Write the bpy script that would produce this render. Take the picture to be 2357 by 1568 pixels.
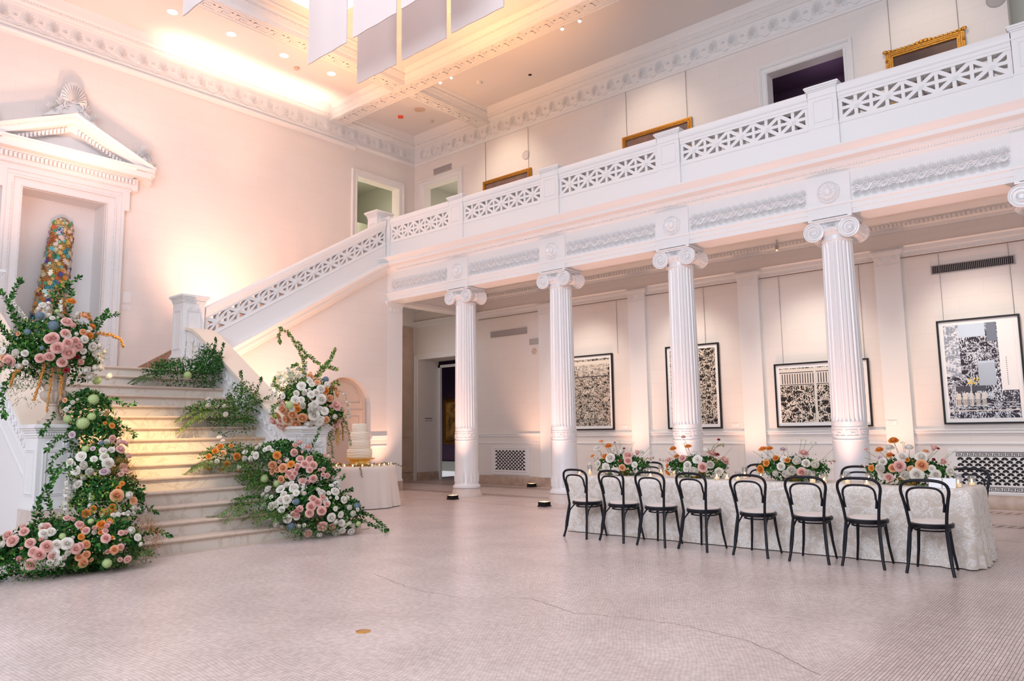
import bpy, math, random
from math import sin, cos, pi, sqrt, radians, atan2, exp
from mathutils import Vector, Matrix
random.seed(7)
S = bpy.context.scene
for o in list(bpy.data.objects): bpy.data.objects.remove(o, do_unlink=True)
COL = S.collection

# ---------------------------------------------------------------- camera
_y, _p, _r = radians(40.6906), radians(6.9255), radians(-0.7913)
FWD = Vector((-sin(_y)*cos(_p), cos(_y)*cos(_p), sin(_p)))
RT0 = Vector((cos(_y), sin(_y), 0)); UP0 = RT0.cross(FWD)
RT = RT0*cos(_r)+UP0*sin(_r); UP = UP0*cos(_r)-RT0*sin(_r)
cd = bpy.data.cameras.new('camera'); cam = bpy.data.objects.new('camera', cd); COL.objects.link(cam)
cd.sensor_width = 36; cd.lens = 1702.26/2357*36; cd.clip_end = 200
M4 = Matrix((( RT.x, UP.x, -FWD.x, 11.8153), (RT.y, UP.y, -FWD.y, -12.1137), (RT.z, UP.z, -FWD.z, 1.45), (0, 0, 0, 1)))
cam.matrix_world = M4
S.camera = cam

# ---------------------------------------------------------------- colour management and world
S.view_settings.view_transform = 'Standard'; S.view_settings.look = 'None'
S.view_settings.gamma = 1; S.view_settings.exposure = 0.13
S.view_settings.use_curve_mapping = False
W = bpy.data.worlds.new('world'); S.world = W; W.use_nodes = True
bg = W.node_tree.nodes['Background']; bg.inputs[0].default_value = (0.95, 0.94, 1.0, 1); bg.inputs[1].default_value = 0.56

# ---------------------------------------------------------------- lamps
def lamp(kind, loc, power, color, name, **kw):
    l = bpy.data.lights.new(name, kind); l.energy = power; l.color = color
    for k in ('spot_size', 'spot_blend', 'shadow_soft_size', 'shape', 'size', 'size_y', 'spread'):
        if k in kw: setattr(l, k, kw[k])
    o = bpy.data.objects.new(name, l); COL.objects.link(o); o.location = loc
    if 'to' in kw:
        o.rotation_euler = (Vector(kw['to'])-Vector(loc)).to_track_quat('-Z', 'Y').to_euler()
    return o
WARM = (1.0, 0.52, 0.33); PINK = (1.0, 0.50, 0.36); AMB = (1.0, 0.44, 0.14)
# daylight from the tall windows on the entrance side, behind the photographer
lamp('AREA', (9.0, -17.5, 6.5), 1020, (0.80, 0.86, 1.0), 'window_daylight', shape='RECTANGLE', size=9, size_y=5, to=(3, 0, 3.5))
# uplights washing the left wall
for y in (-4.72, -4.0, -3.31, -2.6, -1.97, -1.3, -.6):
    z0 = 2.9+max(0, (y+5)*.6)
    lamp('SPOT', (-4.93, y, z0), 26, WARM, 'wall_uplight', spot_size=radians(34), spot_blend=1, shadow_soft_size=.04, to=(-5.10, y, z0+3))
lamp('SPOT', (-4.9, -5.25, 2.75), 34, WARM, 'wall_uplight', spot_size=radians(36), spot_blend=1, shadow_soft_size=.05, to=(-5.10, -5.25, 6))
lamp('SPOT', (-3.2, -4.0, 3.9), 620, (1.0, .50, .34), 'wall_wash', spot_size=radians(115), spot_blend=1, shadow_soft_size=.4, to=(-5.18, -2.8, 6.5))
lamp('SPOT', (-2.2, -7.6, 4.6), 330, (1.0, .46, .30), 'wall_wash', spot_size=radians(95), spot_blend=1, shadow_soft_size=.15, to=(-5.18, -7.2, 8.6))
# unseen fill lights added for cornice and coffer, then the well floodlights
lamp('AREA', (-4.68, -2.75, 9.75), 20, (1.0, .72, .50), 'ceiling_edge_fill', shape='RECTANGLE', size=.12, size_y=4.6, spread=radians(85), to=(-4.68, -2.75, 10.6))
lamp('SPOT', (-4.0, -2.9, 5.6), 260, (1.0, .58, .40), 'coffer_fill', spot_size=radians(60), spot_blend=.9, shadow_soft_size=.1, to=(-4.1, -2.9, 10.6))
lamp('SPOT', (-.6, -4.6, 5.6), 1300, AMB, 'well_floodlight', spot_size=radians(70), spot_blend=.8, shadow_soft_size=.2, to=(-.6, -1.4, 10.6))
lamp('SPOT', (2.6, -3.6, 5.6), 900, AMB, 'well_floodlight', spot_size=radians(56), spot_blend=.8, shadow_soft_size=.2, to=(2.4, -1.4, 10.6))
lamp('SPOT', (-3.2, -6.5, 5.2), 500, (1.0, .54, .36), 'well_floodlight', spot_size=radians(95), spot_blend=.9, shadow_soft_size=.2, to=(-3.8, -6.8, 10.6))
# column uplights and aisle uplights
UPL = [(.32, -.76), (2.87, -.83), (5.6, -.8), (8.35, -.8), (11.1, -.8)]
for (x, y) in UPL:
    lamp('SPOT', (x, y, .14), 300, PINK, 'column_uplight', spot_size=radians(70), spot_blend=1, shadow_soft_size=.06, to=(x-.12, y+.22, 5))
for x in (-.41, 2.5, 5.35, 8.1, 10.9):
    lamp('SPOT', (x, 2.1, .14), 185, WARM, 'aisle_uplight', spot_size=radians(75), spot_blend=1, shadow_soft_size=.06, to=(x+.2, 2.95, 3.6))
lamp('SPOT', (-2.0, -.55, .2), 150, WARM, 'niche_uplight', spot_size=radians(80), spot_blend=.9, shadow_soft_size=.06, to=(-2.4, -.5, 4))
lamp('SPOT', (-1.2, -3.9, .9), 520, WARM, 'niche_uplight', spot_size=radians(100), spot_blend=.9, shadow_soft_size=.06, to=(-2.4, -3.6, 4))
lamp('POINT', (-3.9, 1.3, 3.4), 22, (1.0, .80, .66), 'passage_fill', shadow_soft_size=.3)  # unseen lamp added to brighten the dark passage
# warm pool of light on the middle of the staircase
lamp('SPOT', (4.5, -8.0, 5.5), 2500, (1.0, .66, .27), 'stair_spotlight', spot_size=radians(27), spot_blend=1, shadow_soft_size=.1, to=(.6, -7.4, 1.3))
# gallery lamps
for x, p_ in ((-1.2, 200), (3.4, 150), (9.2, 110)): lamp('SPOT', (x, .7, 10.3), p_, (1.0, .80, .60), 'gallery_lamp', spot_size=radians(70), spot_blend=1, shadow_soft_size=.1, to=(x, 3.05, 8.0)) 
for x in (1.4, 4.1, 6.9, 9.6): lamp('SPOT', (x, .8, 5.2), 260, (1.0, .88, .74), 'picture_lamp', spot_size=radians(60), spot_blend=1, shadow_soft_size=.1, to=(x, 3.05, 2.3))  # unseen lamps added as ambient fill on the aisle wall
lamp('POINT', (-6.6, 1.6, 8.2), 45, (1.0, .95, .7), 'side_room_fill', shadow_soft_size=.3)
lamp('POINT', (-4.0, 4.4, 7.8), 40, (1.0, .95, .85), 'side_room_fill', shadow_soft_size=.3)
lamp('SPOT', (-6.5, 5.0, 3.9), 60, (1.0, .85, .6), 'side_room_fill', shadow_soft_size=.1, spot_size=radians(40), spot_blend=1, to=(-7.8, 7.18, 1.8))
lamp('POINT', (7.0, 4.3, 8.8), 12, (.9, .8, 1.0), 'side_room_fill', shadow_soft_size=.3)  # unseen lamp added so the purple wall shows

# ---------------------------------------------------------------- materials
def mat(name, col, rough=.6, metal=0, emit=None, estr=1, spec=.5, coat=0, noise=None, bump=None, trans=0, sheen=0):
    m = bpy.data.materials.new(name); m.use_nodes = True; nt = m.node_tree; b = nt.nodes['Principled BSDF']
    b.inputs['Base Color'].default_value = (*col, 1); b.inputs['Roughness'].default_value = rough
    b.inputs['Metallic'].default_value = metal; b.inputs['Specular IOR Level'].default_value = spec
    b.inputs['Coat Weight'].default_value = coat; b.inputs['Transmission Weight'].default_value = trans
    b.inputs['Sheen Weight'].default_value = sheen
    if emit: b.inputs['Emission Color'].default_value = (*emit, 1); b.inputs['Emission Strength'].default_value = estr
    if noise:                       # (scale, colour2, detail)
        tc = nt.nodes.new('ShaderNodeTexCoord'); n = nt.nodes.new('ShaderNodeTexNoise'); n.inputs['Scale'].default_value = noise[0]
        n.inputs['Detail'].default_value = noise[2] if len(noise) > 2 else 4
        r = nt.nodes.new('ShaderNodeValToRGB'); r.color_ramp.elements[0].position = .35; r.color_ramp.elements[1].position = .68
        r.color_ramp.elements[0].color = (*col, 1); r.color_ramp.elements[1].color = (*noise[1], 1)
        nt.links.new(tc.outputs['Object'], n.inputs['Vector']); nt.links.new(n.outputs['Fac'], r.inputs[0]); nt.links.new(r.outputs[0], b.inputs['Base Color'])
    if bump:                        # (scale, strength)
        tc = nt.nodes.new('ShaderNodeTexCoord'); n = nt.nodes.new('ShaderNodeTexNoise'); n.inputs['Scale'].default_value = bump[0]; n.inputs['Detail'].default_value = 5
        bp = nt.nodes.new('ShaderNodeBump'); bp.inputs['Strength'].default_value = bump[1]; bp.inputs['Distance'].default_value = .01
        nt.links.new(tc.outputs['Object'], n.inputs['Vector']); nt.links.new(n.outputs['Fac'], bp.inputs['Height']); nt.links.new(bp.outputs[0], b.inputs['Normal'])
    return m

def wall_mat(name, col, axis):
    """painted ashlar: faint block joints; axis = horizontal world axis of the wall"""
    m = mat(name, col, .62); nt = m.node_tree; b = nt.nodes['Principled BSDF']
    g = nt.nodes.new('ShaderNodeNewGeometry'); s = nt.nodes.new('ShaderNodeSeparateXYZ'); c = nt.nodes.new('ShaderNodeCombineXYZ')
    nt.links.new(g.outputs['Position'], s.inputs[0]); nt.links.new(s.outputs[axis], c.inputs[0]); nt.links.new(s.outputs[2], c.inputs[1])
    br = nt.nodes.new('ShaderNodeTexBrick'); br.inputs['Scale'].default_value = 1; br.inputs['Brick Width'].default_value = .78; br.inputs['Row Height'].default_value = .31
    br.inputs['Mortar Size'].default_value = .004; br.inputs['Mortar Smooth'].default_value = .4
    br.inputs['Color1'].default_value = (*col, 1); br.inputs['Color2'].default_value = (col[0]*.985, col[1]*.98, col[2]*.975, 1)
    br.inputs['Mortar'].default_value = (col[0]*.93, col[1]*.91, col[2]*.89, 1)
    nt.links.new(c.outputs[0], br.inputs['Vector']); nt.links.new(br.outputs['Color'], b.inputs['Base Color'])
    bp = nt.nodes.new('ShaderNodeBump'); bp.inputs['Strength'].default_value = .25; bp.inputs['Distance'].default_value = .003; bp.invert = True
    nt.links.new(br.outputs['Fac'], bp.inputs['Height']); nt.links.new(bp.outputs[0], b.inputs['Normal'])
    return m

WH = (.80, .79, .78)
M = {}
M['white'] = mat('white_paint', WH, .42)
M['gloss'] = mat('gloss_white_paint', (.80, .79, .79), .28, coat=.3)
M['wallx'] = wall_mat('wall_paint_x', (.78, .735, .70), 0)
M['wally'] = wall_mat('wall_paint_y', (.78, .735, .70), 1)
M['ceil'] = mat('ceiling_paint', (.78, .75, .74), .7)
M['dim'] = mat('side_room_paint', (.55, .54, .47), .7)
M['brownwall'] = mat('brown_pilaster_paint', (.50, .38, .30), .6, noise=(3, (.56, .44, .36)))
M['nichepaint'] = mat('tan_door_paint', (.62, .48, .39), .55)
M['marbase'] = mat('brown_marble', (.40, .29, .22), .35, noise=(6, (.52, .41, .33), 8))
M['marcol'] = mat('column_base_marble', (.60, .50, .44), .3, noise=(7, (.70, .62, .57), 8))
M['dark'] = mat('dark_void', (.012, .010, .014), .8)
M['purple'] = mat('purple_wall', (.09, .045, .085), .8)
M['black'] = mat('black_wood', (.006, .006, .011), .36, spec=.28)
M['frameblk'] = mat('black_frame', (.008, .007, .007), .45, spec=.3)
M['seat'] = mat('cream_seat_fabric', (.72, .63, .57), .6, sheen=.2)
M['gold'] = mat('gilt_frame', (.55, .28, .05), .38, metal=.75, noise=(30, (.35, .15, .02)), bump=(60, .6))
M['goldm'] = mat('gold_metal', (.85, .52, .14), .25, metal=1)
M['vent'] = mat('vent_grey', (.42, .39, .38), .5)
M['wire'] = mat('hanging_wire', (.16, .13, .12), .5)
M['paper'] = mat('white_card', (.85, .85, .85), .5)
M['ink'] = mat('black_ink', (.03, .03, .03), .6)
M['speaker'] = mat('speaker_grille', (.60, .55, .53), .7)
M['skylight'] = mat('skylight_glass', (.7, .75, .85), .5, emit=(.80, .86, 1.0), estr=1.3)
M['bulb'] = mat('lamp_glow', (1, 1, 1), .5, emit=(1, .93, .85), estr=14)
M['bulb2'] = mat('uplight_glow', (1, 1, 1), .5, emit=(1, .55, .22), estr=1.6)
M['flame'] = mat('candle_flame', (1, .8, .4), .5, emit=(1, .62, .18), estr=16)
M['wax'] = mat('candle_wax', (.9, .82, .66), .5, emit=(1, .6, .2), estr=.5)
M['banner'] = mat('banner_cloth', (.80, .70, .66), .85)
M['exit'] = mat('exit_red', (.75, .08, .03), .5, emit=(1, .1, .03), estr=.12)
M['icing'] = mat('ivory_icing', (.92, .84, .70), .55, bump=(28, .5))
M['urn'] = mat('stone_urn', (.50, .40, .31), .75, noise=(9, (.60, .50, .41), 6), bump=(40, .3))
M['silver'] = mat('silver', (.8, .8, .82), .18, metal=1)
M['wood'] = mat('stem_brown', (.14, .09, .04), .7)

def marble_mat(name, base, vein, rough=.3, sc=1.6):
    m = mat(name, base, rough); nt = m.node_tree; b = nt.nodes['Principled BSDF']
    tc = nt.nodes.new('ShaderNodeNewGeometry'); n = nt.nodes.new('ShaderNodeTexNoise'); n.inputs['Scale'].default_value = sc
    n.inputs['Detail'].default_value = 9; n.inputs['Roughness'].default_value = .6; n.inputs['Distortion'].default_value = 1.6
    r = nt.nodes.new('ShaderNodeValToRGB'); e = r.color_ramp.elements
    e[0].position = .44; e[0].color = (*base, 1); e[1].position = .56; e[1].color = (*[c*.97 for c in base], 1)
    x = e.new(.495); x.color = (*vein, 1); x = e.new(.52); x.color = (*base, 1)
    nt.links.new(tc.outputs['Position'], n.inputs['Vector']); nt.links.new(n.outputs['Fac'], r.inputs[0]); nt.links.new(r.outputs[0], b.inputs['Base Color'])
    return m
M['riser'] = marble_mat('stair_riser_marble', (.70, .63, .55), (.58, .49, .40))
M['tread'] = marble_mat('stair_tread_marble', (.62, .50, .41), (.54, .43, .35), .28)
M['sidestep'] = marble_mat('dark_stair_marble', (.42, .27, .19), (.30, .18, .12), .35)

def floor_mat():
    m = mat('mosaic_floor', (.5, .4, .36), .28, spec=.45); nt = m.node_tree; b = nt.nodes['Principled BSDF']; L = nt.links.new
    g = nt.nodes.new('ShaderNodeNewGeometry'); s = nt.nodes.new('ShaderNodeSeparateXYZ'); L(g.outputs['Position'], s.inputs[0])
    def brick(a0, a1, w, h, mort, dist):
        c = nt.nodes.new('ShaderNodeCombineXYZ'); L(s.outputs[a0], c.inputs[0]); L(s.outputs[a1], c.inputs[1])
        # gentle waviness of the hand-laid rows
        n = nt.nodes.new('ShaderNodeTexNoise'); n.inputs['Scale'].default_value = .8; L(g.outputs['Position'], n.inputs['Vector'])
        mx = nt.nodes.new('ShaderNodeVectorMath'); mx.operation = 'SCALE'; mx.inputs['Scale'].default_value = dist; L(n.outputs['Color'], mx.inputs[0])
        ad = nt.nodes.new('ShaderNodeVectorMath'); ad.operation = 'ADD'; L(c.outputs[0], ad.inputs[0]); L(mx.outputs[0], ad.inputs[1])
        br = nt.nodes.new('ShaderNodeTexBrick'); br.inputs['Scale'].default_value = 1; br.inputs['Brick Width'].default_value = w; br.inputs['Row Height'].default_value = h
        br.inputs['Mortar Size'].default_value = mort; br.inputs['Mortar Smooth'].default_value = .3
        L(ad.outputs[0], br.inputs['Vector']); return br
    br = brick(0, 1, .03, .026, .0022, .25)
    br.inputs['Color1'].default_value = (.80, .70, .655, 1); br.inputs['Color2'].default_value = (.73, .63, .58, 1); br.inputs['Mortar'].default_value = (.50, .39, .35, 1)
    b2 = brick(1, 0, .30, .021, .0026, .02)
    b2.inputs['Color1'].default_value = (.68, .57, .52, 1); b2.inputs['Color2'].default_value = (.60, .50, .455, 1); b2.inputs['Mortar'].default_value = (.24, .17, .15, 1)
    # straight laid border east of x = 10.1
    n3 = nt.nodes.new('ShaderNodeTexNoise'); n3.inputs['Scale'].default_value = 3; L(g.outputs['Position'], n3.inputs['Vector'])
    ma = nt.nodes.new('ShaderNodeMath'); ma.operation = 'MULTIPLY_ADD'; L(n3.outputs['Fac'], ma.inputs[0]); ma.inputs[1].default_value = .3; L(s.outputs[0], ma.inputs[2])
    mr = nt.nodes.new('ShaderNodeMapRange'); mr.inputs['From Min'].default_value = 10.2; mr.inputs['From Max'].default_value = 10.5; L(ma.outputs[0], mr.inputs['Value'])
    mix = nt.nodes.new('ShaderNodeMix'); mix.data_type = 'RGBA'; L(mr.outputs[0], mix.inputs[0]); L(br.outputs['Color'], mix.inputs[6]); L(b2.outputs['Color'], mix.inputs[7])
    # stains
    n = nt.nodes.new('ShaderNodeTexNoise'); n.inputs['Scale'].default_value = 1.1; n.inputs['Detail'].default_value = 8; n.inputs['Roughness'].default_value = .7; L(g.outputs['Position'], n.inputs['Vector'])
    r = nt.nodes.new('ShaderNodeValToRGB'); r.color_ramp.elements[0].position = .3; r.color_ramp.elements[0].color = (.80, .78, .78, 1); r.color_ramp.elements[1].position = .7; r.color_ramp.elements[1].color = (1.08, 1.08, 1.08, 1)
    L(n.outputs['Fac'], r.inputs[0])
    n4 = nt.nodes.new('ShaderNodeTexNoise'); n4.inputs['Scale'].default_value = 22; n4.inputs['Detail'].default_value = 4; L(g.outputs['Position'], n4.inputs['Vector'])
    r4 = nt.nodes.new('ShaderNodeValToRGB'); r4.color_ramp.elements[0].position = .38; r4.color_ramp.elements[0].color = (.86, .84, .83, 1); r4.color_ramp.elements[1].position = .6; r4.color_ramp.elements[1].color = (1.04, 1.04, 1.04, 1)
    L(n4.outputs['Fac'], r4.inputs[0])
    m1 = nt.nodes.new('ShaderNodeMix'); m1.data_type = 'RGBA'; m1.blend_type = 'MULTIPLY'; m1.inputs[0].default_value = 1; L(mix.outputs[2], m1.inputs[6]); L(r.outputs[0], m1.inputs[7])
    m2 = nt.nodes.new('ShaderNodeMix'); m2.data_type = 'RGBA'; m2.blend_type = 'MULTIPLY'; m2.inputs[0].default_value = 1; L(m1.outputs[2], m2.inputs[6]); L(r4.outputs[0], m2.inputs[7])
    L(m2.outputs[2], b.inputs['Base Color'])
    return m
M['floor'] = floor_mat()
M['inlay'] = mat('floor_inlay_dark', (.22, .13, .10), .35)
M['crack'] = mat('floor_crack', (.30, .22, .20), .8)

def cloth_mat():
    m = mat('sequin_lace_cloth', (.74, .66, .58), .5); nt = m.node_tree; b = nt.nodes['Principled BSDF']; L = nt.links.new
    tc = nt.nodes.new('ShaderNodeTexCoord'); n = nt.nodes.new('ShaderNodeTexNoise'); n.inputs['Scale'].default_value = 8; n.inputs['Detail'].default_value = 3; n.inputs['Distortion'].default_value = 1.5
    v = nt.nodes.new('ShaderNodeTexVoronoi'); v.inputs['Scale'].default_value = 70
    L(tc.outputs['Object'], n.inputs['Vector']); L(tc.outputs['Object'], v.inputs['Vector'])
    r = nt.nodes.new('ShaderNodeValToRGB'); r.color_ramp.elements[0].position = .40; r.color_ramp.elements[1].position = .53
    L(n.outputs['Fac'], r.inputs[0])
    r2 = nt.nodes.new('ShaderNodeValToRGB'); r2.color_ramp.elements[0].position = .25; r2.color_ramp.elements[0].color = (1, 1, 1, 1); r2.color_ramp.elements[1].position = .55; r2.color_ramp.elements[1].color = (.25, .25, .25, 1)
    L(v.outputs['Distance'], r2.inputs[0])
    mm = nt.nodes.new('ShaderNodeMath'); mm.operation = 'MULTIPLY'; L(r.outputs[0], mm.inputs[0]); L(r2.outputs[0], mm.inputs[1])
    mix = nt.nodes.new('ShaderNodeMix'); mix.data_type = 'RGBA'; L(mm.outputs[0], mix.inputs[0]); mix.inputs[6].default_value = (.64, .56, .48, 1); mix.inputs[7].default_value = (.92, .90, .88, 1)
    L(mix.outputs[2], b.inputs['Base Color'])
    mr = nt.nodes.new('ShaderNodeMapRange'); L(mm.outputs[0], mr.inputs['Value']); mr.inputs['To Min'].default_value = .6; mr.inputs['To Max'].default_value = .25; L(mr.outputs[0], b.inputs['Roughness'])
    bp = nt.nodes.new('ShaderNodeBump'); bp.inputs['Strength'].default_value = .5; bp.inputs['Distance'].default_value = .004; L(mm.outputs[0], bp.inputs['Height']); L(bp.outputs[0], b.inputs['Normal'])
    return m
M['lace'] = cloth_mat()
M['linen'] = mat('ivory_linen', (.80, .73, .67), .7, sheen=.2)

def print_mat(name, seed, cols=((.02, .015, .012), (.80, .72, .62)), sc=9, extra=None):
    """black and white relief print: knotted carved lines"""
    m = mat(name, cols[0], .5, spec=.25); nt = m.node_tree; b = nt.nodes['Principled BSDF']; L = nt.links.new
    tc = nt.nodes.new('ShaderNodeTexCoord'); mp = nt.nodes.new('ShaderNodeMapping'); mp.inputs['Location'].default_value = (seed*3.1, seed*1.7, seed); L(tc.outputs['Object'], mp.inputs[0])
    mp.inputs['Scale'].default_value = (1, 1, 1.6)
    n = nt.nodes.new('ShaderNodeTexNoise'); n.inputs['Scale'].default_value = sc*.42; n.inputs['Detail'].default_value = 4; n.inputs['Roughness'].default_value = .75; n.inputs['Distortion'].default_value = 2.5
    v = nt.nodes.new('ShaderNodeTexVoronoi'); v.feature = 'DISTANCE_TO_EDGE'; v.inputs['Scale'].default_value = sc*1.1
    w = nt.nodes.new('ShaderNodeTexWave'); w.inputs['Scale'].default_value = sc*1.3; w.inputs['Distortion'].default_value = 9; w.inputs['Detail'].default_value = 3; w.inputs['Detail Scale'].default_value = 1.6
    ad = nt.nodes.new('ShaderNodeVectorMath'); ad.operation = 'ADD'; L(mp.outputs[0], ad.inputs[0])
    sc_ = nt.nodes.new('ShaderNodeVectorMath'); sc_.operation = 'SCALE'; sc_.inputs['Scale'].default_value = .35; L(n.outputs['Color'], sc_.inputs[0]); L(sc_.outputs[0], ad.inputs[1])
    L(mp.outputs[0], n.inputs['Vector']); L(ad.outputs[0], v.inputs['Vector']); L(mp.outputs[0], w.inputs['Vector'])
    t1 = nt.nodes.new('ShaderNodeMath'); t1.operation = 'LESS_THAN'; L(v.outputs['Distance'], t1.inputs[0]); t1.inputs[1].default_value = .05
    t2 = nt.nodes.new('ShaderNodeMath'); t2.operation = 'GREATER_THAN'; L(w.outputs['Fac'], t2.inputs[0]); t2.inputs[1].default_value = .70
    t3 = nt.nodes.new('ShaderNodeMath'); t3.operation = 'GREATER_THAN'; L(n.outputs['Fac'], t3.inputs[0]); t3.inputs[1].default_value = .5
    mu = nt.nodes.new('ShaderNodeMath'); mu.operation = 'MULTIPLY'; L(t2.outputs[0], mu.inputs[0]); L(t3.outputs[0], mu.inputs[1])
    mx = nt.nodes.new('ShaderNodeMath'); mx.operation = 'MAXIMUM'; L(mu.outputs[0], mx.inputs[0]); L(t1.outputs[0], mx.inputs[1])
    mix = nt.nodes.new('ShaderNodeMix'); mix.data_type = 'RGBA'; L(mx.outputs[0], mix.inputs[0]); mix.inputs[6].default_value = (*cols[0], 1); mix.inputs[7].default_value = (*cols[1], 1)
    L(mix.outputs[2], b.inputs['Base Color'])
    return m
M['printa'] = print_mat('print_ink_a', 1, sc=7.5)
M['printb'] = print_mat('print_ink_b', 2.3, sc=6)
M['printc'] = print_mat('print_ink_c', 4.1, sc=5)
M['printd'] = print_mat('print_ink_d_glare', 6.2, ((.03, .025, .04), (.72, .76, .82)), sc=6)  # bluish pale tone carries the reflection in the glass
M['printe'] = print_mat('print_glare_e', 8.2, ((.30, .34, .40), (.75, .78, .82)), sc=4)  # greyed blacks paint in the glare of the glass
M['slab'] = mat('print_light_area', (.74, .68, .60), .4, coat=.4)
M['slabg'] = mat('print_glare_area', (.42, .47, .54), .3, coat=.6)  # blue-grey patch painting the reflection in the glass
M['slabk'] = mat('print_dark_area', (.03, .02, .03), .3, coat=.4)
M['oil1'] = mat('dark_landscape_oil', (.09, .05, .05), .4, noise=(2.5, (.22, .12, .09), 8), coat=.3)
M['oil2'] = mat('dark_figure_oil', (.03, .012, .01), .3, noise=(2, (.12, .05, .03), 6), coat=.4)
M['oil3'] = mat('gallery_oil', (.05, .02, .01), .3, noise=(3, (.55, .30, .08), 5), coat=.4)

def gem_mat():
    m = mat('glass_flower_gems', (.6, .4, .1), .18, coat=.6); nt = m.node_tree; b = nt.nodes['Principled BSDF']; L = nt.links.new
    tc = nt.nodes.new('ShaderNodeTexCoord'); v = nt.nodes.new('ShaderNodeTexVoronoi'); v.inputs['Scale'].default_value = 7; L(tc.outputs['Object'], v.inputs['Vector'])
    s = nt.nodes.new('ShaderNodeSeparateColor'); L(v.outputs['Color'], s.inputs[0]); r = nt.nodes.new('ShaderNodeValToRGB'); r.color_ramp.interpolation = 'CONSTANT'
    cs = [(0, (.80, .26, .03)), (.22, (.75, .47, .10)), (.40, (.72, .60, .36)), (.52, (.02, .30, .10)), (.58, (.62, .16, .03)), (.70, (.78, .66, .55)), (.80, (.05, .45, .50)), (.86, (.85, .45, .05)), (.94, (.05, .06, .35))]
    e = r.color_ramp.elements; e[0].color = (*cs[0][1], 1); e[1].position = cs[1][0]; e[1].color = (*cs[1][1], 1)
    for p_, c_ in cs[2:]:
        x = e.new(p_); x.color = (*c_, 1)
    L(s.outputs[0], r.inputs[0])
    v2 = nt.nodes.new('ShaderNodeTexVoronoi'); v2.inputs['Scale'].default_value = 45; L(tc.outputs['Object'], v2.inputs['Vector'])
    mr = nt.nodes.new('ShaderNodeMapRange'); L(v2.outputs['Distance'], mr.inputs['Value']); mr.inputs['From Max'].default_value = .6; mr.inputs['To Min'].default_value = 1.5; mr.inputs['To Max'].default_value = .25
    mx = nt.nodes.new('ShaderNodeVectorMath'); mx.operation = 'SCALE'; L(r.outputs[0], mx.inputs[0]); L(mr.outputs[0], mx.inputs['Scale']); L(mx.outputs[0], b.inputs['Base Color'])
    bp = nt.nodes.new('ShaderNodeBump'); bp.inputs['Distance'].default_value = .02; L(v2.outputs['Distance'], bp.inputs['Height']); L(bp.outputs[0], b.inputs['Normal'])
    return m
M['gem'] = gem_mat()
def leafm(n, c): return mat(n, c, .6, spec=.14)
M['leaf1'] = leafm('leaf_dark', (.018, .085, .018)); M['leaf2'] = leafm('leaf_mid', (.050, .175, .025)); M['leaf3'] = leafm('leaf_olive', (.15, .21, .05))
M['leaf4'] = leafm('leaf_lime', (.30, .40, .06)); M['leaf5'] = leafm('leaf_grey', (.17, .23, .16)); M['rust'] = leafm('rust_leaf', (.36, .13, .02)); M['straw'] = leafm('straw', (.36, .27, .17))
PET = {'p': (.95, .68, .62), 'w': (.97, .94, .88), 'o': (.90, .42, .10), 'g': (.66, .78, .42), 'b': (.30, .40, .48), 'l': (.82, .68, .72), 'r': (.42, .05, .06), 'e': (.95, .60, .36)}
for k, c in PET.items():
    m = M['pet_'+k] = mat('petal_'+k, c, .6, spec=.2); nt = m.node_tree; tl = nt.nodes.new('ShaderNodeBsdfTranslucent'); tl.inputs[0].default_value = (*c, 1)
    mx = nt.nodes.new('ShaderNodeMixShader'); mx.inputs[0].default_value = .42; nt.links.new(nt.nodes['Principled BSDF'].outputs[0], mx.inputs[1]); nt.links.new(tl.outputs[0], mx.inputs[2]); nt.links.new(mx.outputs[0], nt.nodes['Material Output'].inputs[0])
gl = bpy.data.materials.new('thin_glass'); gl.use_nodes = True; nt = gl.node_tree; nt.nodes.clear()
_o = nt.nodes.new('ShaderNodeOutputMaterial'); _t = nt.nodes.new('ShaderNodeBsdfTransparent'); _g = nt.nodes.new('ShaderNodeBsdfGlossy'); _g.inputs['Roughness'].default_value = .05
_m = nt.nodes.new('ShaderNodeMixShader'); _m.inputs[0].default_value = .26; nt.links.new(_t.outputs[0], _m.inputs[1]); nt.links.new(_g.outputs[0], _m.inputs[2]); nt.links.new(_m.outputs[0], _o.inputs[0])
M['glass'] = gl

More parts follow.
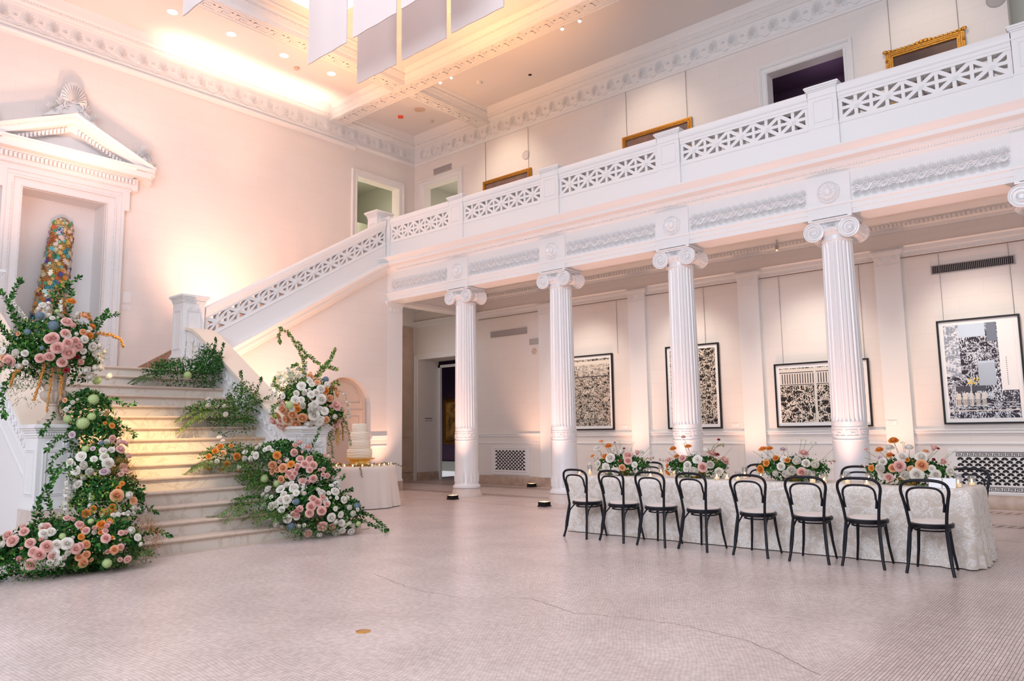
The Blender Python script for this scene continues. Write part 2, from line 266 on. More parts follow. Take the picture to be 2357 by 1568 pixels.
# ---------------------------------------------------------------- mesh builder
class MB:
    def __init__(s): s.v = []; s.f = []; s.m = []
    def add(s, vs, fs, mi=0):
        n = len(s.v); s.v += [tuple(x) for x in vs]; s.f += [tuple(i+n for i in f) for f in fs]; s.m += [mi]*len(fs); return s
    def box(s, x0, x1, y0, y1, z0, z1, mi=0):
        return s.add([(x, y, z) for z in (z0, z1) for y in (y0, y1) for x in (x0, x1)], [(0, 2, 3, 1), (4, 5, 7, 6), (0, 1, 5, 4), (2, 6, 7, 3), (0, 4, 6, 2), (1, 3, 7, 5)], mi)
    def hexa(s, p, mi=0):      # 8 points: bottom ring 0-3, top ring 4-7
        return s.add(p, [(3, 2, 1, 0), (4, 5, 6, 7), (0, 1, 5, 4), (1, 2, 6, 5), (2, 3, 7, 6), (3, 0, 4, 7)], mi)
    def quad(s, a, b, c, d, mi=0): return s.add([a, b, c, d], [(0, 1, 2, 3)], mi)
    def prism(s, poly, f0, f1, mi=0):   # poly: 2D points; f0, f1 map (u,v) -> 3D for the two ends
        n = len(poly); s.add([f0(*q) for q in poly]+[f1(*q) for q in poly], [tuple(range(n))[::-1], tuple(range(n, 2*n))]+[(i, (i+1) % n, n+(i+1) % n, n+i) for i in range(n)], mi); return s
    def mould(s, prof, p0, p1, out, up=(0, 0, 1), mi=0, close=True, m0=0, m1=0):
        """profile (o,u) swept p0->p1; m0/m1 = mitre (shift along path per unit o)"""
        p0, p1, out, up = map(Vector, (p0, p1, out, up)); d = (p1-p0).normalized()
        n = len(prof); vs = [p0+out*o+up*u+d*(m0*o) for o, u in prof]+[p1+out*o+up*u+d*(m1*o) for o, u in prof]
        fs = [(i, i+1, n+i+1, n+i) for i in range(n-1)]
        if close: fs += [(n-1, 0, n, 2*n-1), tuple(range(n)), tuple(range(n, 2*n))[::-1]]
        return s.add(vs, fs, mi)
    def tube(s, path, r, n=6, mi=0, closed=False, cap=True):
        path = [Vector(p) for p in path]; N = len(path); rs = r if isinstance(r, (list, tuple)) else [r]*N
        vs = []; prev = None
        for i, p in enumerate(path):
            a = path[(i-1) % N] if (i or closed) else p; b = path[(i+1) % N] if (i < N-1 or closed) else p
            t = (b-a); t = t.normalized() if t.length > 1e-9 else Vector((0, 0, 1))
            if prev is None:
                u = t.orthogonal().normalized()
            else:
                u = prev-t*prev.dot(t); u = u.normalized() if u.length > 1e-6 else t.orthogonal().normalized()
            prev = u; w = t.cross(u)
            vs += [p+(u*cos(2*pi*k/n)+w*sin(2*pi*k/n))*rs[i] for k in range(n)]
        fs = [(i*n+k, i*n+(k+1) % n, (i+1)*n+(k+1) % n, (i+1)*n+k) for i in range(N-1) for k in range(n)]
        if closed: fs += [((N-1)*n+k, (N-1)*n+(k+1) % n, (k+1) % n, k) for k in range(n)]
        elif cap: fs += [tuple(range(n))[::-1], tuple((N-1)*n+k for k in range(n))]
        return s.add(vs, fs, mi)
    def lathe(s, prof, c=(0, 0, 0), n=24, mi=0, ax='z', cap=True):
        """prof: (r, h); axis through c"""
        c = Vector(c); vs = []
        for r, h in prof:
            for k in range(n):
                a = 2*pi*k/n
                q = {'z': (r*cos(a), r*sin(a), h), 'y': (r*cos(a), h, -r*sin(a)), 'x': (h, r*cos(a), r*sin(a))}[ax]; vs.append(c+Vector(q))
        fs = [(i*n+k, i*n+(k+1) % n, (i+1)*n+(k+1) % n, (i+1)*n+k) for i in range(len(prof)-1) for k in range(n)]
        if cap: fs += [tuple(range(n))[::-1], tuple((len(prof)-1)*n+k for k in range(n))]
        return s.add(vs, fs, mi)
    def ball(s, c, r, n=8, m=5, mi=0, sc=(1, 1, 1)):
        prof = [(max(.0005, sin(pi*i/m)), -cos(pi*i/m)) for i in range(m+1)]
        vs = [(c[0]+q*cos(2*pi*k/n)*r*sc[0], c[1]+q*sin(2*pi*k/n)*r*sc[1], c[2]+h*r*sc[2]) for q, h in prof for k in range(n)]
        return s.add(vs, [(i*n+k, i*n+(k+1) % n, (i+1)*n+(k+1) % n, (i+1)*n+k) for i in range(m) for k in range(n)], mi)
    def mesh(s, name, mats, ang=35):
        me = bpy.data.meshes.new(name); me.from_pydata([tuple(v) for v in s.v], [], s.f); me.update()
        for k in (mats if isinstance(mats, (list, tuple)) else [mats]): me.materials.append(M[k] if isinstance(k, str) else k)
        me.polygons.foreach_set('material_index', s.m); me.polygons.foreach_set('use_smooth', [True]*len(s.f))
        me.set_sharp_from_angle(angle=radians(ang)); return me
    def build(s, name, mats, parent=None, ang=35, origin=None):
        if parent is not None: o0 = Vector(parent['_o']) if '_o' in parent else Vector((0, 0, 0))
        elif origin is not None: o0 = Vector(origin)
        else: o0 = Vector((0, 0, 0))
        if o0.length > 0: s.v = [(v[0]-o0.x, v[1]-o0.y, v[2]-o0.z) for v in s.v]
        o = bpy.data.objects.new(name, s.mesh(name, mats, ang)); COL.objects.link(o)
        if parent is not None: o.parent = parent; o['_o'] = list(o0)
        else: o.location = o0; o['_o'] = list(o0)
        return o
def thing(name, label, cat, loc=(0, 0, 0), group=None, rz=0):
    """Empty at the base; children built in world coordinates are shifted by loc"""
    o = bpy.data.objects.new(name, None); COL.objects.link(o); o.location = loc; o['_o'] = list(loc); o.empty_display_size = .1
    o['label'] = label; o['category'] = cat
    if group: o['group'] = group
    o.rotation_euler = (0, 0, rz); return o
def tag(o, label, cat, group=None, kind=None):
    o['label'] = label; o['category'] = cat
    if group: o['group'] = group
    if kind: o['kind'] = kind
    return o
def struct(o): o['kind'] = 'structure'; return o
def copy_tree(o, parent=None):
    c = o.copy(); COL.objects.link(c); c.parent = parent
    for ch in list(o.children): copy_tree(ch, c)
    return c

# relief helpers: fn(u, v, h) -> world point
def fan(mb, fn, u, v, s, n=9, h=.03, mi=0, scroll=True):
    for i in range(n):
        a = radians(-78+156*i/(n-1)); L = s*(.62+.38*cos(a)); w = s*.075
        du, dv = sin(a), cos(a); pu, pv = dv, -du
        b = (u+du*s*.16, v+dv*s*.16); m_ = (u+du*L*.72, v+dv*L*.72); t = (u+du*L, v+dv*L)
        vs = [fn(b[0]-pu*w*.3, b[1]-pv*w*.3, 0), fn(b[0]+pu*w*.3, b[1]+pv*w*.3, 0), fn(m_[0]+pu*w, m_[1]+pv*w, 0), fn(t[0], t[1], 0), fn(m_[0]-pu*w, m_[1]-pv*w, 0), fn(b[0], b[1], h*.7), fn(m_[0], m_[1], h)]
        mb.add(vs, [(0, 1, 5), (1, 2, 6, 5), (2, 3, 6), (3, 4, 6), (4, 0, 5, 6)], mi)
    if scroll:
        for sg in (-1, 1):
            pts = []
            for k in range(13):
                a = k/12*3.6*pi/2; r = s*.16*(1-k/15)
                pts.append(fn(u+sg*(s*.26+r*cos(a)*-1), v-s*.02+r*sin(a)*.9, h*.3))
            mb.tube(pts, s*.028, 4, mi)
def key_units(w, g):   # one Greek key unit in [0,w]x[0,g]: list of rects
    t = g/7
    return [(0, w, g-t, g), (0, w, 0, t), (w*.06, w*.06+t, 0, g*.72), (w*.06, w*.86, g*.72-t, g*.72), (w*.86-t, w*.86, g*.28, g*.72), (w*.36, w*.86, g*.28, g*.28+t), (w*.36, w*.36+t, g*.28, g*.5)]
def key_band(mb, fn, u0, u1, v0, v1, h=.01, mi=0, cnt=None, div=1):
    g = v1-v0; n = cnt or max(1, round((u1-u0)/(g*1.25))); w = (u1-u0)/n
    for i in range(n):
        for ri, (a, b, c, d) in enumerate(key_units(w, g)):
            hh = h*(1+.06*ri)
            k = max(1, math.ceil((b-a)/w*div))
            for j in range(k):
                p, q = a+(b-a)*j/k, a+(b-a)*(j+1)/k
                U0, U1, V0, V1 = u0+i*w+p, u0+i*w+q, v0+c, v0+d
                mb.hexa([fn(U0, V0, -hh*.2), fn(U1, V0, -hh*.2), fn(U1, V1, -hh*.2), fn(U0, V1, -hh*.2), fn(U0, V0, hh), fn(U1, V0, hh), fn(U1, V1, hh), fn(U0, V1, hh)], mi)

# ================================================================ SETTING
XW, YB, ZM = -5.18, 3.05, 5.60       # left wall plane, back wall plane, gallery floor
def wall_boxes(mb, axis, f, b, a0, a1, z0, z1, holes, mi=0):
    """slab between planes f and b with rectangular holes (a0,a1,z0,z1)"""
    cuts = sorted({a0, a1, *[h[0] for h in holes], *[h[1] for h in holes]})
    for p, q in zip(cuts, cuts[1:]):
        zs = sorted((h[2], h[3]) for h in holes if h[0] <= p and h[1] >= q); z = z0
        for lo, hi in zs+[(z1, z1)]:
            if lo > z+1e-6:
                if axis == 'x': mb.box(p, q, min(f, b), max(f, b), z, lo, mi)
                else: mb.box(min(f, b), max(f, b), p, q, z, lo, mi)
            z = max(z, hi)
# floor with inlaid bands and a crack
mb = MB(); mb.box(-5.6, 15.5, -18, 8, -.2, 0, 0)
for y in (-1.0, .38, .72, 2.2, 2.6, 2.98): mb.quad((-5.18, y, .0006), (15, y, .0006), (15, y+.022, .0006), (-5.18, y+.022, .0006), 1)
for y0, w in ((.42, .26), (2.27, .28)):
    for i in range(150):
        x = -5.1+i*.13; mb.add([(x, y0, .0006), (x+.06, y0, .0006), (x+.12, y0+w, .0006), (x+.05, y0+w*.9, .0006)], [(0, 1, 2, 3)], 1)
cr = [(5.6, -7.1), (6.45, -7.36), (7.1, -7.35), (7.6, -7.0), (8.2, -7.2), (8.6, -7.05), (9.1, -7.0), (9.6, -7.1), (10.3, -7.55)]
cp = []
for (a, b), (c, d) in zip(cr, cr[1:]):
    for k in range(8): cp.append((a+(c-a)*k/8+random.uniform(-.02, .02), b+(d-b)*k/8+random.uniform(-.02, .02)))
for (a, b), (c, d) in zip(cp, cp[1:]): mb.quad((a, b, .0008), (c, d, .0008), (c+.003, d+.006, .0008), (a+.003, b+.006, .0008), 2)
struct(mb.build('floor', ['floor', 'inlay', 'crack']))
# walls
mb = MB(); wall_boxes(mb, 'y', XW, XW-.3, -16, YB, 0, 10.7, [(-7.56, -5.97, 2.63, 6.5), (.81, 2.38, ZM, 8.88)])
struct(mb.build('wall_left', 'wally'))
mb = MB(); wall_boxes(mb, 'x', YB, YB+.3, XW-.3, 15.5, 0, 10.7, [(-5.0, -3.0, 0, 3.62), (-4.77, -3.25, ZM, 9.02), (6.15, 7.72, ZM, 9.02), (10.5, 12.3, ZM, 9.7)])
struct(mb.build('wall_back', 'wallx'))
# deep reveal of the lower gallery door, then the dark room beyond
mb = MB(); mb.box(-5.18, -5.0, 3.35, 3.9, 0, 3.62).box(-3.0, -2.8, 3.35, 3.9, 0, 3.62).box(-5.18, -2.8, 3.35, 3.9, 3.62, 3.8)
struct(mb.build('trim_door_reveal', 'wally'))
mb = MB(); mb.box(-4.99, -4.9, 3.86, 3.94, 0, 3.5).box(-3.1, -3.01, 3.86, 3.94, 0, 3.5).box(-4.99, -3.01, 3.86, 3.94, 3.42, 3.5)
struct(mb.build('trim_inner_door_frame', 'white'))
mb = MB(); mb.box(-9, -.5, 7.2, 7.3, .35, 4.4, 1).box(-9.1, -9, 3.9, 7.3, 0, 4.4, 1).box(-.6, -.5, 3.9, 7.3, 0, 4.4, 1).box(-9, -.5, 3.9, 7.3, 4.3, 4.4, 1).box(-9, -.5, 7.15, 7.2, 0, .35, 0)
mb.box(-9, -5.18, 3.9, 3.95, 0, 4.4, 1).box(-2.8, -.5, 3.9, 3.95, 0, 4.4, 1)
struct(mb.build('wall_gallery_room', ['dim', 'purple']))
# rooms behind the upper doors
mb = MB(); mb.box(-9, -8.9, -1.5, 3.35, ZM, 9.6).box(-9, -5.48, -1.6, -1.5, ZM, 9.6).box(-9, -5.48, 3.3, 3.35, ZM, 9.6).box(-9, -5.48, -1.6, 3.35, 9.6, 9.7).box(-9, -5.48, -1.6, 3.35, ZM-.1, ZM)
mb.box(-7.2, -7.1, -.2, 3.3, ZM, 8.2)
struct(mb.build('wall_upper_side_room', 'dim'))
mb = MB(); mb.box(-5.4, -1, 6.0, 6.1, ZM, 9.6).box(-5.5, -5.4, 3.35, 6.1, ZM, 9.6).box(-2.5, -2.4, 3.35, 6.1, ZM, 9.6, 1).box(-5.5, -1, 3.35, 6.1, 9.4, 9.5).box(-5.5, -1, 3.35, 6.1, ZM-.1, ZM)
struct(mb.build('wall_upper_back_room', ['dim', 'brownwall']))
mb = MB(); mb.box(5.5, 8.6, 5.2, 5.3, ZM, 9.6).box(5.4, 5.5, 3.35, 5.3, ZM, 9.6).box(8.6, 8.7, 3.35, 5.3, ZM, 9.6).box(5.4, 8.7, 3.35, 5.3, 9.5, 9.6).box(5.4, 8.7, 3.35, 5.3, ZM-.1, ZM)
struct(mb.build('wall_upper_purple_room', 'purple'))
mb = MB(); mb.box(10.5, 12.3, 3.7, 3.8, ZM, 9.7).box(10.4, 10.5, 3.35, 3.8, ZM, 9.7).box(10.4, 12.4, 3.35, 3.8, 9.7, 9.8); struct(mb.build('wall_upper_right_recess', 'dim'))
# aisle: gallery slab, ceiling beam, lintel over the passage
mb = MB(); mb.box(XW, 15.5, -.25, YB, 5.42, ZM).box(XW, 15.5, .25, YB, 5.36, 5.42)
struct(mb.build('ceiling_aisle', 'ceil'))
mb = MB(); mb.box(-2.8, -2.5, .25, YB, 4.70, 5.36).box(-2.83, -2.47, .255, YB-.005, 4.692, 4.78)
struct(mb.build('trim_passage_lintel', 'white'))
# brown pilaster strip at the end of the passage
mb = MB(); mb.box(-5.18, -5.12, 2.35, 2.95, .26, 4.6).box(-5.12, -5.10, 2.45, 2.85, .5, 1.0).box(-5.12, -5.10, 2.45, 2.85, 1.3, 4.3)
struct(mb.build('trim_passage_pilaster', 'brownwall'))
# baseboards
mb = MB(); P_ = [(0, 0), (.045, 0), (.045, .20), (.02, .24), (0, .24)]
for x0, x1 in ((-5.18, -5.14), (-2.86, 15.5)): mb.mould(P_, (x0, YB, 0), (x1, YB, 0), (0, -1, 0))
mb.mould(P_, (XW, -.2, 0), (XW, YB, 0), (1, 0, 0)).mould(P_, (-5.0, 3.0, 0), (-5.0, 3.9, 0), (1, 0, 0))
mb.mould(P_, (-2.5, -4.9, 0), (-2.5, -2.3, 0), (1, 0, 0)).mould(P_, (-2.5, -.70, 0), (-2.5, -.25, 0), (1, 0, 0))
struct(mb.build('baseboard_stone', 'marbase'))
# dado, picture rail and upper cornice in the aisle
mb = MB(); dado = [(0, 1.28), (.03, 1.29), (.03, 1.33), (.045, 1.345), (.045, 1.36), (0, 1.375)]; dad2 = [(0, 1.09), (.02, 1.10), (.02, 1.125), (0, 1.14)]
arc = [(0, 4.60), (.02, 4.61), (.02, 4.68), (.04, 4.69), (.04, 4.76), (.07, 4.79), (0, 4.80)]; corn = [(0, 5.08), (.03, 5.09), (.03, 5.14), (.08, 5.16), (.08, 5.24), (.14, 5.30), (.18, 5.36), (0, 5.36)]
for pr in (dado, dad2): mb.mould(pr, (-2.8, YB, 0), (15.5, YB, 0), (0, -1, 0)).mould(pr, (-2.5, -.72, 0), (-2.5, -.25, 0), (1, 0, 0))
for pr in (arc, corn): mb.mould(pr, (-5.18, YB, 0), (15.5, YB, 0), (0, -1, 0))
mb.mould(corn, (-2.5, .25, 0), (15.5, .25, 0), (0, 1, 0))
for i in range(230): x = -2.45+i*.075; mb.box(x, x+.045, YB-.115, YB-.05, 5.17, 5.225)
struct(mb.build('trim_aisle_mouldings', 'white'))

# ---- entablature of the colonnade and its descent along the stair
y0 = -.25; SL = .602
CORN = [(0, 5.40), (.015, 5.43), (.03, 5.44), (.035, 5.465), (.07, 5.49), (.09, 5.515), (.10, 5.545), (.24, 5.555), (.25, 5.57), (.25, 5.625), (.27, 5.635), (.30, 5.665), (.34, 5.69), (.36, 5.715), (.36, 5.735), (.06, 5.765), (-.1, 5.765), (-.1, 5.40)]
ARCH = [(0, 4.71), (0, 4.79), (.012, 4.795), (.012, 4.87), (.03, 4.88), (.035, 4.905), (.0, 4.915), (0, 5.42), (-.5, 5.42), (-.5, 4.71)]
mb = MB(); mb.mould(ARCH, (-2.5, y0, 0), (15.5, y0, 0), (0, -1, 0)); 
for k in range(0, 6): mb.box(2.75*k-.33, 2.75*k+.33, y0-.022, y0+.1, 4.705, 5.38)
struct(mb.build('trim_architrave', 'white'))
mb = MB(); mb.mould(CORN, (-2.5, y0, 0), (15.5, y0, 0), (0, -1, 0))
for i in range(430): x = -2.1+i*.041; mb.box(x, x+.02, y0-.062, y0-.03, 5.455, 5.485)
struct(mb.build('trim_gallery_cornice', 'white'))
dz = lambda y: SL*(y+.3)
mb = MB(); mb.mould(CORN, (-2.5, -5.0, dz(-5.0)), (-2.5, -.26, dz(-.26)), (1, 0, 0))
struct(mb.build('trim_stair_cornice', 'white'))
# frieze ornament: wave scroll, discs and palmettes; rosettes over the columns
FZ = lambda u, v, h: (u, y0-.004-h, v)
mb = MB()
for k in range(-1, 5):
    a, b = 2.75*k+.36, 2.75*k+2.39
    if k == -1: a = -2.32
    n = 8; w = (b-a)/n
    for s_ in (0,):
        pts = [FZ(a+(b-a)*i/(n*14), 5.075+.055*sin(2*pi*i/14), .012) for i in range(n*14+1)]; mb.tube(pts, .009, 4)
        pts = [FZ(a+(b-a)*i/(n*14), 5.10-.055*sin(2*pi*i/14), .010) for i in range(n*14+1)]; mb.tube(pts, .006, 4)
    for i in range(n*2):
        u = a+w*(i+.5)/2
        up = i % 2; v = 5.055 if up == 0 else 5.105
        mb.lathe([(.036, 0), (.034, .010), (.026, .014), (.018, .010), (.012, .020), (.003, .024)], (u, y0-.004, v), 10, ax='y') if False else None
        mb.tube([FZ(u+.032*cos(t*pi/4), v+.032*sin(t*pi/4), .010) for t in range(8)], .006, 4, closed=True)
        mb.ball(FZ(u, v, .008), .014, 6, 4)
        fan(mb, FZ, u, 5.135 if up else 5.13, .125, 9, .011, scroll=False)
        fan(mb, lambda p, q, h: FZ(p, 2*5.035-q, h), u, 5.035, .11, 9, .011, scroll=False)
    mb.box(a, b, y0-.02, y0, 4.905, 4.925)
struct(mb.build('trim_frieze_ornament', 'gloss', ang=50))
for k in range(0, 5):
    mb = MB(); c = (2.75*k, y0-.022, 5.11)
    mb.lathe([(.175, 0), (.175, -.012), (.16, -.022), (.148, -.015), (.140, -.010), (.12, -.03), (.09, -.045), (.06, -.030), (.055, -.045), (.035, -.062), (.012, -.07), (.001, -.07)], c, 28, ax='y', cap=False)
    for i in range(24):
        a = 2*pi*i/24; mb.ball((c[0]+.162*cos(a), c[1]-.022, c[2]+.162*sin(a)), .014, 6, 4)
    for i in range(12):
        a = 2*pi*i/12; mb.ball((c[0]+.105*cos(a), c[1]-.03, c[2]+.105*sin(a)), .022, 6, 4)
    o = mb.build('rosette', 'gloss', origin=c)
    pos = ['over the leftmost column', 'over the second column from the left', 'over the third column from the left', 'over the fourth column from the left', 'over the column cut off at the right edge'][k]
    tag(o, 'round white plaster rosette on the frieze '+pos, 'rosette', 'frieze rosettes')

# ---- columns
def shaft_mesh(mb, x, y):
    n = 24; seg = 5; zs = [1.50, 1.515, 1.53, 1.56, 2.2, 2.9, 3.6, 4.25, 4.30, 4.32, 4.335, 4.345]; dp = [0, .35, .7, 1, 1, 1, 1, 1, .8, .5, .2, 0]
    vs = []
    for z, d in zip(zs, dp):
        t = (z-1.5)/2.85; R = .254-.028*t-.004*sin(pi*t)*-1
        for i in range(n):
            for j, q in enumerate((0, .14, .32, .5, .68, .86)):
                a = 2*pi*(i+q)/n; r = R-.021*d*(sin(pi*(q-.14)/.72) if .14 < q < .86 else 0)
                vs.append((x+r*cos(a), y+r*sin(a), z))
    N = n*6; mb.add(vs, [(i*N+k, i*N+(k+1) % N, (i+1)*N+(k+1) % N, (i+1)*N+k) for i in range(len(zs)-1) for k in range(N)])
COLW = ['white fluted Ionic column nearest the staircase, black uplight at its foot', 'second white fluted Ionic column from the staircase, beside the first dining chair', 'third white fluted Ionic column from the staircase, partly hiding a tall framed print', 'fourth white fluted Ionic column from the staircase, in front of the wide framed print', 'white Ionic column at the right edge, only its scroll capital in view']
for k in range(5):
    x = 2.75*k; t = thing('column', COLW[k], 'column', (x, 0, 0), 'Ionic columns of the colonnade')
    mb = MB(); mb.lathe([(.36, 0), (.36, .02), (.345, .05), (.315, .13), (.30, .18)], (x, 0, 0), 40); mb.build('base', 'marcol', t)
    mb = MB(); mb.lathe([(.285, .18), (.31, .19), (.315, .215), (.31, .24), (.285, .255), (.275, .275), (.268, .30), (.262, 1.22), (.268, 1.225), (.268, 1.235), (.258, 1.24), (.258, 1.45), (.255, 1.51)], (x, 0, 0), 48)
    CY = lambda u, v, h, x=x: (x+(.258+h)*cos(u), (.258+h)*sin(u), v)
    key_band(mb, CY, 0, 2*pi, 1.27, 1.43, .007, cnt=8, div=3) if False else None
    CZ = lambda u, v, h, x=x: (x+(.2575+h)*cos(u/.2575), (.2575+h)*sin(u/.2575), v)
    key_band(mb, CZ, 0, 2*pi*.2575, 1.275, 1.425, .007, cnt=8, div=5)
    for i in range(18):
        CL = lambda u, v, h, x=x: (x+(.268+h)*cos(u), (.268+h)*sin(u), v)
        a = 2*pi*i/18
        mb.add([CL(a-.09, .31, 0), CL(a+.09, .31, 0), CL(a+.12, .40, 0), CL(a, .56, 0), CL(a-.12, .40, 0), CL(a, .33, .012), CL(a, .46, .014)], [(0, 1, 5), (1, 2, 6, 5), (2, 3, 6), (3, 4, 6), (4, 0, 5, 6)])
    mb.build('drum', 'gloss', t)
    mb = MB(); shaft_mesh(mb, x, 0); mb.build('shaft', 'gloss', t, ang=28)
    mb = MB(); mb.lathe([(.226, 4.345), (.236, 4.35), (.238, 4.365), (.228, 4.375), (.228, 4.43), (.24, 4.44), (.245, 4.455)], (x, 0, 0), 36)
    mb.lathe([(.24, 4.45), (.275, 4.49), (.29, 4.53), (.26, 4.56)], (x, 0, 0), 36)
    for i in range(20):
        a = 2*pi*i/20; mb.ball((x+.27*cos(a), .27*sin(a), 4.505), .026, 6, 4, sc=(1, 1, 1.25))
    mb.box(x-.27, x+.27, -.235, .235, 4.55, 4.63)
    mb.mould([(0, 4.63), (.012, 4.635), (.02, 4.66), (.045, 4.685), (.045, 4.70), (0, 4.705)], (x-.27, -.25, 0), (x+.27, -.25, 0), (0, -1, 0))
    mb.box(x-.30, x+.30, -.27, .27, 4.63, 4.665).box(x-.33, x+.33, -.295, .295, 4.665, 4.708)
    cap = mb.build('capital', 'gloss', t)
    for sx in (-1, 1):
        mb = MB(); c = (x+sx*.265, 0, 4.505)
        mb.lathe([(.001, -.262), (.03, -.262), (.032, -.275), (.046, -.272), (.05, -.258), (.135, -.262), (.14, -.275), (.158, -.272), (.16, -.25), (.15, -.22), (.115, -.14), (.098, -.04), (.105, -.03), (.108, 0), (.105, .03), (.098, .04), (.115, .14), (.15, .22), (.16, .25), (.158, .272), (.14, .275), (.135, .262), (.001, .262)], c, 26, ax='y', cap=False)
        for sy in (-1, 1):
            pts = []
            for i in range(40):
                a = i/39*2.3*2*pi; r = .148*(1-.78*i/39); pts.append((c[0]-sx*r*sin(a+.4)*1.0, sy*.268, c[2]+r*cos(a+.4)))
            mb.tube(pts, .010, 4)
        for i in range(14):
            a = 2*pi*i/14
            for sy in (-1, 1): mb.tube([(c[0]+.10*cos(a), sy*.07, c[2]+.10*sin(a)), (c[0]+.125*cos(a), sy*.15, c[2]+.125*sin(a)), (c[0]+.152*cos(a), sy*.225, c[2]+.152*sin(a))], .012, 4)
        mb.build('volute', 'gloss', cap)
    mb = MB(); F0 = lambda u, v, h, x=x: (x+u, -.24-h, v)
    fan(mb, F0, 0, 4.54, .11, 7, .03); fan(mb, lambda u, v, h, x=x: (x+u, -.262-h, v), -.07, 4.61, .06, 5, .02, scroll=False); fan(mb, lambda u, v, h, x=x: (x+u, -.262-h, v), .07, 4.61, .06, 5, .02, scroll=False)
    mb.build('carved_ornament', 'gloss', cap)
# anta at the foot of the wall and pilasters on the aisle wall
def pilaster(name, label, x0, x1, ya, yb, mats, z1=4.70, facex=False, grp=None):
    t = thing(name, label, 'pilaster', ((x0+x1)/2, (ya+yb)/2, 0), grp); e = .03
    eb = 0 if not facex else .02; mb = MB(); mb.box(x0-.02, x1+.02, ya-.02, yb+eb, 0, .24); mb.build('base', 'marbase', t)
    mb = MB(); mb.box(x0, x1, ya, yb, .24, z1-.28).box(x0-.015, x1+.015, ya-.015, yb+eb*.7, .24, .29).box(x0-.008, x1+.008, ya-.008, yb+eb*.4, z1-.28, z1-.262); mb.build('shaft', mats, t)
    mb = MB(); mb.box(x0, x1, ya, yb, z1-.262, z1-.10)
    for d, za, zb in ((.012, .10, .085), (.03, .085, .06), (.05, .06, .03), (.065, .03, .0)): mb.box(x0-d, x1+d, ya-d, yb+(d if facex else 0), z1-za, z1-zb)
    for q in (.24, .5, .76):
        if facex: mb.lathe([(.035, 0), (.03, .012), (.015, .008), (.008, .02), (.001, .02)], (x1, ya+(yb-ya)*q, z1-.18), 10, ax='x', cap=False)
        elif q != .5: mb.lathe([(.04, 0), (.034, -.014), (.018, -.01), (.01, -.024), (.001, -.024)], (x0+(x1-x0)*q, ya, z1-.18), 12, ax='y', cap=False)
    for i in range(14):
        q = (i+.5)/14
        if facex: mb.ball((x1+.02, ya+(yb-ya)*q, z1-.088), .013, 6, 4)
        else: mb.ball((x0+(x1-x0)*q, ya-.02, z1-.088), .013, 6, 4)
    mb.build('capital', 'white', t); return t
pilaster('pilaster', 'square white pier closing the colonnade beside the cake table', -2.80, -2.5, -.25, .25, 'white', 4.71, True)
PL = ['pale wall pilaster seen just left of the second column', 'pale wall pilaster right of the crowded black and white print', 'pale wall pilaster between the tall print and the wide print', 'pale wall pilaster left of the bluish glazed print', 'pale wall pilaster beyond the bluish print']
for k in range(5):
    if k < 4 or k == 4: pilaster('pilaster', PL[k], 2.75*k-.229, 2.75*k+.229, YB-.09, YB, 'white', 4.72, grp='pilasters on the aisle wall')

# ---- balustrade
def cell(mb, fn, u0, w, v0, v1, d, last=False):
    """one pierced eight-spoke cell; fn(u,v,h)"""
    uc, vc = u0+w/2, (v0+v1)/2; H = v1-v0; t = .029
    cnt = [0]
    def bar(a, b, tt):
        cnt[0] += 1; e = .0007*cnt[0]; (ax, ay), (bx, by) = a, b; L = sqrt((bx-ax)**2+(by-ay)**2); px, py = -(by-ay)/L*tt, (bx-ax)/L*tt
        q = [(ax-px, ay-py), (bx-px, by-py), (bx+px, by+py), (ax+px, ay+py)]
        mb.hexa([fn(*p, -d-e) for p in q]+[fn(*p, e) for p in q])
    bar((uc, v0), (uc, v1), t*.9); bar((u0, vc), (u0+w, vc), t*.9)
    bar((u0+.0, v0), (u0+w, v1), t); bar((u0, v1), (u0+w, v0), t)
    bar((u0, v0-.01), (u0, v1+.01), .024)
    if last: bar((u0+w, v0-.01), (u0+w, v1+.01), .022)
    for r, h0, h1 in ((.052, 0, .012), (.032, .012, .020), (.014, .020, .028)):
        n = 12; ring = [(uc+r*cos(2*pi*i/n), vc+r*sin(2*pi*i/n)) for i in range(n)]
        mb.prism(ring, lambda a, b: fn(a, b, h0-.004), lambda a, b: fn(a, b, h1))
def bay(parent, fn, u0, u1, n, name='openwork_panel'):
    mb = MB(); v0, v1 = 6.235, 6.565; m_ = .035
    w = (u1-u0-2*m_)/n
    for i in range(n): cell(mb, fn, u0+m_+i*w, w, v0, v1, .13, i == n-1)
    for a, b in ((u0, u0+m_), (u1-m_, u1)): mb.hexa([fn(a, v0, -.13), fn(b, v0, -.13), fn(b, v1, -.13), fn(a, v1, -.13), fn(a, v0, 0), fn(b, v0, 0), fn(b, v1, 0), fn(a, v1, 0)])
    o = mb.build(name, 'white', parent)
    mb = MB()      # rails above and below, plinth under
    P1 = [(-.16, 5.75), (.02, 5.75), (.02, 6.155), (.03, 6.165), (.03, 6.185), (.015, 6.195), (.012, 6.24), (-.14, 6.24)]
    P2 = [(-.14, 6.56), (.012, 6.56), (.012, 6.60), (.02, 6.61), (.022, 6.66), (.035, 6.675), (.04, 6.70), (.045, 6.775), (.03, 6.80), (.0, 6.812), (-.17, 6.812)]
    for P_ in (P1, P2):
        vs = [fn(u0, v, o_) for o_, v in P_]+[fn(u1, v, o_) for o_, v in P_]; k = len(P_)
        mb.add(vs, [(i, (i+1) % k, k+(i+1) % k, k+i) for i in range(k)]+[tuple(range(k)), tuple(range(k, 2*k))[::-1]])
    mb.build('rail', 'white', parent)
GA = thing('balustrade', 'long white pierced balustrade of the upper gallery above the columns', 'balustrade', (-2.5, -.3, 5.76))
BF = lambda u, v, h: (u, -.29-h, v)
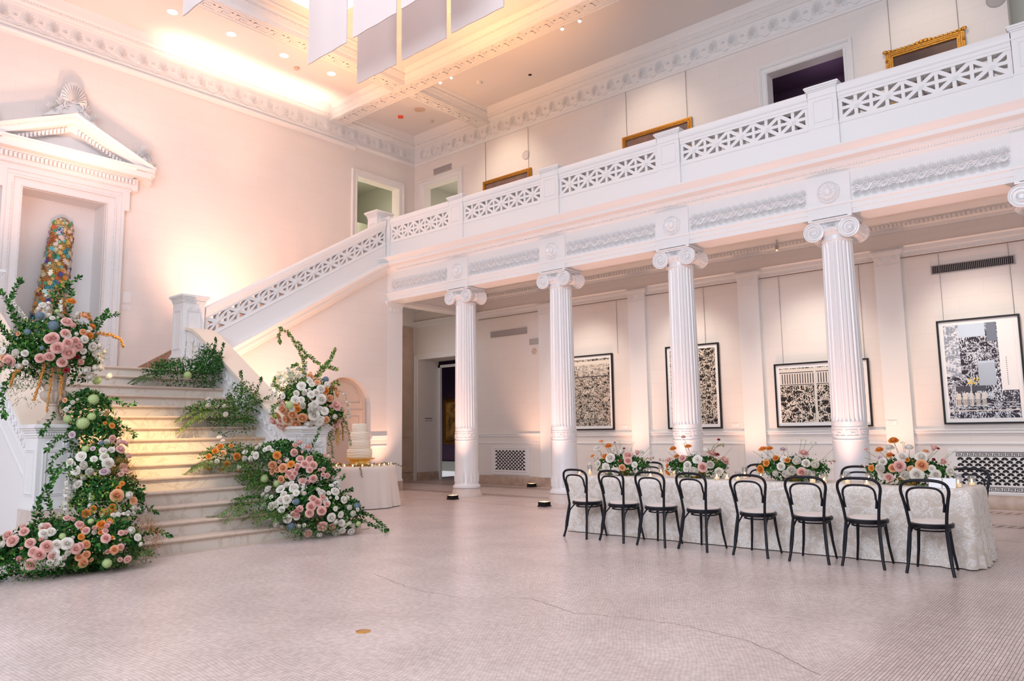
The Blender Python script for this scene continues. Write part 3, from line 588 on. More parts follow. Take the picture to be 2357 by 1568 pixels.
for k in range(-1, 5):
    a = 2.75*k+.245 if k >= 0 else -2.33; b = 2.75*(k+1)-.215
    bay(GA, BF, a, b, 5)
def pier(parent, x0, x1, ya, yb, z0, z1, capo=.035, face='y'):
    mb = MB(); mb.box(x0, x1, ya, yb, z0, z1-.09)
    mb.box(x0-.01, x1+.01, ya-.01, yb+.01, z0, z0+.40).box(x0-.015, x1+.015, ya-.015, yb+.015, z0+.40, z0+.425)
    for d, p, q in ((.008, .20, .18), (.012, .09, .065), (.03, .065, .035), (capo+.01, .035, .012), (capo-.005, .012, 0)): mb.box(x0-d, x1+d, ya-d, yb+d, z1-p, z1-q)
    for (a, b, c, d) in ((.05, .065, .47, .80), (.0, 0, 0, 0)):
        if a == 0: break
        X0, X1, Z0, Z1 = x0+.07, x1-.07, z0+.50, z1-.25
        for q in ((X0, X1, Z0, Z0+.014), (X0, X1, Z1-.014, Z1), (X0, X0+.014, Z0+.014, Z1-.014), (X1-.014, X1, Z0+.014, Z1-.014)): mb.box(q[0], q[1], ya-.008, ya+.001, q[2], q[3])
    return mb.build('pier', 'white', parent)
for k in range(0, 5): pier(GA, 2.75*k-.205, 2.75*k+.24, -.335, -.08, 5.76, 6.875)
pier(GA, -2.56, -2.34, -.335, -.08, 5.76, 6.86, .02)
# raked balustrade of the right-hand flight
GB = thing('balustrade', 'white pierced balustrade climbing the right flight of stairs', 'balustrade', (-2.5, -5.0, 2.9))
RF = lambda u, v, h: (-2.46+h, u, v+SL*(u+.3))
bay(GB, RF, -4.98, -.36, 10)
# newels
def newel(label, x0, x1, ya, yb, z0, z1, name='newel_post', cat='newel post', plz=.32, grp=None, rail_relief=True):
    t = thing(name, label, cat, ((x0+x1)/2, (ya+yb)/2, z0), grp)
    mb = MB(); mb.box(x0-.03, x1+.03, ya-.03, yb+.03, z0, z0+plz); mb.build('plinth', 'marcol', t)
    mb = MB(); mb.box(x0, x1, ya, yb, z0+plz, z1-.16)
    for d, h in ((.035, .03), (.022, .06), (.01, .085)): mb.box(x0-d, x1+d, ya-d, yb+d, z0+plz, z0+plz+h)
    za, zb = z0+plz+.16, z1-.30
    for i, w in enumerate((.010, .018)):
        o = .06+.028*i
        for q in ((ya+o, yb-o, za+.02*i, za+.02*i+.014), (ya+o, yb-o, zb-.02*i-.014, zb-.02*i), (ya+o, ya+o+.0142, za+.02*i+.014, zb-.02*i-.014), (yb-o-.0142, yb-o, za+.02*i+.014, zb-.02*i-.014)): mb.box(x1-.001, x1+.009+.001*i, q[0], q[1], q[2], q[3])
        for q in ((x0+o, x1-o, za+.02*i, za+.02*i+.014), (x0+o, x1-o, zb-.02*i-.014, zb-.02*i), (x0+o, x0+o+.0142, za+.02*i+.014, zb-.02*i-.014), (x1-o-.0142, x1-o, za+.02*i+.014, zb-.02*i-.014)): mb.box(q[0], q[1], ya-.009-.001*i, ya+.001, q[2], q[3])
    for q in (.3, .7): mb.lathe([(.045, 0), (.038, .015), (.02, .01), (.012, .025), (.001, .025)], (x1, ya+(yb-ya)*q, z1-.245), 12, ax='x', cap=False)
    mb.build('post', 'white', t)
    mb = MB()
    for d, p, q in ((.012, .16, .14), (.03, .10, .07), (.05, .07, .045), (.07, .045, .015), (.06, .015, 0)): mb.box(x0-d, x1+d, ya-d, yb+d, z1-p, z1-q)
    mb.box(x0-.015, x1+.015, ya-.015, yb+.015, z1-.14, z1-.10)
    for i in range(16):
        q = (i+.5)/16; mb.ball((x1+.02, ya+(yb-ya)*q, z1-.12), .016, 6, 4); mb.ball((x0+(x1-x0)*q, ya-.02, z1-.12), .016, 6, 4)
    mb.build('cap', 'white', t); return t
newel('white square newel post at the top right of the central stairs', -2.83, -2.40, -5.46, -5.02, 2.63, 4.20)
newel('white newel post at the left edge, mostly hidden by the urn flowers', -2.83, -2.40, -8.98, -8.54, 2.63, 4.20)
newel('white newel with projecting cap where the stair balustrade meets the gallery', -2.93, -2.56, -.55, -.12, 5.0, 7.02, plz=.1)
newel('white panelled pedestal at the foot of the stairs carrying the urn', 1.20, 1.65, -9.05, -8.60, 0, 1.60, 'pedestal', 'pedestal', .58)
newel('white panelled pedestal behind the right flower cascade', 1.20, 1.65, -5.38, -4.93, 0, 1.56, 'pedestal', 'pedestal', .58)

# ---- staircase
ST = thing('staircase', 'wide cream marble staircase between two sloping parapets', 'staircase', (2.6, -7, 0))
for i in range(1, 16):
    x = 2.6-.29*(i-1); z = .175*i; ya, yb = (-9.05, -4.93) if i < 4 else (-8.70, -5.28)
    mb = MB(); mb.box(x-.29-.06, x-.035, ya, yb, z-.175, z-.04, 0)
    mb.mould([(-.36, z-.042), (-.025, z-.042), (-.006, z-.036), (0, z-.022), (-.004, z-.008), (-.016, z), (-.36, z)], (x, ya, 0), (x, yb, 0), (1, 0, 0), mi=1)
    mb.mould([(-.045, z-.06), (-.028, z-.06), (-.022, z-.042), (-.045, z-.042)], (x, ya, 0), (x, yb, 0), (1, 0, 0), mi=1)
    mb.build('step', ['riser', 'tread'], ST)
mb = MB(); mb.box(2.52, 2.68, -9.15, -4.85, 0, .012, 0); mb.build('floor_slab', 'tread', ST)
mb = MB(); mb.box(XW, -1.75, -9.2, -5.0, 2.45, 2.63); mb.build('landing', 'tread', ST)
for i in range(1, 17):
    y = -5.0+.29*(i-1); z = 2.63+.175*i
    mb = MB(); mb.box(XW, -2.56, y+.03, y+.36, z-.175, z-.04, 0).mould([(-.36, z-.042), (-.02, z-.042), (0, z-.022), (-.014, z), (-.36, z)], (XW, y, 0), (-2.56, y, 0), (0, -1, 0), mi=0)
    mb.build('step', ['sidestep'], ST)
mb = MB()       # sloping skirting beside the flight
mb.hexa([(XW, -5.2, 2.63), (XW+.04, -5.2, 2.63), (XW+.04, -.36, 5.43), (XW, -.36, 5.43), (XW, -5.2, 2.92), (XW+.04, -5.2, 2.92), (XW+.04, -.36, 5.84), (XW, -.36, 5.84)])
mb.build('skirting', 'sidestep', ST)
def parapet(ya, yb, label):
    t = thing('stair_parapet', label, 'parapet', (1.2, (ya+yb)/2, 0)); zt = lambda x: 1.70-.604*(x-.83)
    top = [(1.22, 1.44), (1.0, 1.56), (.83, 1.70), (-1.5, zt(-1.5)), (-1.8, zt(-1.8)+.0), (-2.05, zt(-2.05)-.03), (-2.25, zt(-2.25)-.10), (-2.42, zt(-2.42)-.17)]
    mb = MB(); poly = [(1.22, 0)]+top+[(-2.42, 0)]
    n = len(poly); mb.add([(x, ya+.03, z) for x, z in poly]+[(x, yb-.03, z) for x, z in poly], [(i, (i+1) % n, n+(i+1) % n, n+i) for i in range(n)])
    for yy, o in ((ya+.03, 0), (yb-.03, n)):
        for i in range(1, n-2):
            a, b = poly[i], poly[i+1]; mb.quad((a[0], yy, 0), (b[0], yy, 0), (b[0], yy, b[1]), (a[0], yy, a[1]))
    for yy, s_ in ((ya+.03, -1), (yb-.03, 1)):      # sloping mouldings and carved scroll on both faces
        for dzz, r in ((-.05, .012), (-.40, .012), (-.62, .02), (-.66, .014)): mb.tube([(1.2, yy, zt(1.2)+dzz+.02), (-2.3, yy, zt(-2.3)+dzz)], r, 4)
        pts = [(1.1-3.3*i/160, yy+s_*.004, zt(1.1-3.3*i/160)-.22+.09*sin(i*.42)) for i in range(161)]; mb.tube(pts, .009, 4)
        pts = [(1.1-3.3*i/160, yy+s_*.004, zt(1.1-3.3*i/160)-.22-.09*sin(i*.42)) for i in range(161)]; mb.tube(pts, .007, 4)
        for i in range(22):
            x = 1.03-.1495*i; FN = lambda u, v, h: (u, yy+s_*(.004+h), v); fan(mb, FN, x, zt(x)-.26, .10, 5, .02, scroll=False)
    mb.build('wall', 'white', t)
    mb = MB(); vs = []
    for x, z in top: vs += [(x, ya-.02, z), (x, yb+.02, z), (x, yb+.02, z+.06), (x, ya-.02, z+.06)]
    k = len(top); mb.add(vs, [(4*i+j, 4*i+(j+1) % 4, 4*i+4+(j+1) % 4, 4*i+4+j) for i in range(k-1) for j in range(4)]+[(0, 1, 2, 3), (4*k-1, 4*k-2, 4*k-3, 4*k-4)])
    mb.build('coping', mat('warm_lit_coping_stone', (.80, .70, .58), .45) if 'warm_lit_coping_stone' not in bpy.data.materials else bpy.data.materials['warm_lit_coping_stone'], t)  # cream tint on the stone stands in for warm light
    return t
parapet(-9.03, -8.62, 'left sloping stair parapet with carved outer face and cream coping')
parapet(-5.40, -4.99, 'right sloping stair parapet with cream coping running up to the newel')
# wall under the stair with arched panelled door
mb = MB(); yc, r, zs = -1.47, .73, 2.02
topz = lambda y: 5.45+dz(y)
def vstrip(ya, za, yb, zb_, x0=-2.5, x1=-2.72):
    mb.hexa([(x1, ya, za), (x0, ya, za), (x0, yb, zb_), (x1, yb, zb_), (x1, ya, topz(ya)), (x0, ya, topz(ya)), (x0, yb, topz(yb)), (x1, yb, topz(yb))])
vstrip(-5.0, 0, yc-r, 0); vstrip(yc+r, 0, -.25, 0)
N = 24
for i in range(N):
    a0, a1 = pi-pi*i/N, pi-pi*(i+1)/N; vstrip(yc+r*cos(a0), zs+r*sin(a0), yc+r*cos(a1), zs+r*sin(a1))
struct(mb.build('wall_stair', 'wally', ang=25))
# mirrored left flight (just outside the left edge of the photo)
mir = lambda y: -14.0-y
mb = MB(); mb.hexa([(-2.72, -13.75, 0), (-2.5, -13.75, 0), (-2.5, -9.0, 0), (-2.72, -9.0, 0), (-2.72, -13.75, topz(-.25)), (-2.5, -13.75, topz(-.25)), (-2.5, -9.0, topz(-5.0)), (-2.72, -9.0, topz(-5.0))])
struct(mb.build('wall_stair_left', 'wally'))
mb = MB(); mb.mould(CORN, (-2.5, -13.74, dz(-.26)), (-2.5, -9.0, dz(-5.0)), (1, 0, 0)); struct(mb.build('trim_stair_cornice_left', 'white'))
GC = thing('balustrade', 'white pierced balustrade of the left stair flight beyond the left edge', 'balustrade', (-2.5, -9.0, 2.9))
bay(GC, lambda u, v, h: (-2.46+h, mir(u), v+SL*(u+.3)), -4.98, -.36, 10)
for i in range(1, 17):
    y = -9.0-.29*(i-1); z = 2.63+.175*i; mb = MB(); mb.box(XW, -2.56, y-.33, y, z-.175, z, 0); mb.build('step', ['sidestep'], ST)
mb = MB(); pts = [(yc-r, 0)]+[(yc-r*cos(pi*i/N), zs+r*sin(pi*i/N)) for i in range(N+1)]+[(yc+r, 0)]
mb.prism(pts, lambda a, b: (-2.70, a, b), lambda a, b: (-2.66, a, b))
def frame_arc(r_, z0_, x=-2.655):
    mb.tube([(x, yc-r_*cos(pi*i/N), z0_+r_*sin(pi*i/N)) for i in range(N+1)]+[(x, yc-r_, z0_)], .012, 4, closed=False); mb.tube([(x, yc-r_, z0_), (x, yc+r_, z0_)], .012, 4)
frame_arc(.50, 2.14); mb.tube([(-2.655, yc-.62*cos(pi*i/N), zs+.62*sin(pi*i/N)) for i in range(N+1)], .010, 4)
for q in ((-.5, .5, 1.82), (-.62, .62, 1.98)): mb.tube([(-2.655, yc+q[0], q[2]), (-2.655, yc+q[1], q[2])], .011, 4)
for s_ in (-.5, .5): mb.tube([(-2.655, yc+s_, .3), (-2.655, yc+s_, 1.82)], .011, 4)
for s_ in (-.62, .62): mb.tube([(-2.655, yc+s_, .0), (-2.655, yc+s_, 1.98)], .008, 4)
o = struct(mb.build('door_1', 'nichepaint'))

# ---- door casings
def casing(name, axis, pl, sg, a0, a1, z0, z1, w=.17, d=.05):
    """frame round opening a0..a1; pl plane, sg outward direction"""
    mb = MB()
    def bx(p, q, r, s_, e0, e1):
        f0, f1 = sorted((pl+sg*e0, pl+sg*e1))
        if axis == 'x': mb.box(p, q, f0, f1, r, s_)
        else: mb.box(f0, f1, p, q, r, s_)
    for (e, wi, wo) in ((d*.5, .001, w), (d*.8, .02, .05), (d, w-.06, w+.002), (d*1.3, w-.035, w-.005)):
        bx(a0-wo, a0-wi, z0, z1+wi, 0, e); bx(a1+wi, a1+wo, z0, z1+wi, 0, e+.0005); bx(a0-wo-.0005, a1+wo+.0005, z1+wi, z1+wo, 0, e+.001)
    return struct(mb.build(name, 'white'))
casing('trim_casing_lower_door', 'x', YB, -1, -5.0, -3.0, 0, 3.62, .16)
casing('trim_casing_upper_back_door', 'x', YB, -1, -4.77, -3.25, ZM, 9.02, .2)
casing('trim_casing_upper_purple_door', 'x', YB, -1, 6.15, 7.72, ZM, 9.02, .18)
casing('trim_casing_upper_left_door', 'y', XW, 1, .81, 2.38, ZM, 8.88, .2)

# ---- pedimented niche
mb = MB(); mb.box(-5.80, -5.75, -7.6, -5.93, 2.64, 6.54).box(-5.75, -5.19, -7.6, -7.552, 2.64, 6.492).box(-5.75, -5.19, -5.978, -5.93, 2.64, 6.492).box(-5.75, -5.19, -7.6, -5.93, 6.492, 6.54)
struct(mb.build('wall_niche', 'white'))
PD = thing('pedimented_door_surround', 'large white pedimented surround with leaf ornaments around the sculpture niche', 'door surround', (-5.18, -6.76, 2.63))
yc_ = -6.765; hw = .795
mb = MB()
for (e, wi, wo) in ((.05, .003, .30), (.065, .001, .03), (.085, .17, .358), (.11, .30, .36)):
    mb.box(XW, XW+e, yc_-hw-wo, yc_-hw-wi, 2.63, 6.5+wi).box(XW, XW+e, yc_+hw+wi, yc_+hw+wo, 2.63, 6.5+wi).box(XW, XW+e+.001, yc_-hw-wo-.001, yc_+hw+wo+.001, 6.5+wi, 6.5+wo)
for s_ in (-1, 1):      # crossettes (ears)
    a = yc_+s_*(hw+.36); b = yc_+s_*(hw+.46); mb.box(XW, XW+.108, min(a, b), max(a, b), 6.42, 6.855)
    for i in range(86):
        z = 2.7+i*.045; mb.ball((XW+.068, yc_+s_*(hw+.015), z), .012, 5, 3); 
        mb.ball((XW+.09, yc_+s_*(hw+.20), z), .015, 5, 3)
for i in range(36): mb.ball((XW+.068, yc_-hw+.0225+i*.0445, 6.515), .012, 5, 3)
for i in range(50): mb.ball((XW+.09, yc_-1.1+i*.045, 6.72), .015, 5, 3)
mb.build('casing', 'white', PD)
HP = [(0, 6.86), (.10, 6.86), (.10, 6.92), (.14, 6.95), (.14, 7.13), (.17, 7.16), (.17, 7.18), (.33, 7.20), (.33, 7.33), (.36, 7.36), (.38, 7.42), (0, 7.42)]
HW = 1.28
mb = MB(); mb.mould(HP, (XW, yc_-HW, 0), (XW, yc_+HW, 0), (1, 0, 0), m0=0, m1=0)
Yo = 1.28
for s_ in (-1, 1):      # cornice overhang at the ends
    ya, yb = sorted((yc_+s_*HW, yc_+s_*(HW+.33))); mb.box(XW, XW+.33, ya, yb, 7.20, 7.33); ya, yb = sorted((yc_+s_*HW, yc_+s_*(HW+.38))); mb.box(XW, XW+.38, ya, yb, 7.34, 7.42)
    ya, yb = sorted((yc_+s_*HW, yc_+s_*(HW+.12))); mb.box(XW, XW+.14, ya, yb, 6.9, 7.18)
for i in range(34): y = yc_-HW-.06+i*.079; mb.box(XW+.13, XW+.20, y, y+.045, 7.03, 7.13)
for i in range(66): mb.ball((XW+.125, yc_-HW-.02+i*.0395, 6.93), .017, 5, 3)
for i in range(78): mb.ball((XW+.365, yc_-1.64+i*.0425, 7.375), .018, 5, 3)
mb.build('cornice', 'white', PD)
mb = MB(); PW = HW+.40; ap = 8.20; ang = atan2(ap-7.44, PW)
for s_ in (-1, 1):
    p0 = Vector((XW, yc_+s_*PW, 7.44)); p1 = Vector((XW, yc_, ap)); RP = [(0, -.33), (.16, -.33), (.16, -.24), (.18, -.21), (.32, -.19), (.32, -.07), (.35, -.04), (.39, .0), (.39, .02), (0, .02)]
    mb.mould(RP, p0, p1, (1, 0, 0), (0, 0, 1))
    d = (p1-p0); n = 24
    for i in range(n*2+6): q = p0+d*(i+.5)/(n*2+6); mb.ball((XW+.34, q.y, q.z-.055), .018, 5, 3)
    for i in range(3, n-1):
        q = p0+d*(i+.2)/n; mb.box(XW+.13, XW+.22, q.y-.022, q.y+.022, q.z-.34, q.z-.245)
    for i in range(6, n): q = p0+d*(i+.0)/n; 
mb.add([(XW+.06, yc_-PW*.86, 7.42), (XW+.06, yc_+PW*.86, 7.42), (XW+.06, yc_, 7.96)], [(0, 1, 2)])
mb.tube([(XW+.06, yc_-1.0, 7.45), (XW+.06, yc_+1.0, 7.45), (XW+.06, yc_, 7.80)], .02, 4, closed=True)
mb.build('pediment', 'white', PD)
def acro(yc0, z, s, full=True, sg=1):
    mb = MB()
    fn = lambda u, v, h: (XW+.16+h, u, v)
    fan(mb, lambda p, q, h: fn(yc0+(p-yc0)*.72, q, h), yc0, z+s*.36, s*.66, 15, .07*s/.7)
    for sx in (-1, 1):
        for k in range(2):
            fan(mb, lambda u, v, h, sx=sx, k=k: (XW+.16+h, yc0+sx*s*(.30+.26*k)+(u)*cos(.5)-sx*(v)*sin(.5), z+s*(.20-.17*k)+v*cos(.5)+sx*u*sin(.5)), 0, 0, s*(.30-.07*k), 7, .05)
        pts = [(XW+.19, yc0+sx*s*(.12+.22*t/12+.10*(1-t/14)*sin(t*.9)), z+s*(.34-.36*t/12+.09*(1-t/14)*cos(t*.9))) for t in range(13)]; mb.tube(pts, .018*s/.7, 5)
    if full: mb.prism([(yc0-s*.75, z-s*.22), (yc0, z+.06), (yc0+s*.75, z-s*.22), (yc0+s*.2, z+s*.34), (yc0-s*.2, z+s*.34)], lambda a, b: (XW+.10, a, b), lambda a, b: (XW+.17, a, b))
    else: mb.prism([(yc0-s*.3, z-.05), (yc0+s*.3, z-.05), (yc0+s*.2, z+s*.34), (yc0-s*.2, z+s*.34)], lambda a, b: (XW+.10, a, b), lambda a, b: (XW+.17, a, b))
    n = 14; poly = [(yc0+s*.36*sin(pi*(i/(n)-.5)*1.05)*.95, z+s*.38+s*.60*cos(pi*(i/n-.5)*1.05)) for i in range(n+1)]; poly = [(yc0-s*.12, z+s*.2)]+poly+[(yc0+s*.12, z+s*.2)]
    mb.prism(poly[::-1], lambda a, b: (XW+.12, a, b), lambda a, b: (XW+.155, a, b))
    return mb.build('leaf_finial', 'white', PD, ang=50)
acro(yc_, 8.22, .76); acro(yc_+1.50, 7.55, .46, False); acro(yc_-1.50, 7.55, .46, False)

# ---- ceiling, beams, cornices
mb = MB(); mb.box(XW, -1.3, -18, YB, 10.60, 10.72).box(-1.3, 15.5, -2.9, YB, 10.60, 10.72).box(-1.3, 15.5, -18, -10.5, 10.6, 10.72).box(7.5, 15.5, -10.5, -2.9, 10.6, 10.72)
struct(mb.build('ceiling', 'ceil'))
mb = MB(); mb.box(-1.3, 7.5, -10.5, -2.9, 10.95, 11.0); struct(mb.build('window_1', 'skylight'))
mb = MB()
for a, b, c, d in ((-1.36, -1.24, -10.5, -2.96), (7.42, 7.54, -10.5, -2.96), (-1.36, 7.54, -2.96, -2.84)): mb.box(a, b, c, d, 10.56, 10.95)
for a, b, c, d in ((-1.66, 7.84, -1.35, -1.28), (-1.66, -1.6, -10.5, -1.35)): mb.box(a, b, c, d, 10.56, 10.6)
struct(mb.build('trim_skylight_curb', 'white'))
mb = MB(); mb.box(XW, 15.5, -.22, .28, 10.25, 10.62).box(-2.4, -1.9, -18, -.22, 10.25, 10.62).box(-2.4, -1.9, .28, YB, 10.25, 10.62)
def cove(seg):   # stepped moulding under ceiling along beam/wall sides
    return [(0, 10.36), (.02, 10.37), (.03, 10.42), (.06, 10.46), (.07, 10.52), (.13, 10.56), (.15, 10.61), (0, 10.61)]
BS = [((-1.9, -.22), (15.5, -.22), (0, -1, 0)), ((XW, -.22), (-2.4, -.22), (0, -1, 0)), ((-1.9, .28), (15.5, .28), (0, 1, 0)), ((XW, .28), (-2.4, .28), (0, 1, 0)),
      ((-2.4, -14), (-2.4, -.22), (-1, 0, 0)), ((-1.9, -14), (-1.9, -.22), (1, 0, 0)), ((-2.4, .28), (-2.4, YB), (-1, 0, 0)), ((-1.9, .28), (-1.9, YB), (1, 0, 0))]
for a, b, o_ in BS:
    mb.mould(cove(0), (*a, 0), (*b, 0), o_); L = (Vector(b)-Vector(a)).length; d = (Vector(b)-Vector(a))/L
    for i in range(int(L/.062)):
        q = Vector(a)+d*(i*.062+.03); mb.ball((q.x+o_[0]*.062, q.y+o_[1]*.062, 10.475), .022, 5, 3, sc=(1, 1, 1.2))
for zz in (0,):
    for yy in (-.2, .245): mb.box(XW, 15.5, yy, yy+.015, 10.239, 10.25)
    for xx in (-2.38, -1.935): mb.box(xx, xx+.015, -14, -.22, 10.238, 10.25).box(xx, xx+.015, .28, YB, 10.238, 10.25)
key_band(mb, lambda u, v, h: (u, v, 10.25-h), -5.0, 15.4, -.13, .19, .010)
key_band(mb, lambda u, v, h: (v, u, 10.25-h), -14, -.3, -2.31, -1.99, .012); key_band(mb, lambda u, v, h: (v, u, 10.25-h), .3, 2.7, -2.31, -1.99, .012)
struct(mb.build('trim_ceiling_beams', 'white'))
WC = [(0, 9.74), (.04, 9.75), (.05, 9.79), (.07, 9.80), (.07, 9.83), (.045, 9.845), (.045, 10.27), (.09, 10.29), (.09, 10.31), (.14, 10.34), (.16, 10.40), (.24, 10.44), (.25, 10.5), (.32, 10.56), (.34, 10.61), (0, 10.61)]
mb = MB(); mb.mould(WC, (XW, -16, 0), (XW, YB, 0), (1, 0, 0)).mould(WC, (XW, YB, 0), (15.5, YB, 0), (0, -1, 0))
mb.mould([(0, 9.64), (.05, 9.65), (.06, 9.68), (.085, 9.70), (.085, 9.735), (0, 9.74)], (XW, -16, 0), (XW, .7, 0), (1, 0, 0))
for i in range(190): mb.ball((XW+.155, -8.6+i*.062, 10.37), .024, 5, 3)
for i in range(290): mb.ball((XW+.2+i*.062, YB-.155, 10.37), .024, 5, 3)
FL_ = lambda u, v, h: (XW+.047+h, u, v); FB = lambda u, v, h: (u, YB-.047-h, v)
for fn, a, n in ((FL_, -8.6, 25), (FB, -4.75, 38)):
    for i in range(n):
        u = a+i*.463; c0 = u; FA = lambda p, q, h: fn(c0+(p-c0)*.62, q, h); fan(mb, FA, u, 9.93, .32, 11, .022)
        pts = [fn(u+.10+.26*t/16, 9.895+.04*sin(2*pi*t/16), .012) for t in range(17)]; mb.tube(pts, .012, 4)
        fan(mb, fn, u+.2315, 10.04, .085, 5, .02, scroll=False)
        for dx_, dz_ in ((.17, 10.15), (.2315, 10.18), (.29, 10.15)): mb.ball(fn(u+dx_, dz_, .0), .014, 5, 3)
struct(mb.build('trim_wall_cornice', 'white', ang=50))

# ================================================================ THINGS ON WALLS AND CEILING
def wallthing(name, label, cat, mats, build, loc, grp=None):
    mb = MB(); build(mb); o = mb.build(name, mats, origin=loc); return tag(o, label, cat, grp)
# framed prints in the aisle
def picture(name, label, cat, x0, x1, z0, z1, frame_mat, fw, art, matw=.0, ya=YB, depth=.05, art_extra=None, grp=None, ornate=False, wires=None):
    t = thing(name, label, cat, ((x0+x1)/2, ya, z0), grp)
    mb = MB(); yf = ya-.012-depth
    mb.box(x0, x1, yf, ya-.012, z1-fw, z1).box(x0, x1, yf, ya-.012, z0, z0+fw).box(x0, x0+fw, yf, ya-.012, z0+fw, z1-fw).box(x1-fw, x1, yf, ya-.012, z0+fw, z1-fw)
    if fw > .06:
        for e, g in ((.25, .012), (.55, .02), (.8, .008)):
            a, b = fw*e, fw*(e+.16); Q = yf-g
            mb.box(x0+a, x1-a, Q, yf, z1-b, z1-a).box(x0+a, x1-a, Q, yf, z0+a, z0+b).box(x0+a, x0+b, Q, yf, z0+b, z1-b).box(x1-b, x1-a, Q, yf, z0+b, z1-b)
    if ornate:
        n = int((x1-x0)/.07)
        for i in range(n+1):
            x = x0+(x1-x0)*i/n; s_ = 1+1.4*exp(-((i-n/2)/1.6)**2)+1.2*exp(-(i/1.2)**2)+1.2*exp(-((n-i)/1.2)**2)
            mb.ball((x, yf-.01, z1-.02+.012*s_), .026*s_**.5, 6, 4, sc=(1.3, .6, 1)); mb.ball((x+.02, yf-.01, z0+.02), .028, 6, 4)
        for i in range(10): mb.ball((x0+.015, yf-.01, z0+(z1-z0)*i/9), .03, 6, 4); mb.ball((x1-.015, yf-.01, z0+(z1-z0)*i/9), .03, 6, 4)
    mb.build('frame', frame_mat, t)
    ix0, ix1, iz0, iz1 = x0+fw, x1-fw, z0+fw, z1-fw; ym = ya-.03
    if matw: mb = MB(); mb.box(ix0, ix1, ym, ym+.01, iz0, iz1); mb.build('mount', 'paper', t)
    mb = MB(); mb.box(ix0+matw, ix1-matw, ym-.004, ym-.001 if matw else ym+.01, iz0+matw, iz1-matw)
    mats = [art]
    if art_extra: mats += art_extra(mb, ix0+matw, ix1-matw, iz0+matw, iz1-matw, ym-.004)
    mb.build('picture_surface', mats, t)
    if wires:
        for x in wires[0]: mb = MB(); mb.tube([(x, ya-.02, z1-.02), (x, ya-.02, wires[1])], .005, 4); mb.build('hanging_wire', 'wire', t)
    return t
def ex_a(mb, a, b, c, d, y):
    for i in range(26): x = a+(b-a)*(.04+.036*i); mb.hexa([(x, y-.001, d-.42), (x+.012, y-.001, d-.42), (x+.012, y, d-.42), (x, y, d-.42), (x+.01*sin(i), y-.001, d-.14), (x+.014+.01*sin(i), y-.001, d-.14), (x+.014, y, d-.14), (x, y, d-.14)], 1)
    mb.box(a, b, y-.0012, y, d-.14, d-.05, 1); mb.box(a, b, y-.0011, y, d-.45, d-.43, 2)
    return ['slab', 'slabk']
def ex_b(mb, a, b, c, d, y):
    w = b-a
    for i in range(3):
        for j in range(4): mb.box(a+w*(.34+.11*i), a+w*(.34+.11*i)+w*.09, y-.0012, y, c+(d-c)*(.28+.17*j), c+(d-c)*(.28+.17*j)+(d-c)*.14, 1)
    return ['slab']
def ex_c(mb, a, b, c, d, y):
    w = b-a; mb.box(a, b, y-.001, y, d-.36, d-.02, 1)
    for i in range(30): mb.box(a+w*(.03+.0315*i), a+w*(.03+.0315*i)+.018, y-.002, y, d-.32, d-.12, 2)
    mb.box(a, b, y-.0022, y, d-.10, d-.085, 2).box(a, b, y-.0022, y, d-.35, d-.335, 2).box(a+w*.42, a+w*.45, y-.003, y, c, d, 1)
    return ['slab', 'slabk']
def ex_d(mb, a, b, c, d, y):
    w, h = b-a, d-c
    R = lambda p, q, r, s_, m_, e: mb.box(a+w*p, a+w*q, y-e, y, c+h*r, c+h*s_, m_)
    R(.0, .22, .45, 1, 2, .001); R(.22, .60, .86, 1, 3, .0012); R(.62, .76, .80, 1, 4, .0014); R(.77, 1, .28, 1, 1, .0016); R(.46, .70, .34, .60, 3, .0012)
    R(.10, .55, .285, .34, 4, .0018)
    for i in range(5): R(.12+.09*i, .18+.09*i, .13, .265, 5, .0018)
    R(.02, .98, .075, .085, 5, .002); R(.10, .115, .12, .34, 5, .002); R(.33, .345, .12, .34, 5, .0022)
    for i in range(15): R(.855, .868, .62-.02*i, .628-.02*i, 4, .002)
    for i in range(26): R(.12+.017*i, .126+.017*i, .14, .20, 4, .0021)
    for i in range(9): R(.80, 1, .10+.022*i, .107+.022*i, 4, .0022)
    for i in range(34):
        x = a+w*random.uniform(.30, .46); z = c+h*random.uniform(.36, .42); mb.ball((x, y-.002, z), .012, 5, 3, 6, sc=(1, .2, 1))
    return ['paper', 'printe', 'slabg', 'slabk', 'slab', mat('yellow_mark', (.85, .62, .12), .4)]
GP = 'framed relief prints in the aisle'
picture('framed_print', 'black framed crowded black and white print seen right of the second column', 'picture', .76, 2.01, 1.43, 3.28, 'frameblk', .03, 'printa', .07, art_extra=ex_a, grp=GP)
picture('framed_print', 'black framed tall black and white print cut in two by the third column', 'picture', 3.46, 4.76, 1.43, 3.30, 'frameblk', .03, 'printb', .07, art_extra=ex_b, grp=GP)
picture('framed_print', 'black framed wide black and white print behind the fourth column', 'picture', 5.96, 7.79, 1.43, 2.73, 'frameblk', .03, 'printc', .07, art_extra=ex_c, grp=GP)
picture('framed_print', 'black framed large print with painted-in blue-grey glare above the wide iron grille', 'picture', 8.98, 10.24, 1.45, 3.31, 'frameblk', .03, 'printd', .07, art_extra=ex_d, grp=GP)
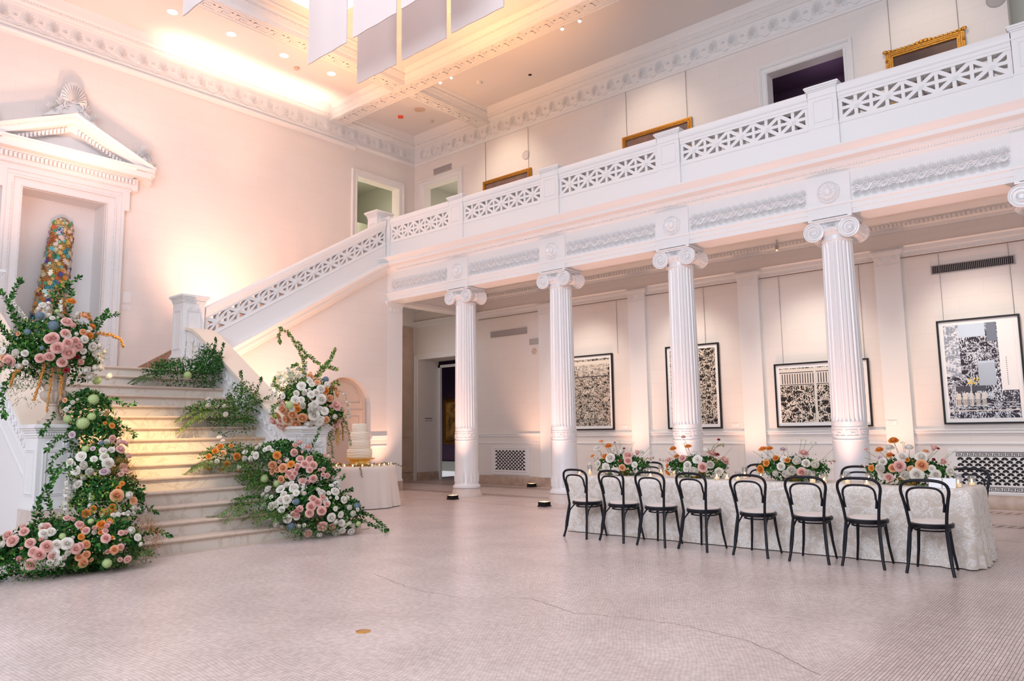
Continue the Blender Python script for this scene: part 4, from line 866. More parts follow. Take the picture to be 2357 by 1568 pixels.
for x, xs in ((2.3, (2.22, 2.36)), (5.05, (4.98, 5.13)), (8.15, (8.05, 8.22))):
    mb = MB(); yb_ = YB-.092 if 8 < x < 8.25 or 2.5 < x < 3 else YB
    mb.box(xs[0], xs[1], yb_-.012, yb_-.001, 1.455, 1.53, 0)
    for i in range(3): mb.box(xs[0]+.02, xs[1]-.04-.02*i, yb_-.0126, yb_-.0122, 1.512-.016*i, 1.516-.016*i, 1)
    tag(mb.build('caption_card', ['paper', 'speaker'], origin=(x, yb_, 1.45)), 'small white caption card on the wall right of the '+{2.3: 'crowded print', 5.05: 'tall print', 8.15: 'wide print'}[x], 'label', 'caption cards')
# aisle wires
for i, (x, nm) in enumerate(((2.16, 'right of the second column'), (4.45, 'just right of the third column'), (6.15, 'above the left side of the wide print'), (7.72, 'behind the fourth column'), (9.1, 'above the left side of the bluish print'), (10.17, 'above the right side of the bluish print'))):
    zt_ = {2.16: 3.26, 4.45: 3.3, 6.15: 2.73, 7.72: 2.73}.get(x, 3.31)
    mb = MB(); mb.tube([(x, YB-.02, zt_), (x, YB-.02, 4.56)], .004, 4); tag(mb.build('picture_wire', 'wire', origin=(x, YB-.02, zt_)), 'thin grey hanging wire '+nm, 'wire', 'picture wires')
mb = MB(); mb.tube([(-2.45, YB-.03, 4.57), (15, YB-.03, 4.57)], .008, 5); tag(mb.build('picture_rail', 'wire', origin=(-2.4, YB-.03, 4.57)), 'dark thin picture rail running along the aisle wall', 'rail')
# paintings upstairs
picture('gilt_painting', 'gilt framed landscape partly hidden behind the balustrade beside the corner doors', 'painting', -2.20, -.42, 7.2, 8.56, 'gold', .10, 'oil1', wires=((-2.12, -.52), 9.78), grp='gilt paintings of the gallery')
picture('gilt_painting', 'plain gilt framed dark painting seen above the middle of the balustrade', 'painting', 2.50, 4.37, 7.1, 8.58, 'gold', .10, 'oil1', wires=((2.62, 4.25), 9.78), grp='gilt paintings of the gallery')
picture('gilt_painting', 'ornate carved gilt frame with dark picture at upper right', 'painting', 8.50, 9.83, 7.0, 8.63, 'gold', .13, 'oil2', wires=((8.6, 9.74), 9.78), ornate=True, grp='gilt paintings of the gallery')
t = picture('gilt_painting', 'gold framed painting glowing in the dark gallery doorway', 'painting', -8.12, -6.7, .98, 2.62, 'gold', .10, 'oil3', ya=7.18)
# stele sculpture in the niche
S0 = Vector((-5.45, -6.84, 2.63))
mb = MB(); rows = [(2.63, .40, .26, 0), (3.3, .40, .25, 0), (4.0, .345, .23, .0), (4.6, .28, .20, .04), (5.1, .25, .18, .08), (5.6, .225, .16, .12), (5.82, .215, .15, .135), (5.95, .185, .13, .14), (6.04, .13, .09, .14), (6.09, .06, .04, .14), (6.105, .003, .003, .14)]
vs = []; n = 36
for z, ry, rx, dy in rows: vs += [(S0.x+rx*cos(2*pi*k/n), S0.y+dy+ry*sin(2*pi*k/n), z) for k in range(n)]
mb.add(vs, [(i*n+k, i*n+(k+1) % n, (i+1)*n+(k+1) % n, (i+1)*n+k) for i in range(len(rows)-1) for k in range(n)]+[tuple(range(n))[::-1]])
o = tag(mb.build('mosaic_sculpture', 'gem', origin=S0), 'tall round-topped sculpture covered in orange, gold and green glass flowers', 'sculpture')
cols = [(.80, .26, .03), (.78, .50, .10), (.72, .62, .40), (.02, .32, .11), (.05, .45, .52), (.05, .07, .38), (.80, .68, .60), (.66, .12, .03)]
GM = [mat('glass_petal_%d' % i, c, .2, coat=.8) for i, c in enumerate(cols)]
def prof_at(z):
    for (z0, a0, b0, d0), (z1, a1, b1, d1) in zip(rows, rows[1:]):
        if z0 <= z <= z1: q = (z-z0)/(z1-z0); return a0+(a1-a0)*q, b0+(b1-b0)*q, d0+(d1-d0)*q
    return rows[-1][1:]
mb = MB()
for i in range(330):
    z = random.uniform(3.2, 6.03); ry, rx, dy = prof_at(z); a = random.uniform(-1.9, 1.9); s_ = random.uniform(.03, .075); ci = random.choice((0, 0, 1, 1, 2, 2, 3, 4, 5, 6, 6, 7))
    c = Vector((S0.x+rx*cos(a), S0.y+dy+ry*sin(a), z)); nn = Vector((cos(a)/rx, sin(a)/ry, 0)).normalized(); uu = Vector((-nn.y, nn.x, 0)); m_ = random.choice((6, 8, 10)); f0 = random.random()
    for k in range(m_):
        b = f0+2*pi*k/m_; d1 = uu*cos(b)+Vector((0, 0, 1))*sin(b); d2 = uu*cos(b+pi/m_*.8)+Vector((0, 0, 1))*sin(b+pi/m_*.8); d3 = uu*cos(b-pi/m_*.8)+Vector((0, 0, 1))*sin(b-pi/m_*.8)
        mb.add([c+nn*.012, c+d3*s_*.55+nn*.022, c+d1*s_+nn*.012, c+d2*s_*.55+nn*.022], [(0, 1, 2, 3)], ci)
g = mb.build('glass_blossoms', GM, parent=None, ang=10); g.parent = o; g.location = (-S0.x, -S0.y, -S0.z); g['kind'] = 'stuff'
# notices beside the niche
for z0, h, lab in ((4.37, .24, 'blank white notice panel on the wall right of the niche'), (4.21, .09, 'small white caption card under the blank notice panel')):
    mb = MB(); mb.box(XW, XW+.01, -5.52, -5.34, z0, z0+h); 
    if h < .1:
        for i in range(2): mb.box(XW+.01, XW+.011, -5.49, -5.40, z0+.05-.02*i, z0+.054-.02*i, 1)
    tag(mb.build('wall_notice', ['white', 'speaker'], origin=(XW, -5.4, z0)), lab, 'notice')
# vents, grilles, speakers
def slatvent(label, x0, x1, z0, z1, dark, grp=None, ya=YB):
    t = thing('air_vent', label, 'air vent', ((x0+x1)/2, ya, z0), grp)
    mb = MB(); mb.box(x0, x1, ya-.012, ya-.002, z0, z1); mb.build('opening', dark, t)
    mb = MB(); mb.box(x0-.02, x1+.02, ya-.02, ya-.004, z1, z1+.015).box(x0-.02, x1+.02, ya-.02, ya-.004, z0-.015, z0).box(x0-.02, x0, ya-.02, ya-.004, z0, z1).box(x1, x1+.02, ya-.02, ya-.004, z0, z1)
    n = int((x1-x0)/.028)
    for i in range(n): mb.box(x0+(i+.5)*(x1-x0)/n, x0+(i+.5)*(x1-x0)/n+.006, ya-.018, ya-.012, z0, z1)
    mb.build('slats', 'vent', t)
slatvent('pale slatted air vent high on the aisle wall between first and second columns', -1.98, -.70, 4.03, 4.18, 'vent')
slatvent('dark slatted air vent high on the aisle wall above the bluish print', 8.98, 10.24, 4.19, 4.33, 'dark')
slatvent('small grey air vent under the cornice near the room corner', -4.28, -3.55, 9.30, 9.46, 'vent')
def fangrille(label, x0, x1, z0, z1, sx, key):
    t = thing('radiator_grille', label, 'grille', ((x0+x1)/2, YB, z0)); ya = YB-.03
    mb = MB(); mb.box(x0, x1, ya, YB-.002, z0, z1, 0); b = .0
    kh = .085 if key else .05
    for d, e in ((.03, .012), (.055, .02)): mb.box(x0-d, x1+d, ya-.0+e-.02, YB-.002, z1+d-.03, z1+d).box(x0-d, x1+d, ya+e-.02, YB-.002, z0-d, z0-d+.03).box(x0-d, x0-d+.03, ya+e-.02, YB-.002, z0-d+.03, z1+d-.03).box(x1+d-.03, x1+d, ya+e-.02, YB-.002, z0-d+.03, z1+d-.03)
    Z0, Z1, X0, X1 = z0+kh+.02, z1-kh-.02, x0+.06, x1-.06; nr = int((Z1-Z0)/(sx*.40)); rh = (Z1-Z0)/nr; nc = int((X1-X0)/sx); cw = (X1-X0)/nc; r = cw*.39
    for j in range(nr):
        for i in range(nc+(j % 2)):
            cx = X0+cw*(i+(.5 if j % 2 == 0 else 0)); cz = Z0+rh*(j+.28)
            if cx-r < X0-.01 or cx+r > X1+.01: continue
            pts = [(cx+r*cos(pi*k/8), cz+r*.95*sin(pi*k/8)) for k in range(9)]+[(cx-r*.45, cz-rh*.12), (cx-r*.12, cz-rh*.05), (cx-r*.10, cz+r*.25), (cx+r*.10, cz+r*.25), (cx+r*.12, cz-rh*.05), (cx+r*.45, cz-rh*.12)]
            mb.add([(p, ya-.0008, q) for p, q in pts], [tuple(range(len(pts)))], 1)
    fn = lambda u, v, h: (u, ya-.0008-h, v)
    if key:
        for v in (z0+.008, z1-.008-kh+.01): key_band(mb, fn, x0+.06, x1-.06, v, v+kh-.01, .0004, 1)
    else:
        for v in (z0+.018, z1-.032):
            for i in range(int((x1-x0-.04)/.03)): mb.add([fn(x0+.025+.03*i, v, 0), fn(x0+.040+.03*i, v, 0), fn(x0+.0325+.03*i, v+.016, 0)], [(0, 1, 2)], 1)
    mb.build('pierced_panel', ['white', 'dark'], t)
fangrille('white pierced radiator grille low on the wall between the first two columns', -1.93, -.72, .32, .98, .115, False)
fangrille('long white pierced grille with key borders behind the right table end', 9.05, 13.0, .29, .97, .128, True)
def disc(name, label, cat, c, r, ax, m, d=.02, rings=True, sg=-1):
    mb = MB(); pr = [(.001, 0), (r, 0), (r, sg*d*.5), (r*.9, sg*d), (r*.85, sg*d*.6), (.001, sg*d*.6)] if rings else [(r, 0), (r, sg*d), (r*.8, sg*d*1.3), (.001, sg*d*1.4)]
    mb.lathe(pr, c, 24, ax=ax, cap=False); return tag(mb.build(name, m, origin=c), label, cat)
disc('wall_speaker', 'round wall speaker above the left gallery painting', 'speaker', (-.62, YB, 8.97), .13, 'y', 'speaker')
disc('wall_speaker', 'round speaker at the very top right of the photo', 'speaker', (10.35, YB, 9.02), .16, 'y', 'vent')
disc('wall_speaker', 'round tan wall speaker between the first two columns', 'speaker', (-.45, YB, 3.52), .085, 'y', 'nichepaint')
disc('ceiling_speaker', 'round tan ceiling speaker in the corner coffer', 'speaker', (-3.29, 1.54, 10.6), .16, 'z', 'nichepaint')
mb = MB(); mb.box(-.60, -.26, YB-.02, YB-.001, 3.70, 3.86); tag(mb.build('wall_box', 'vent', origin=(-.43, YB, 3.7)), 'small grey wall box above the round tan speaker', 'wall box')
mb = MB(); c = Vector((-4.05, 1.48, 10.6)); mb.hexa([(c.x-.10, c.y, 10.56), (c.x, c.y-.10, 10.56), (c.x+.10, c.y, 10.56), (c.x, c.y+.10, 10.56), (c.x-.10, c.y, 10.6), (c.x, c.y-.10, 10.6), (c.x+.10, c.y, 10.6), (c.x, c.y+.10, 10.6)])
tag(mb.build('exit_marker', 'exit', origin=c), 'small red diamond light on the corner ceiling panel', 'ceiling light')
disc('smoke_detector', 'small dome smoke detector in the corner coffer', 'detector', (-3.6, 2.3, 10.6), .06, 'z', 'speaker', .04, False)
disc('smoke_detector', 'small white smoke detector on the gallery ceiling', 'detector', (-.87, 1.45, 10.6), .07, 'z', 'white', .05, False)
disc('smoke_detector', 'small tan detector near the bright ceiling downlights', 'detector', (-3.74, -2.2, 10.6), .07, 'z', 'nichepaint', .04, False)
disc('ceiling_hole', 'tiny dark round ceiling fitting above the gallery', 'ceiling fitting', (.37, 2.06, 10.6), .045, 'z', 'dark', .01, False)
DL = [(-3.56, -5.41), (-3.47, -4.10), (-3.43, -2.75), (-3.35, -1.43)]
for i, (x, y) in enumerate(DL):
    t = thing('downlight', ['round glowing downlight nearest the left edge of the ceiling', 'second glowing downlight from the left', 'third glowing downlight from the left', 'glowing downlight nearest the hanging banners'][i], 'ceiling light', (x, y, 10.6), 'recessed downlights')
    mb = MB(); mb.lathe([(.125, 0), (.125, -.008), (.105, -.010), (.105, 0)], (x, y, 10.6), 24, cap=False); mb.build('trim_ring', 'white', t)
    mb = MB(); mb.lathe([(.104, -.004), (.001, -.005)], (x, y, 10.6), 24, cap=False); mb.build('lens', 'bulb', t)
for i, (x, y, lab) in enumerate(((2.54, .55, 'track spotlight on the beam, second from the right'), (3.02, .55, 'rightmost small spotlight of the pair on the beam'), (-1.35, .5, 'left small spotlight near the beam crossing'), (-.95, .5, 'right small spotlight near the beam crossing'), (4.6, .55, 'small spotlight at the top edge of the photo'))):
    t = thing('spotlight', lab, 'spotlight', (x, y, 10.55), 'small beam spotlights')
    mb = MB(); mb.tube([(x, y, 10.6), (x, y, 10.5)], .01, 6).lathe([(.03, .06), (.04, .02), (.045, -.05)], (x, y, 10.44), 12); mb.build('housing', 'white', t)
    mb = MB(); mb.ball((x, y, 10.385), .032, 8, 5); mb.build('bulb', 'bulb', t)
t = thing('spotlight', 'tiny wall spotlight under the aisle cornice between third and fourth columns', 'spotlight', (6.2, 2.9, 5.15))
mb = MB(); mb.tube([(6.2, 2.9, 5.36), (6.2, 2.9, 5.18)], .008, 6).lathe([(.02, .03), (.03, 0), (.034, -.05)], (6.2, 2.9, 5.15), 10); mb.build('housing', 'vent', t)
mb = MB(); mb.ball((6.2, 2.9, 5.10), .026, 8, 5); mb.build('bulb', 'bulb2', t)
# hanging banners
BN = [(.93, 2.05, -4.95, 'left banner of the front row, reaching lowest at left'), (2.25, 3.36, -4.97, 'second banner of the front row, overlapping the one behind'), (3.50, 4.62, -4.99, 'third banner of the front row, only its lower left corner in view'), (.97, 2.09, -3.90, 'lowest hanging banner, pointing down between two front banners'), (2.27, 3.40, -3.92, 'second banner of the rear row'), (3.57, 4.73, -3.97, 'rightmost hanging banner of the rear row'), (.81, 1.93, -7.16, 'banner corner alone at the top left near the downlights')]
for x0, x1, y, lab in BN:
    mb = MB(); n = 10; v = []
    for s_ in (0, .02):
        for z in (8.0, 9.2, 10.5):
            for i in range(n+1): v.append((x0+(x1-x0)*i/n, y+s_+.006*sin(i*1.3), z))
    k = n+1; f = [(r*k+i, r*k+i+1, (r+1)*k+i+1, (r+1)*k+i) for r in (0, 1) for i in range(n)]+[(3*k+r*k+i+1, 3*k+r*k+i, 3*k+(r+1)*k+i, 3*k+(r+1)*k+i+1) for r in (0, 1) for i in range(n)]
    f += [(i+1, i, 3*k+i, 3*k+i+1) for i in range(n)]+[(2*k+i, 2*k+i+1, 5*k+i+1, 5*k+i) for i in range(n)]+[(r*k, (r+1)*k, 3*k+(r+1)*k, 3*k+r*k) for r in (0, 1)]+[((r+1)*k+n, r*k+n, 3*k+r*k+n, 3*k+(r+1)*k+n) for r in (0, 1)]
    mb.add(v, f); mb.tube([(x0, y+.01, 10.5), (x1, y+.01, 10.5)], .015, 6)
    for x in (x0+.15, x1-.15): mb.tube([(x, y+.01, 10.5), (x, y+.01, 10.62)], .006, 4)
    tag(mb.build('hanging_banner', 'banner', origin=(x0, y, 8)), 'pale mauve fabric '+lab, 'banner', 'hanging ceiling banners')
# floor uplight boxes
UB = [(.32, -.76, 'black uplight box on the floor at the foot of the first column'), (2.87, -.83, 'black uplight box left of the second column beside the chairs'), (-.41, 2.80, 'black uplight box against the aisle wall')]
for x, y, lab in UB:
    t = thing('uplight', lab, 'floor light', (x, y, 0), 'floor uplights')
    mb = MB(); mb.box(x-.085, x+.085, y-.085, y+.085, 0, .085).box(x-.095, x+.095, y-.095, y+.095, 0, .02)
    for i in range(6): mb.box(x-.092, x+.092, y-.07+i*.025, y-.062+i*.025, .02, .075)
    mb.build('housing', 'frameblk', t)
    mb = MB(); mb.box(x-.07, x+.07, y-.07, y+.07, .086, .09); mb.build('lens', 'bulb2', t)
mb = MB(); mb.lathe([(.055, 0), (.055, .004), (.045, .006), (.001, .006)], (7.29, -8.57, 0), 20, cap=False); tag(mb.build('floor_outlet', 'goldm', origin=(7.29, -8.57, 0)), 'small round brass floor outlet in the foreground', 'floor outlet')
# wall lettering inside the door reveal: two thin dark lines
mb = MB(); 
for i, (w, h) in enumerate(((.30, .028), (.30, .012))): 
    for j in range(9): mb.box(-4.9995, -4.998, 3.32+j*.034, 3.32+j*.034+(.026 if i == 0 else .034), 1.83-.06*i, 1.83-.06*i+h)
tag(mb.build('wall_lettering', 'ink', origin=(-5.0, 3.45, 1.8)), 'small dark lettering on the pale door reveal', 'lettering')

# ================================================================ DINING TABLE
X0, X1, Y0, Y1, ZT = 5.31, 10.36, -3.34, -2.52, .79
def cloth(name, per, zt, zb, foldf, mats, label, cat, c, flare=.05, top_in=None, rows_=14):
    """per: list of (x,y,nx,ny,s) perimeter; drops to the floor with folds"""
    mb = MB(); n = len(per); v = []
    R_ = [0, .015, .05]+[i/rows_ for i in range(1, rows_+1)]
    for q in R_:
        for (x, y, nx, ny, s_) in per:
            o = -.015+.03*min(1, q*12)**.5+flare*q+foldf(s_, q); z = zt-(zt-zb)*q+(.0 if q < 1 else .004)
            v.append((x+nx*o, y+ny*o, z))
    m_ = len(R_); f = [(i*n+k, (i+1)*n+k, (i+1)*n+(k+1) % n, i*n+(k+1) % n) for i in range(m_-1) for k in range(n)]
    mb.add(v, f+[tuple(range(n))]); o = mb.build(name, mats, origin=c, ang=60); return tag(o, label, cat)
per = []; r = .05
def seg(a, b, nx, ny, k):
    for i in range(k): q = i/k; per.append((a[0]+(b[0]-a[0])*q, a[1]+(b[1]-a[1])*q, nx, ny, None))
def corner(cx, cy, a0, k=8):
    for i in range(k): a = a0+pi/2*i/k; per.append((cx+r*cos(a), cy+r*sin(a), cos(a), sin(a), None))
seg((X0+r, Y0), (X1-r, Y0), 0, -1, 150); corner(X1-r, Y0+r, -pi/2, 14); seg((X1, Y0+r), (X1, Y1-r), 1, 0, 30); corner(X1-r, Y1-r, 0); seg((X1-r, Y1), (X0+r, Y1), 0, 1, 80); corner(X0+r, Y1-r, pi/2); seg((X0, Y1-r), (X0, Y0+r), -1, 0, 30); corner(X0+r, Y0+r, pi, 14)
per = [(x, y, nx, ny, (x, y)) for (x, y, nx, ny, _) in per]
def tf(s_, q):
    x, y = s_; e = exp(-((x-X1)**2+(y-Y0)**2)/.16)+.8*exp(-((x-X1)**2+(y-Y1)**2)/.16)+.6*exp(-((x-X0)**2+(y-Y0)**2)/.08)
    t_ = x*1.0+y*1.3
    return q*(.012*sin(t_*9)+.006*sin(t_*23+1)+e*(.022+.034*sin(t_*34)*q)+.012*exp(-((x-8.05)/.12)**2)*sin(x*40))
cloth('tablecloth', per, ZT, .006, tf, 'lace', 'cream sequinned floral cloth covering the long dining table to the floor', 'tablecloth', (7.85, -2.94, 0), flare=.012)

# ---------------------------------------------------------------- bentwood chair
def chair(label, x, y, rz):
    t = thing('bentwood_chair', label, 'chair', (0, 0, 0), 'black bentwood chairs along the table'); sh = .475
    mb = MB(); mb.lathe([(.195, sh-.045), (.205, sh-.035), (.208, sh-.012), (.20, sh), (.18, sh+.002)], (0, 0, 0), 40); mb.build('seat_ring', 'black', t)
    mb = MB(); mb.lathe([(.185, sh-.005), (.184, sh+.008), (.165, sh+.020), (.10, sh+.028), (.001, sh+.030)], (0, 0, 0), 40); mb.build('seat_pad', 'seat', t)
    def hoop(w_top, ztop, zend, wend, r_, legs):
        """u-shaped bent rod: half the side profile then mirrored"""
        def P_(s_):  # s: 0 at end -> 1 at crown
            return s_
        side = []
        if legs: side += [(.205, -.265, .001), (.185, -.235, .12), (.168, -.205, .28), (.160, -.190, .42), (.163, -.192, .48), (.176, -.205, .60), (.196, -.225, .72)]
        else: side += [(wend, -.207, zend), (wend+.010, -.215, zend+.07)]
        side += [(w_top*.985, -.235-(.0 if legs else -.008), ztop-.135), (w_top, -.242, ztop-.09), (w_top*.93, -.252, ztop-.045), (w_top*.72, -.260, ztop-.014), (w_top*.38, -.263, ztop-.001)]
        pts = [Vector(p) for p in side]+[Vector((0, -.264, ztop+.001))]+[Vector((-p[0], p[1], p[2])) for p in reversed(side)]
        out = []
        for i in range(len(pts)-1):      # catmull-rom
            p0 = pts[max(0, i-1)]; p1 = pts[i]; p2 = pts[i+1]; p3 = pts[min(len(pts)-1, i+2)]
            for k in range(4):
                u = k/4; out.append(.5*((2*p1)+(p2-p0)*u+(2*p0-5*p1+4*p2-p3)*u*u+(3*p1-p0-3*p2+p3)*u**3))
        return out+[pts[-1]]
    mb = MB(); mb.tube(hoop(.210, .905, 0, 0, 0, True), .0155, 8); mb.build('back_frame', 'black', t, ang=60)
    mb = MB(); mb.tube(hoop(.160, .835, .60, .150, 0, False), .0115, 8); mb.build('inner_hoop', 'black', t, ang=60)
    for sx in (-1, 1):
        mb = MB(); mb.tube([(sx*.135, .125, sh-.03), (sx*.142, .135, .34), (sx*.155, .150, .18), (sx*.180, .175, .001)], [.018, .0165, .0145, .012], 8); mb.build('leg', 'black', t, ang=60)
        mb = MB(); mb.tube([(sx*.178, -.215, .14), (sx*.172, -.205, .26), (sx*.165, -.17, .36), (sx*.155, -.10, .42), (sx*.15, .0, .44)], .009, 6); mb.build('brace', 'black', t, ang=60)
        mb = MB(); mb.tube([(sx*.195, -.24, .10), (sx*.19, -.232, .20), (sx*.176, -.205, .36), (sx*.17, -.185, .44)], .010, 6); mb.build('rear_leg_support', 'black', t, ang=60)
    mb = MB(); mb.tube([(.158*cos(2*pi*i/28), .01+.158*sin(2*pi*i/28), .405) for i in range(28)], .009, 6, closed=True); mb.build('ring_stretcher', 'black', t, ang=60)
    return t
def feet(xa, ya, xb, yb):   # rear feet centres -> seat centre and rotation
    mx, my = (xa+xb)/2, (ya+yb)/2; a = atan2(yb-ya, xb-xa); return mx-sin(a)*.265, my+cos(a)*.265, a
CH = [(5.57, -3.83, 6.0, -3.88, 'bentwood chair nearest the second column, leftmost of the near row'), (6.17, -3.84, 6.575, -3.90, 'second chair from the left on the near side of the table'), (6.78, -3.90, 7.17, -3.92, 'third chair from the left on the near side of the table'), (7.33, -3.87, 7.735, -3.93, 'fourth chair from the left on the near side, before the second flower arrangement'),
      (8.04, -3.90, 8.45, -3.91, 'fourth chair from the right on the near side of the table'), (8.70, -3.93, 9.095, -3.90, 'third chair from the right, before the third flower arrangement'), (9.23, -3.87, 9.625, -3.87, 'second chair from the right on the near side of the table'), (9.85, -3.90, 10.24, -3.88, 'chair at the right end of the near row, drawn before the fourth arrangement')]
base = None
for i, (a, b, c, d, lab) in enumerate(CH):
    x, y, rz = feet(a, b, c, d)
    if base is None: base = chair('', 0, 0, 0); o = base
    else: o = copy_tree(base)
    o.location = (x, y, 0); o.rotation_euler = (0, 0, rz); o['label'] = 'black '+lab
for x, lab in ((5.83, 'black bentwood chair across the table behind the first arrangement'), (7.56, 'black bentwood chair on the far side left of the third arrangement'), (8.88, 'black bentwood chair on the far side in front of the fourth column'), (10.10, 'black bentwood chair on the far side at the right end near the grille')):
    o = copy_tree(base); o.location = (x, -2.12, 0); o.rotation_euler = (0, 0, pi+random.uniform(-.06, .06)); o.scale = (1, 1, 1.02); o['label'] = lab

# ---------------------------------------------------------------- candles, card, cutlery
def candle(name, lab, x, y, z, r_, h, grp, cat='candle', gold=False):
    t = thing(name, lab, cat, (0, 0, 0), grp)
    mb = MB(); mb.lathe([(.001, .002), (r_*.9, .002), (r_, .01), (r_, h), (r_-.002, h), (r_-.002, .008), (.001, .008)], (0, 0, 0), 14, cap=False); mb.build('glass_cup', 'glass', t)
    mb = MB(); mb.lathe([(r_*.75, .010), (r_*.75, h*.32), (.001, h*.32)], (0, 0, 0), 12, cap=False); mb.build('wax', 'wax', t)
    mb = MB(); mb.ball((0, 0, h*.32+.018), .008, 6, 5, sc=(1, 1, 2.0)); mb.build('flame', 'flame', t)
    return t
PXV = [5.42, 5.53, 6.33, 6.58, 6.68, 7.55, 7.64, 7.74, 7.82, 7.92, 8.74, 8.84, 8.95, 9.12, 9.22, 9.33, 10.20, 10.27, 8.86, 6.47]
protos = {h: candle('votive_candle', '', 0, 0, 0, .037, h, 'glass candles along the table') for h in (.08, .11, .145)}
usedp = set(); ORD = ['first', 'second', 'third', 'fourth', 'fifth', 'sixth', 'seventh', 'eighth', 'ninth', 'tenth', 'eleventh', 'twelfth', 'thirteenth', 'fourteenth']
for i, x in enumerate(PXV):
    h = (.08, .145, .11)[i % 3]; o = protos[h] if h not in usedp else copy_tree(protos[h]); usedp.add(h)
    y = (-3.22, -3.12, -2.8, -3.2, -2.72)[i % 5]; o.location = (x+.01, y, ZT+.0005)
    seg_ = 'left of the first arrangement' if x < 5.6 else 'between the first and second arrangements' if x < 7 else 'between the second and third arrangements' if x < 8.2 else 'between the third and fourth arrangements' if x < 9.5 else 'beside the open white card'
    clus = sorted(q for q in PXV if (q < 5.6) == (x < 5.6) and (q < 7) == (x < 7) and (q < 8.2) == (x < 8.2) and (q < 9.5) == (x < 9.5))
    o['label'] = '%s lit candle glass, %s from the left, %s' % ({.08: 'low', .11: 'medium', .145: 'tall'}[h], ORD[clus.index(x)], seg_)
t = thing('menu_card', 'bright white open card standing by the candles at the right table end', 'card', (10.08, -3.24, ZT))
for sx, a in ((-1, .25), (1, -.25)):
    mb = MB(); xc = 10.08+sx*.065; mb.hexa([(xc-.06, -3.24-.02*sx*0, ZT+.001), (xc+.06, -3.24, ZT+.001), (xc+.06, -3.235, ZT+.001), (xc-.06, -3.235, ZT+.001), (xc-.06, -3.20, ZT+.10), (xc+.06, -3.20, ZT+.10), (xc+.06, -3.195, ZT+.10), (xc-.06, -3.195, ZT+.10)]); mb.build('leaf', 'paper', t)
for i, x in enumerate((9.98, 10.02)):
    mb = MB(); mb.tube([(x, -3.30, ZT+.004), (x+.07, -3.29, ZT+.005), (x+.15, -3.285, ZT+.006)], [.004, .003, .003], 5); mb.ball((x-.015, -3.301, ZT+.006), .014, 8, 4, sc=(1.6, .9, .3))
    tag(mb.build('fork' if i == 0 else 'knife', 'silver', origin=(x, -3.3, ZT)), 'silver %s lying before the open white card' % ('fork' if i == 0 else 'knife beside the fork'), 'cutlery')

# ================================================================ CAKE TABLE
CX, CY = -.25, -2.80
per = [(CX+.70*cos(2*pi*i/120), CY+.70*sin(2*pi*i/120), cos(2*pi*i/120), sin(2*pi*i/120), 2*pi*i/120) for i in range(120)]
cloth('tablecloth', per, .785, .008, lambda a, q: q*(.018*sin(a*13)+.012*sin(a*29+1)+.010*sin(a*7+2))*1.3, 'linen', 'plain ivory cloth hanging in folds over the round cake table', 'tablecloth', (CX, CY, 0), flare=.09)
t = thing('cake_stand', 'round gold cake stand under the white tiered cake', 'cake stand', (CX, CY, .786))
mb = MB(); mb.lathe([(.24, .787), (.25, .80), (.22, .82), (.20, .90), (.27, .915), (.30, .925), (.305, .94), (.001, .94)], (CX, CY, 0), 40); mb.build('plate', 'goldm', t)
t = thing('wedding_cake', 'four tiered ivory wedding cake with ruffled sides on a gold stand', 'cake', (CX, CY, .94))
zz = .941
for i, (r_, h) in enumerate(((.235, .185), (.205, .165), (.175, .165), (.145, .165))):
    mb = MB(); n = 60; v = []; L = 14
    for j in range(L+1):
        z = zz+h*j/L
        for k in range(n): a = 2*pi*k/n; rr = r_*(1+.055*sin(pi*j/L)**.7+.016*sin(j*1.5+1.6*sin(a*3+i)+a)+.006*sin(a*17+j*1.3)); rr *= (.97 if j == L else 1); v.append((CX+rr*cos(a), CY+rr*sin(a), z))
    mb.add(v, [(j*n+k, j*n+(k+1) % n, (j+1)*n+(k+1) % n, (j+1)*n+k) for j in range(L) for k in range(n)]+[tuple(range(n))[::-1], tuple(L*n+k for k in range(n))]); mb.build('cake_tier', 'icing', t); zz += h+.0005
pc = candle('cake_table_candle', '', 0, 0, 0, .026, .06, 'small candles round the cake'); first = True
AN = [-pi*.95+pi*1.25*i/13 for i in range(14)]; rank = sorted(range(14), key=lambda i: .76*cos(AN[i])+.65*sin(AN[i]))
for i in range(14):
    a = AN[i]; r_ = .60+.03*sin(i*5)
    o = pc if first else copy_tree(pc); first = False; o.location = (CX+r_*cos(a), CY+r_*sin(a), .7865)
    o['label'] = 'small lit candle round the cake, %s of fourteen from the left' % ORD[rank.index(i)]

# ================================================================ FLOWERS
def rose_mb(layers, core=.10):
    mb = MB()
    for li, (n, R, H, curl) in enumerate(layers):
        for i in range(n):
            th = 2*pi*i/n+li*.7+random.uniform(-.16, .16); dH = random.uniform(-.025, .025); dC = random.uniform(-.012, .022); sk = random.uniform(-.06, .06); vs = []; V = (0, .3, .6, .85, 1); U = (-1, -.55, 0, .55, 1)
            for v in V:
                for u in U:
                    rad = R*(.30+.70*sin(v*pi/2))+(curl+dC)*v**3-.10*R*(u*u)*v+.012*sin(u*4+li+i)*v; a = th+sk*v+u*1.75*pi/n*(.55+.45*sin(v*pi*.75))
                    z = (H+dH)*v-(curl+dC)*.75*v**4-.08*H*u*u*v+.012*sin(u*5+i*2+li)*v*v
                    vs.append((rad*cos(a), rad*sin(a), z))
            mb.add(vs, [(r*5+c, r*5+c+1, r*5+c+6, r*5+c+5) for r in range(4) for c in range(4)])
    mb.ball((0, 0, layers[0][2]*.62), core, 8, 5, sc=(1, 1, 1.5)); return mb
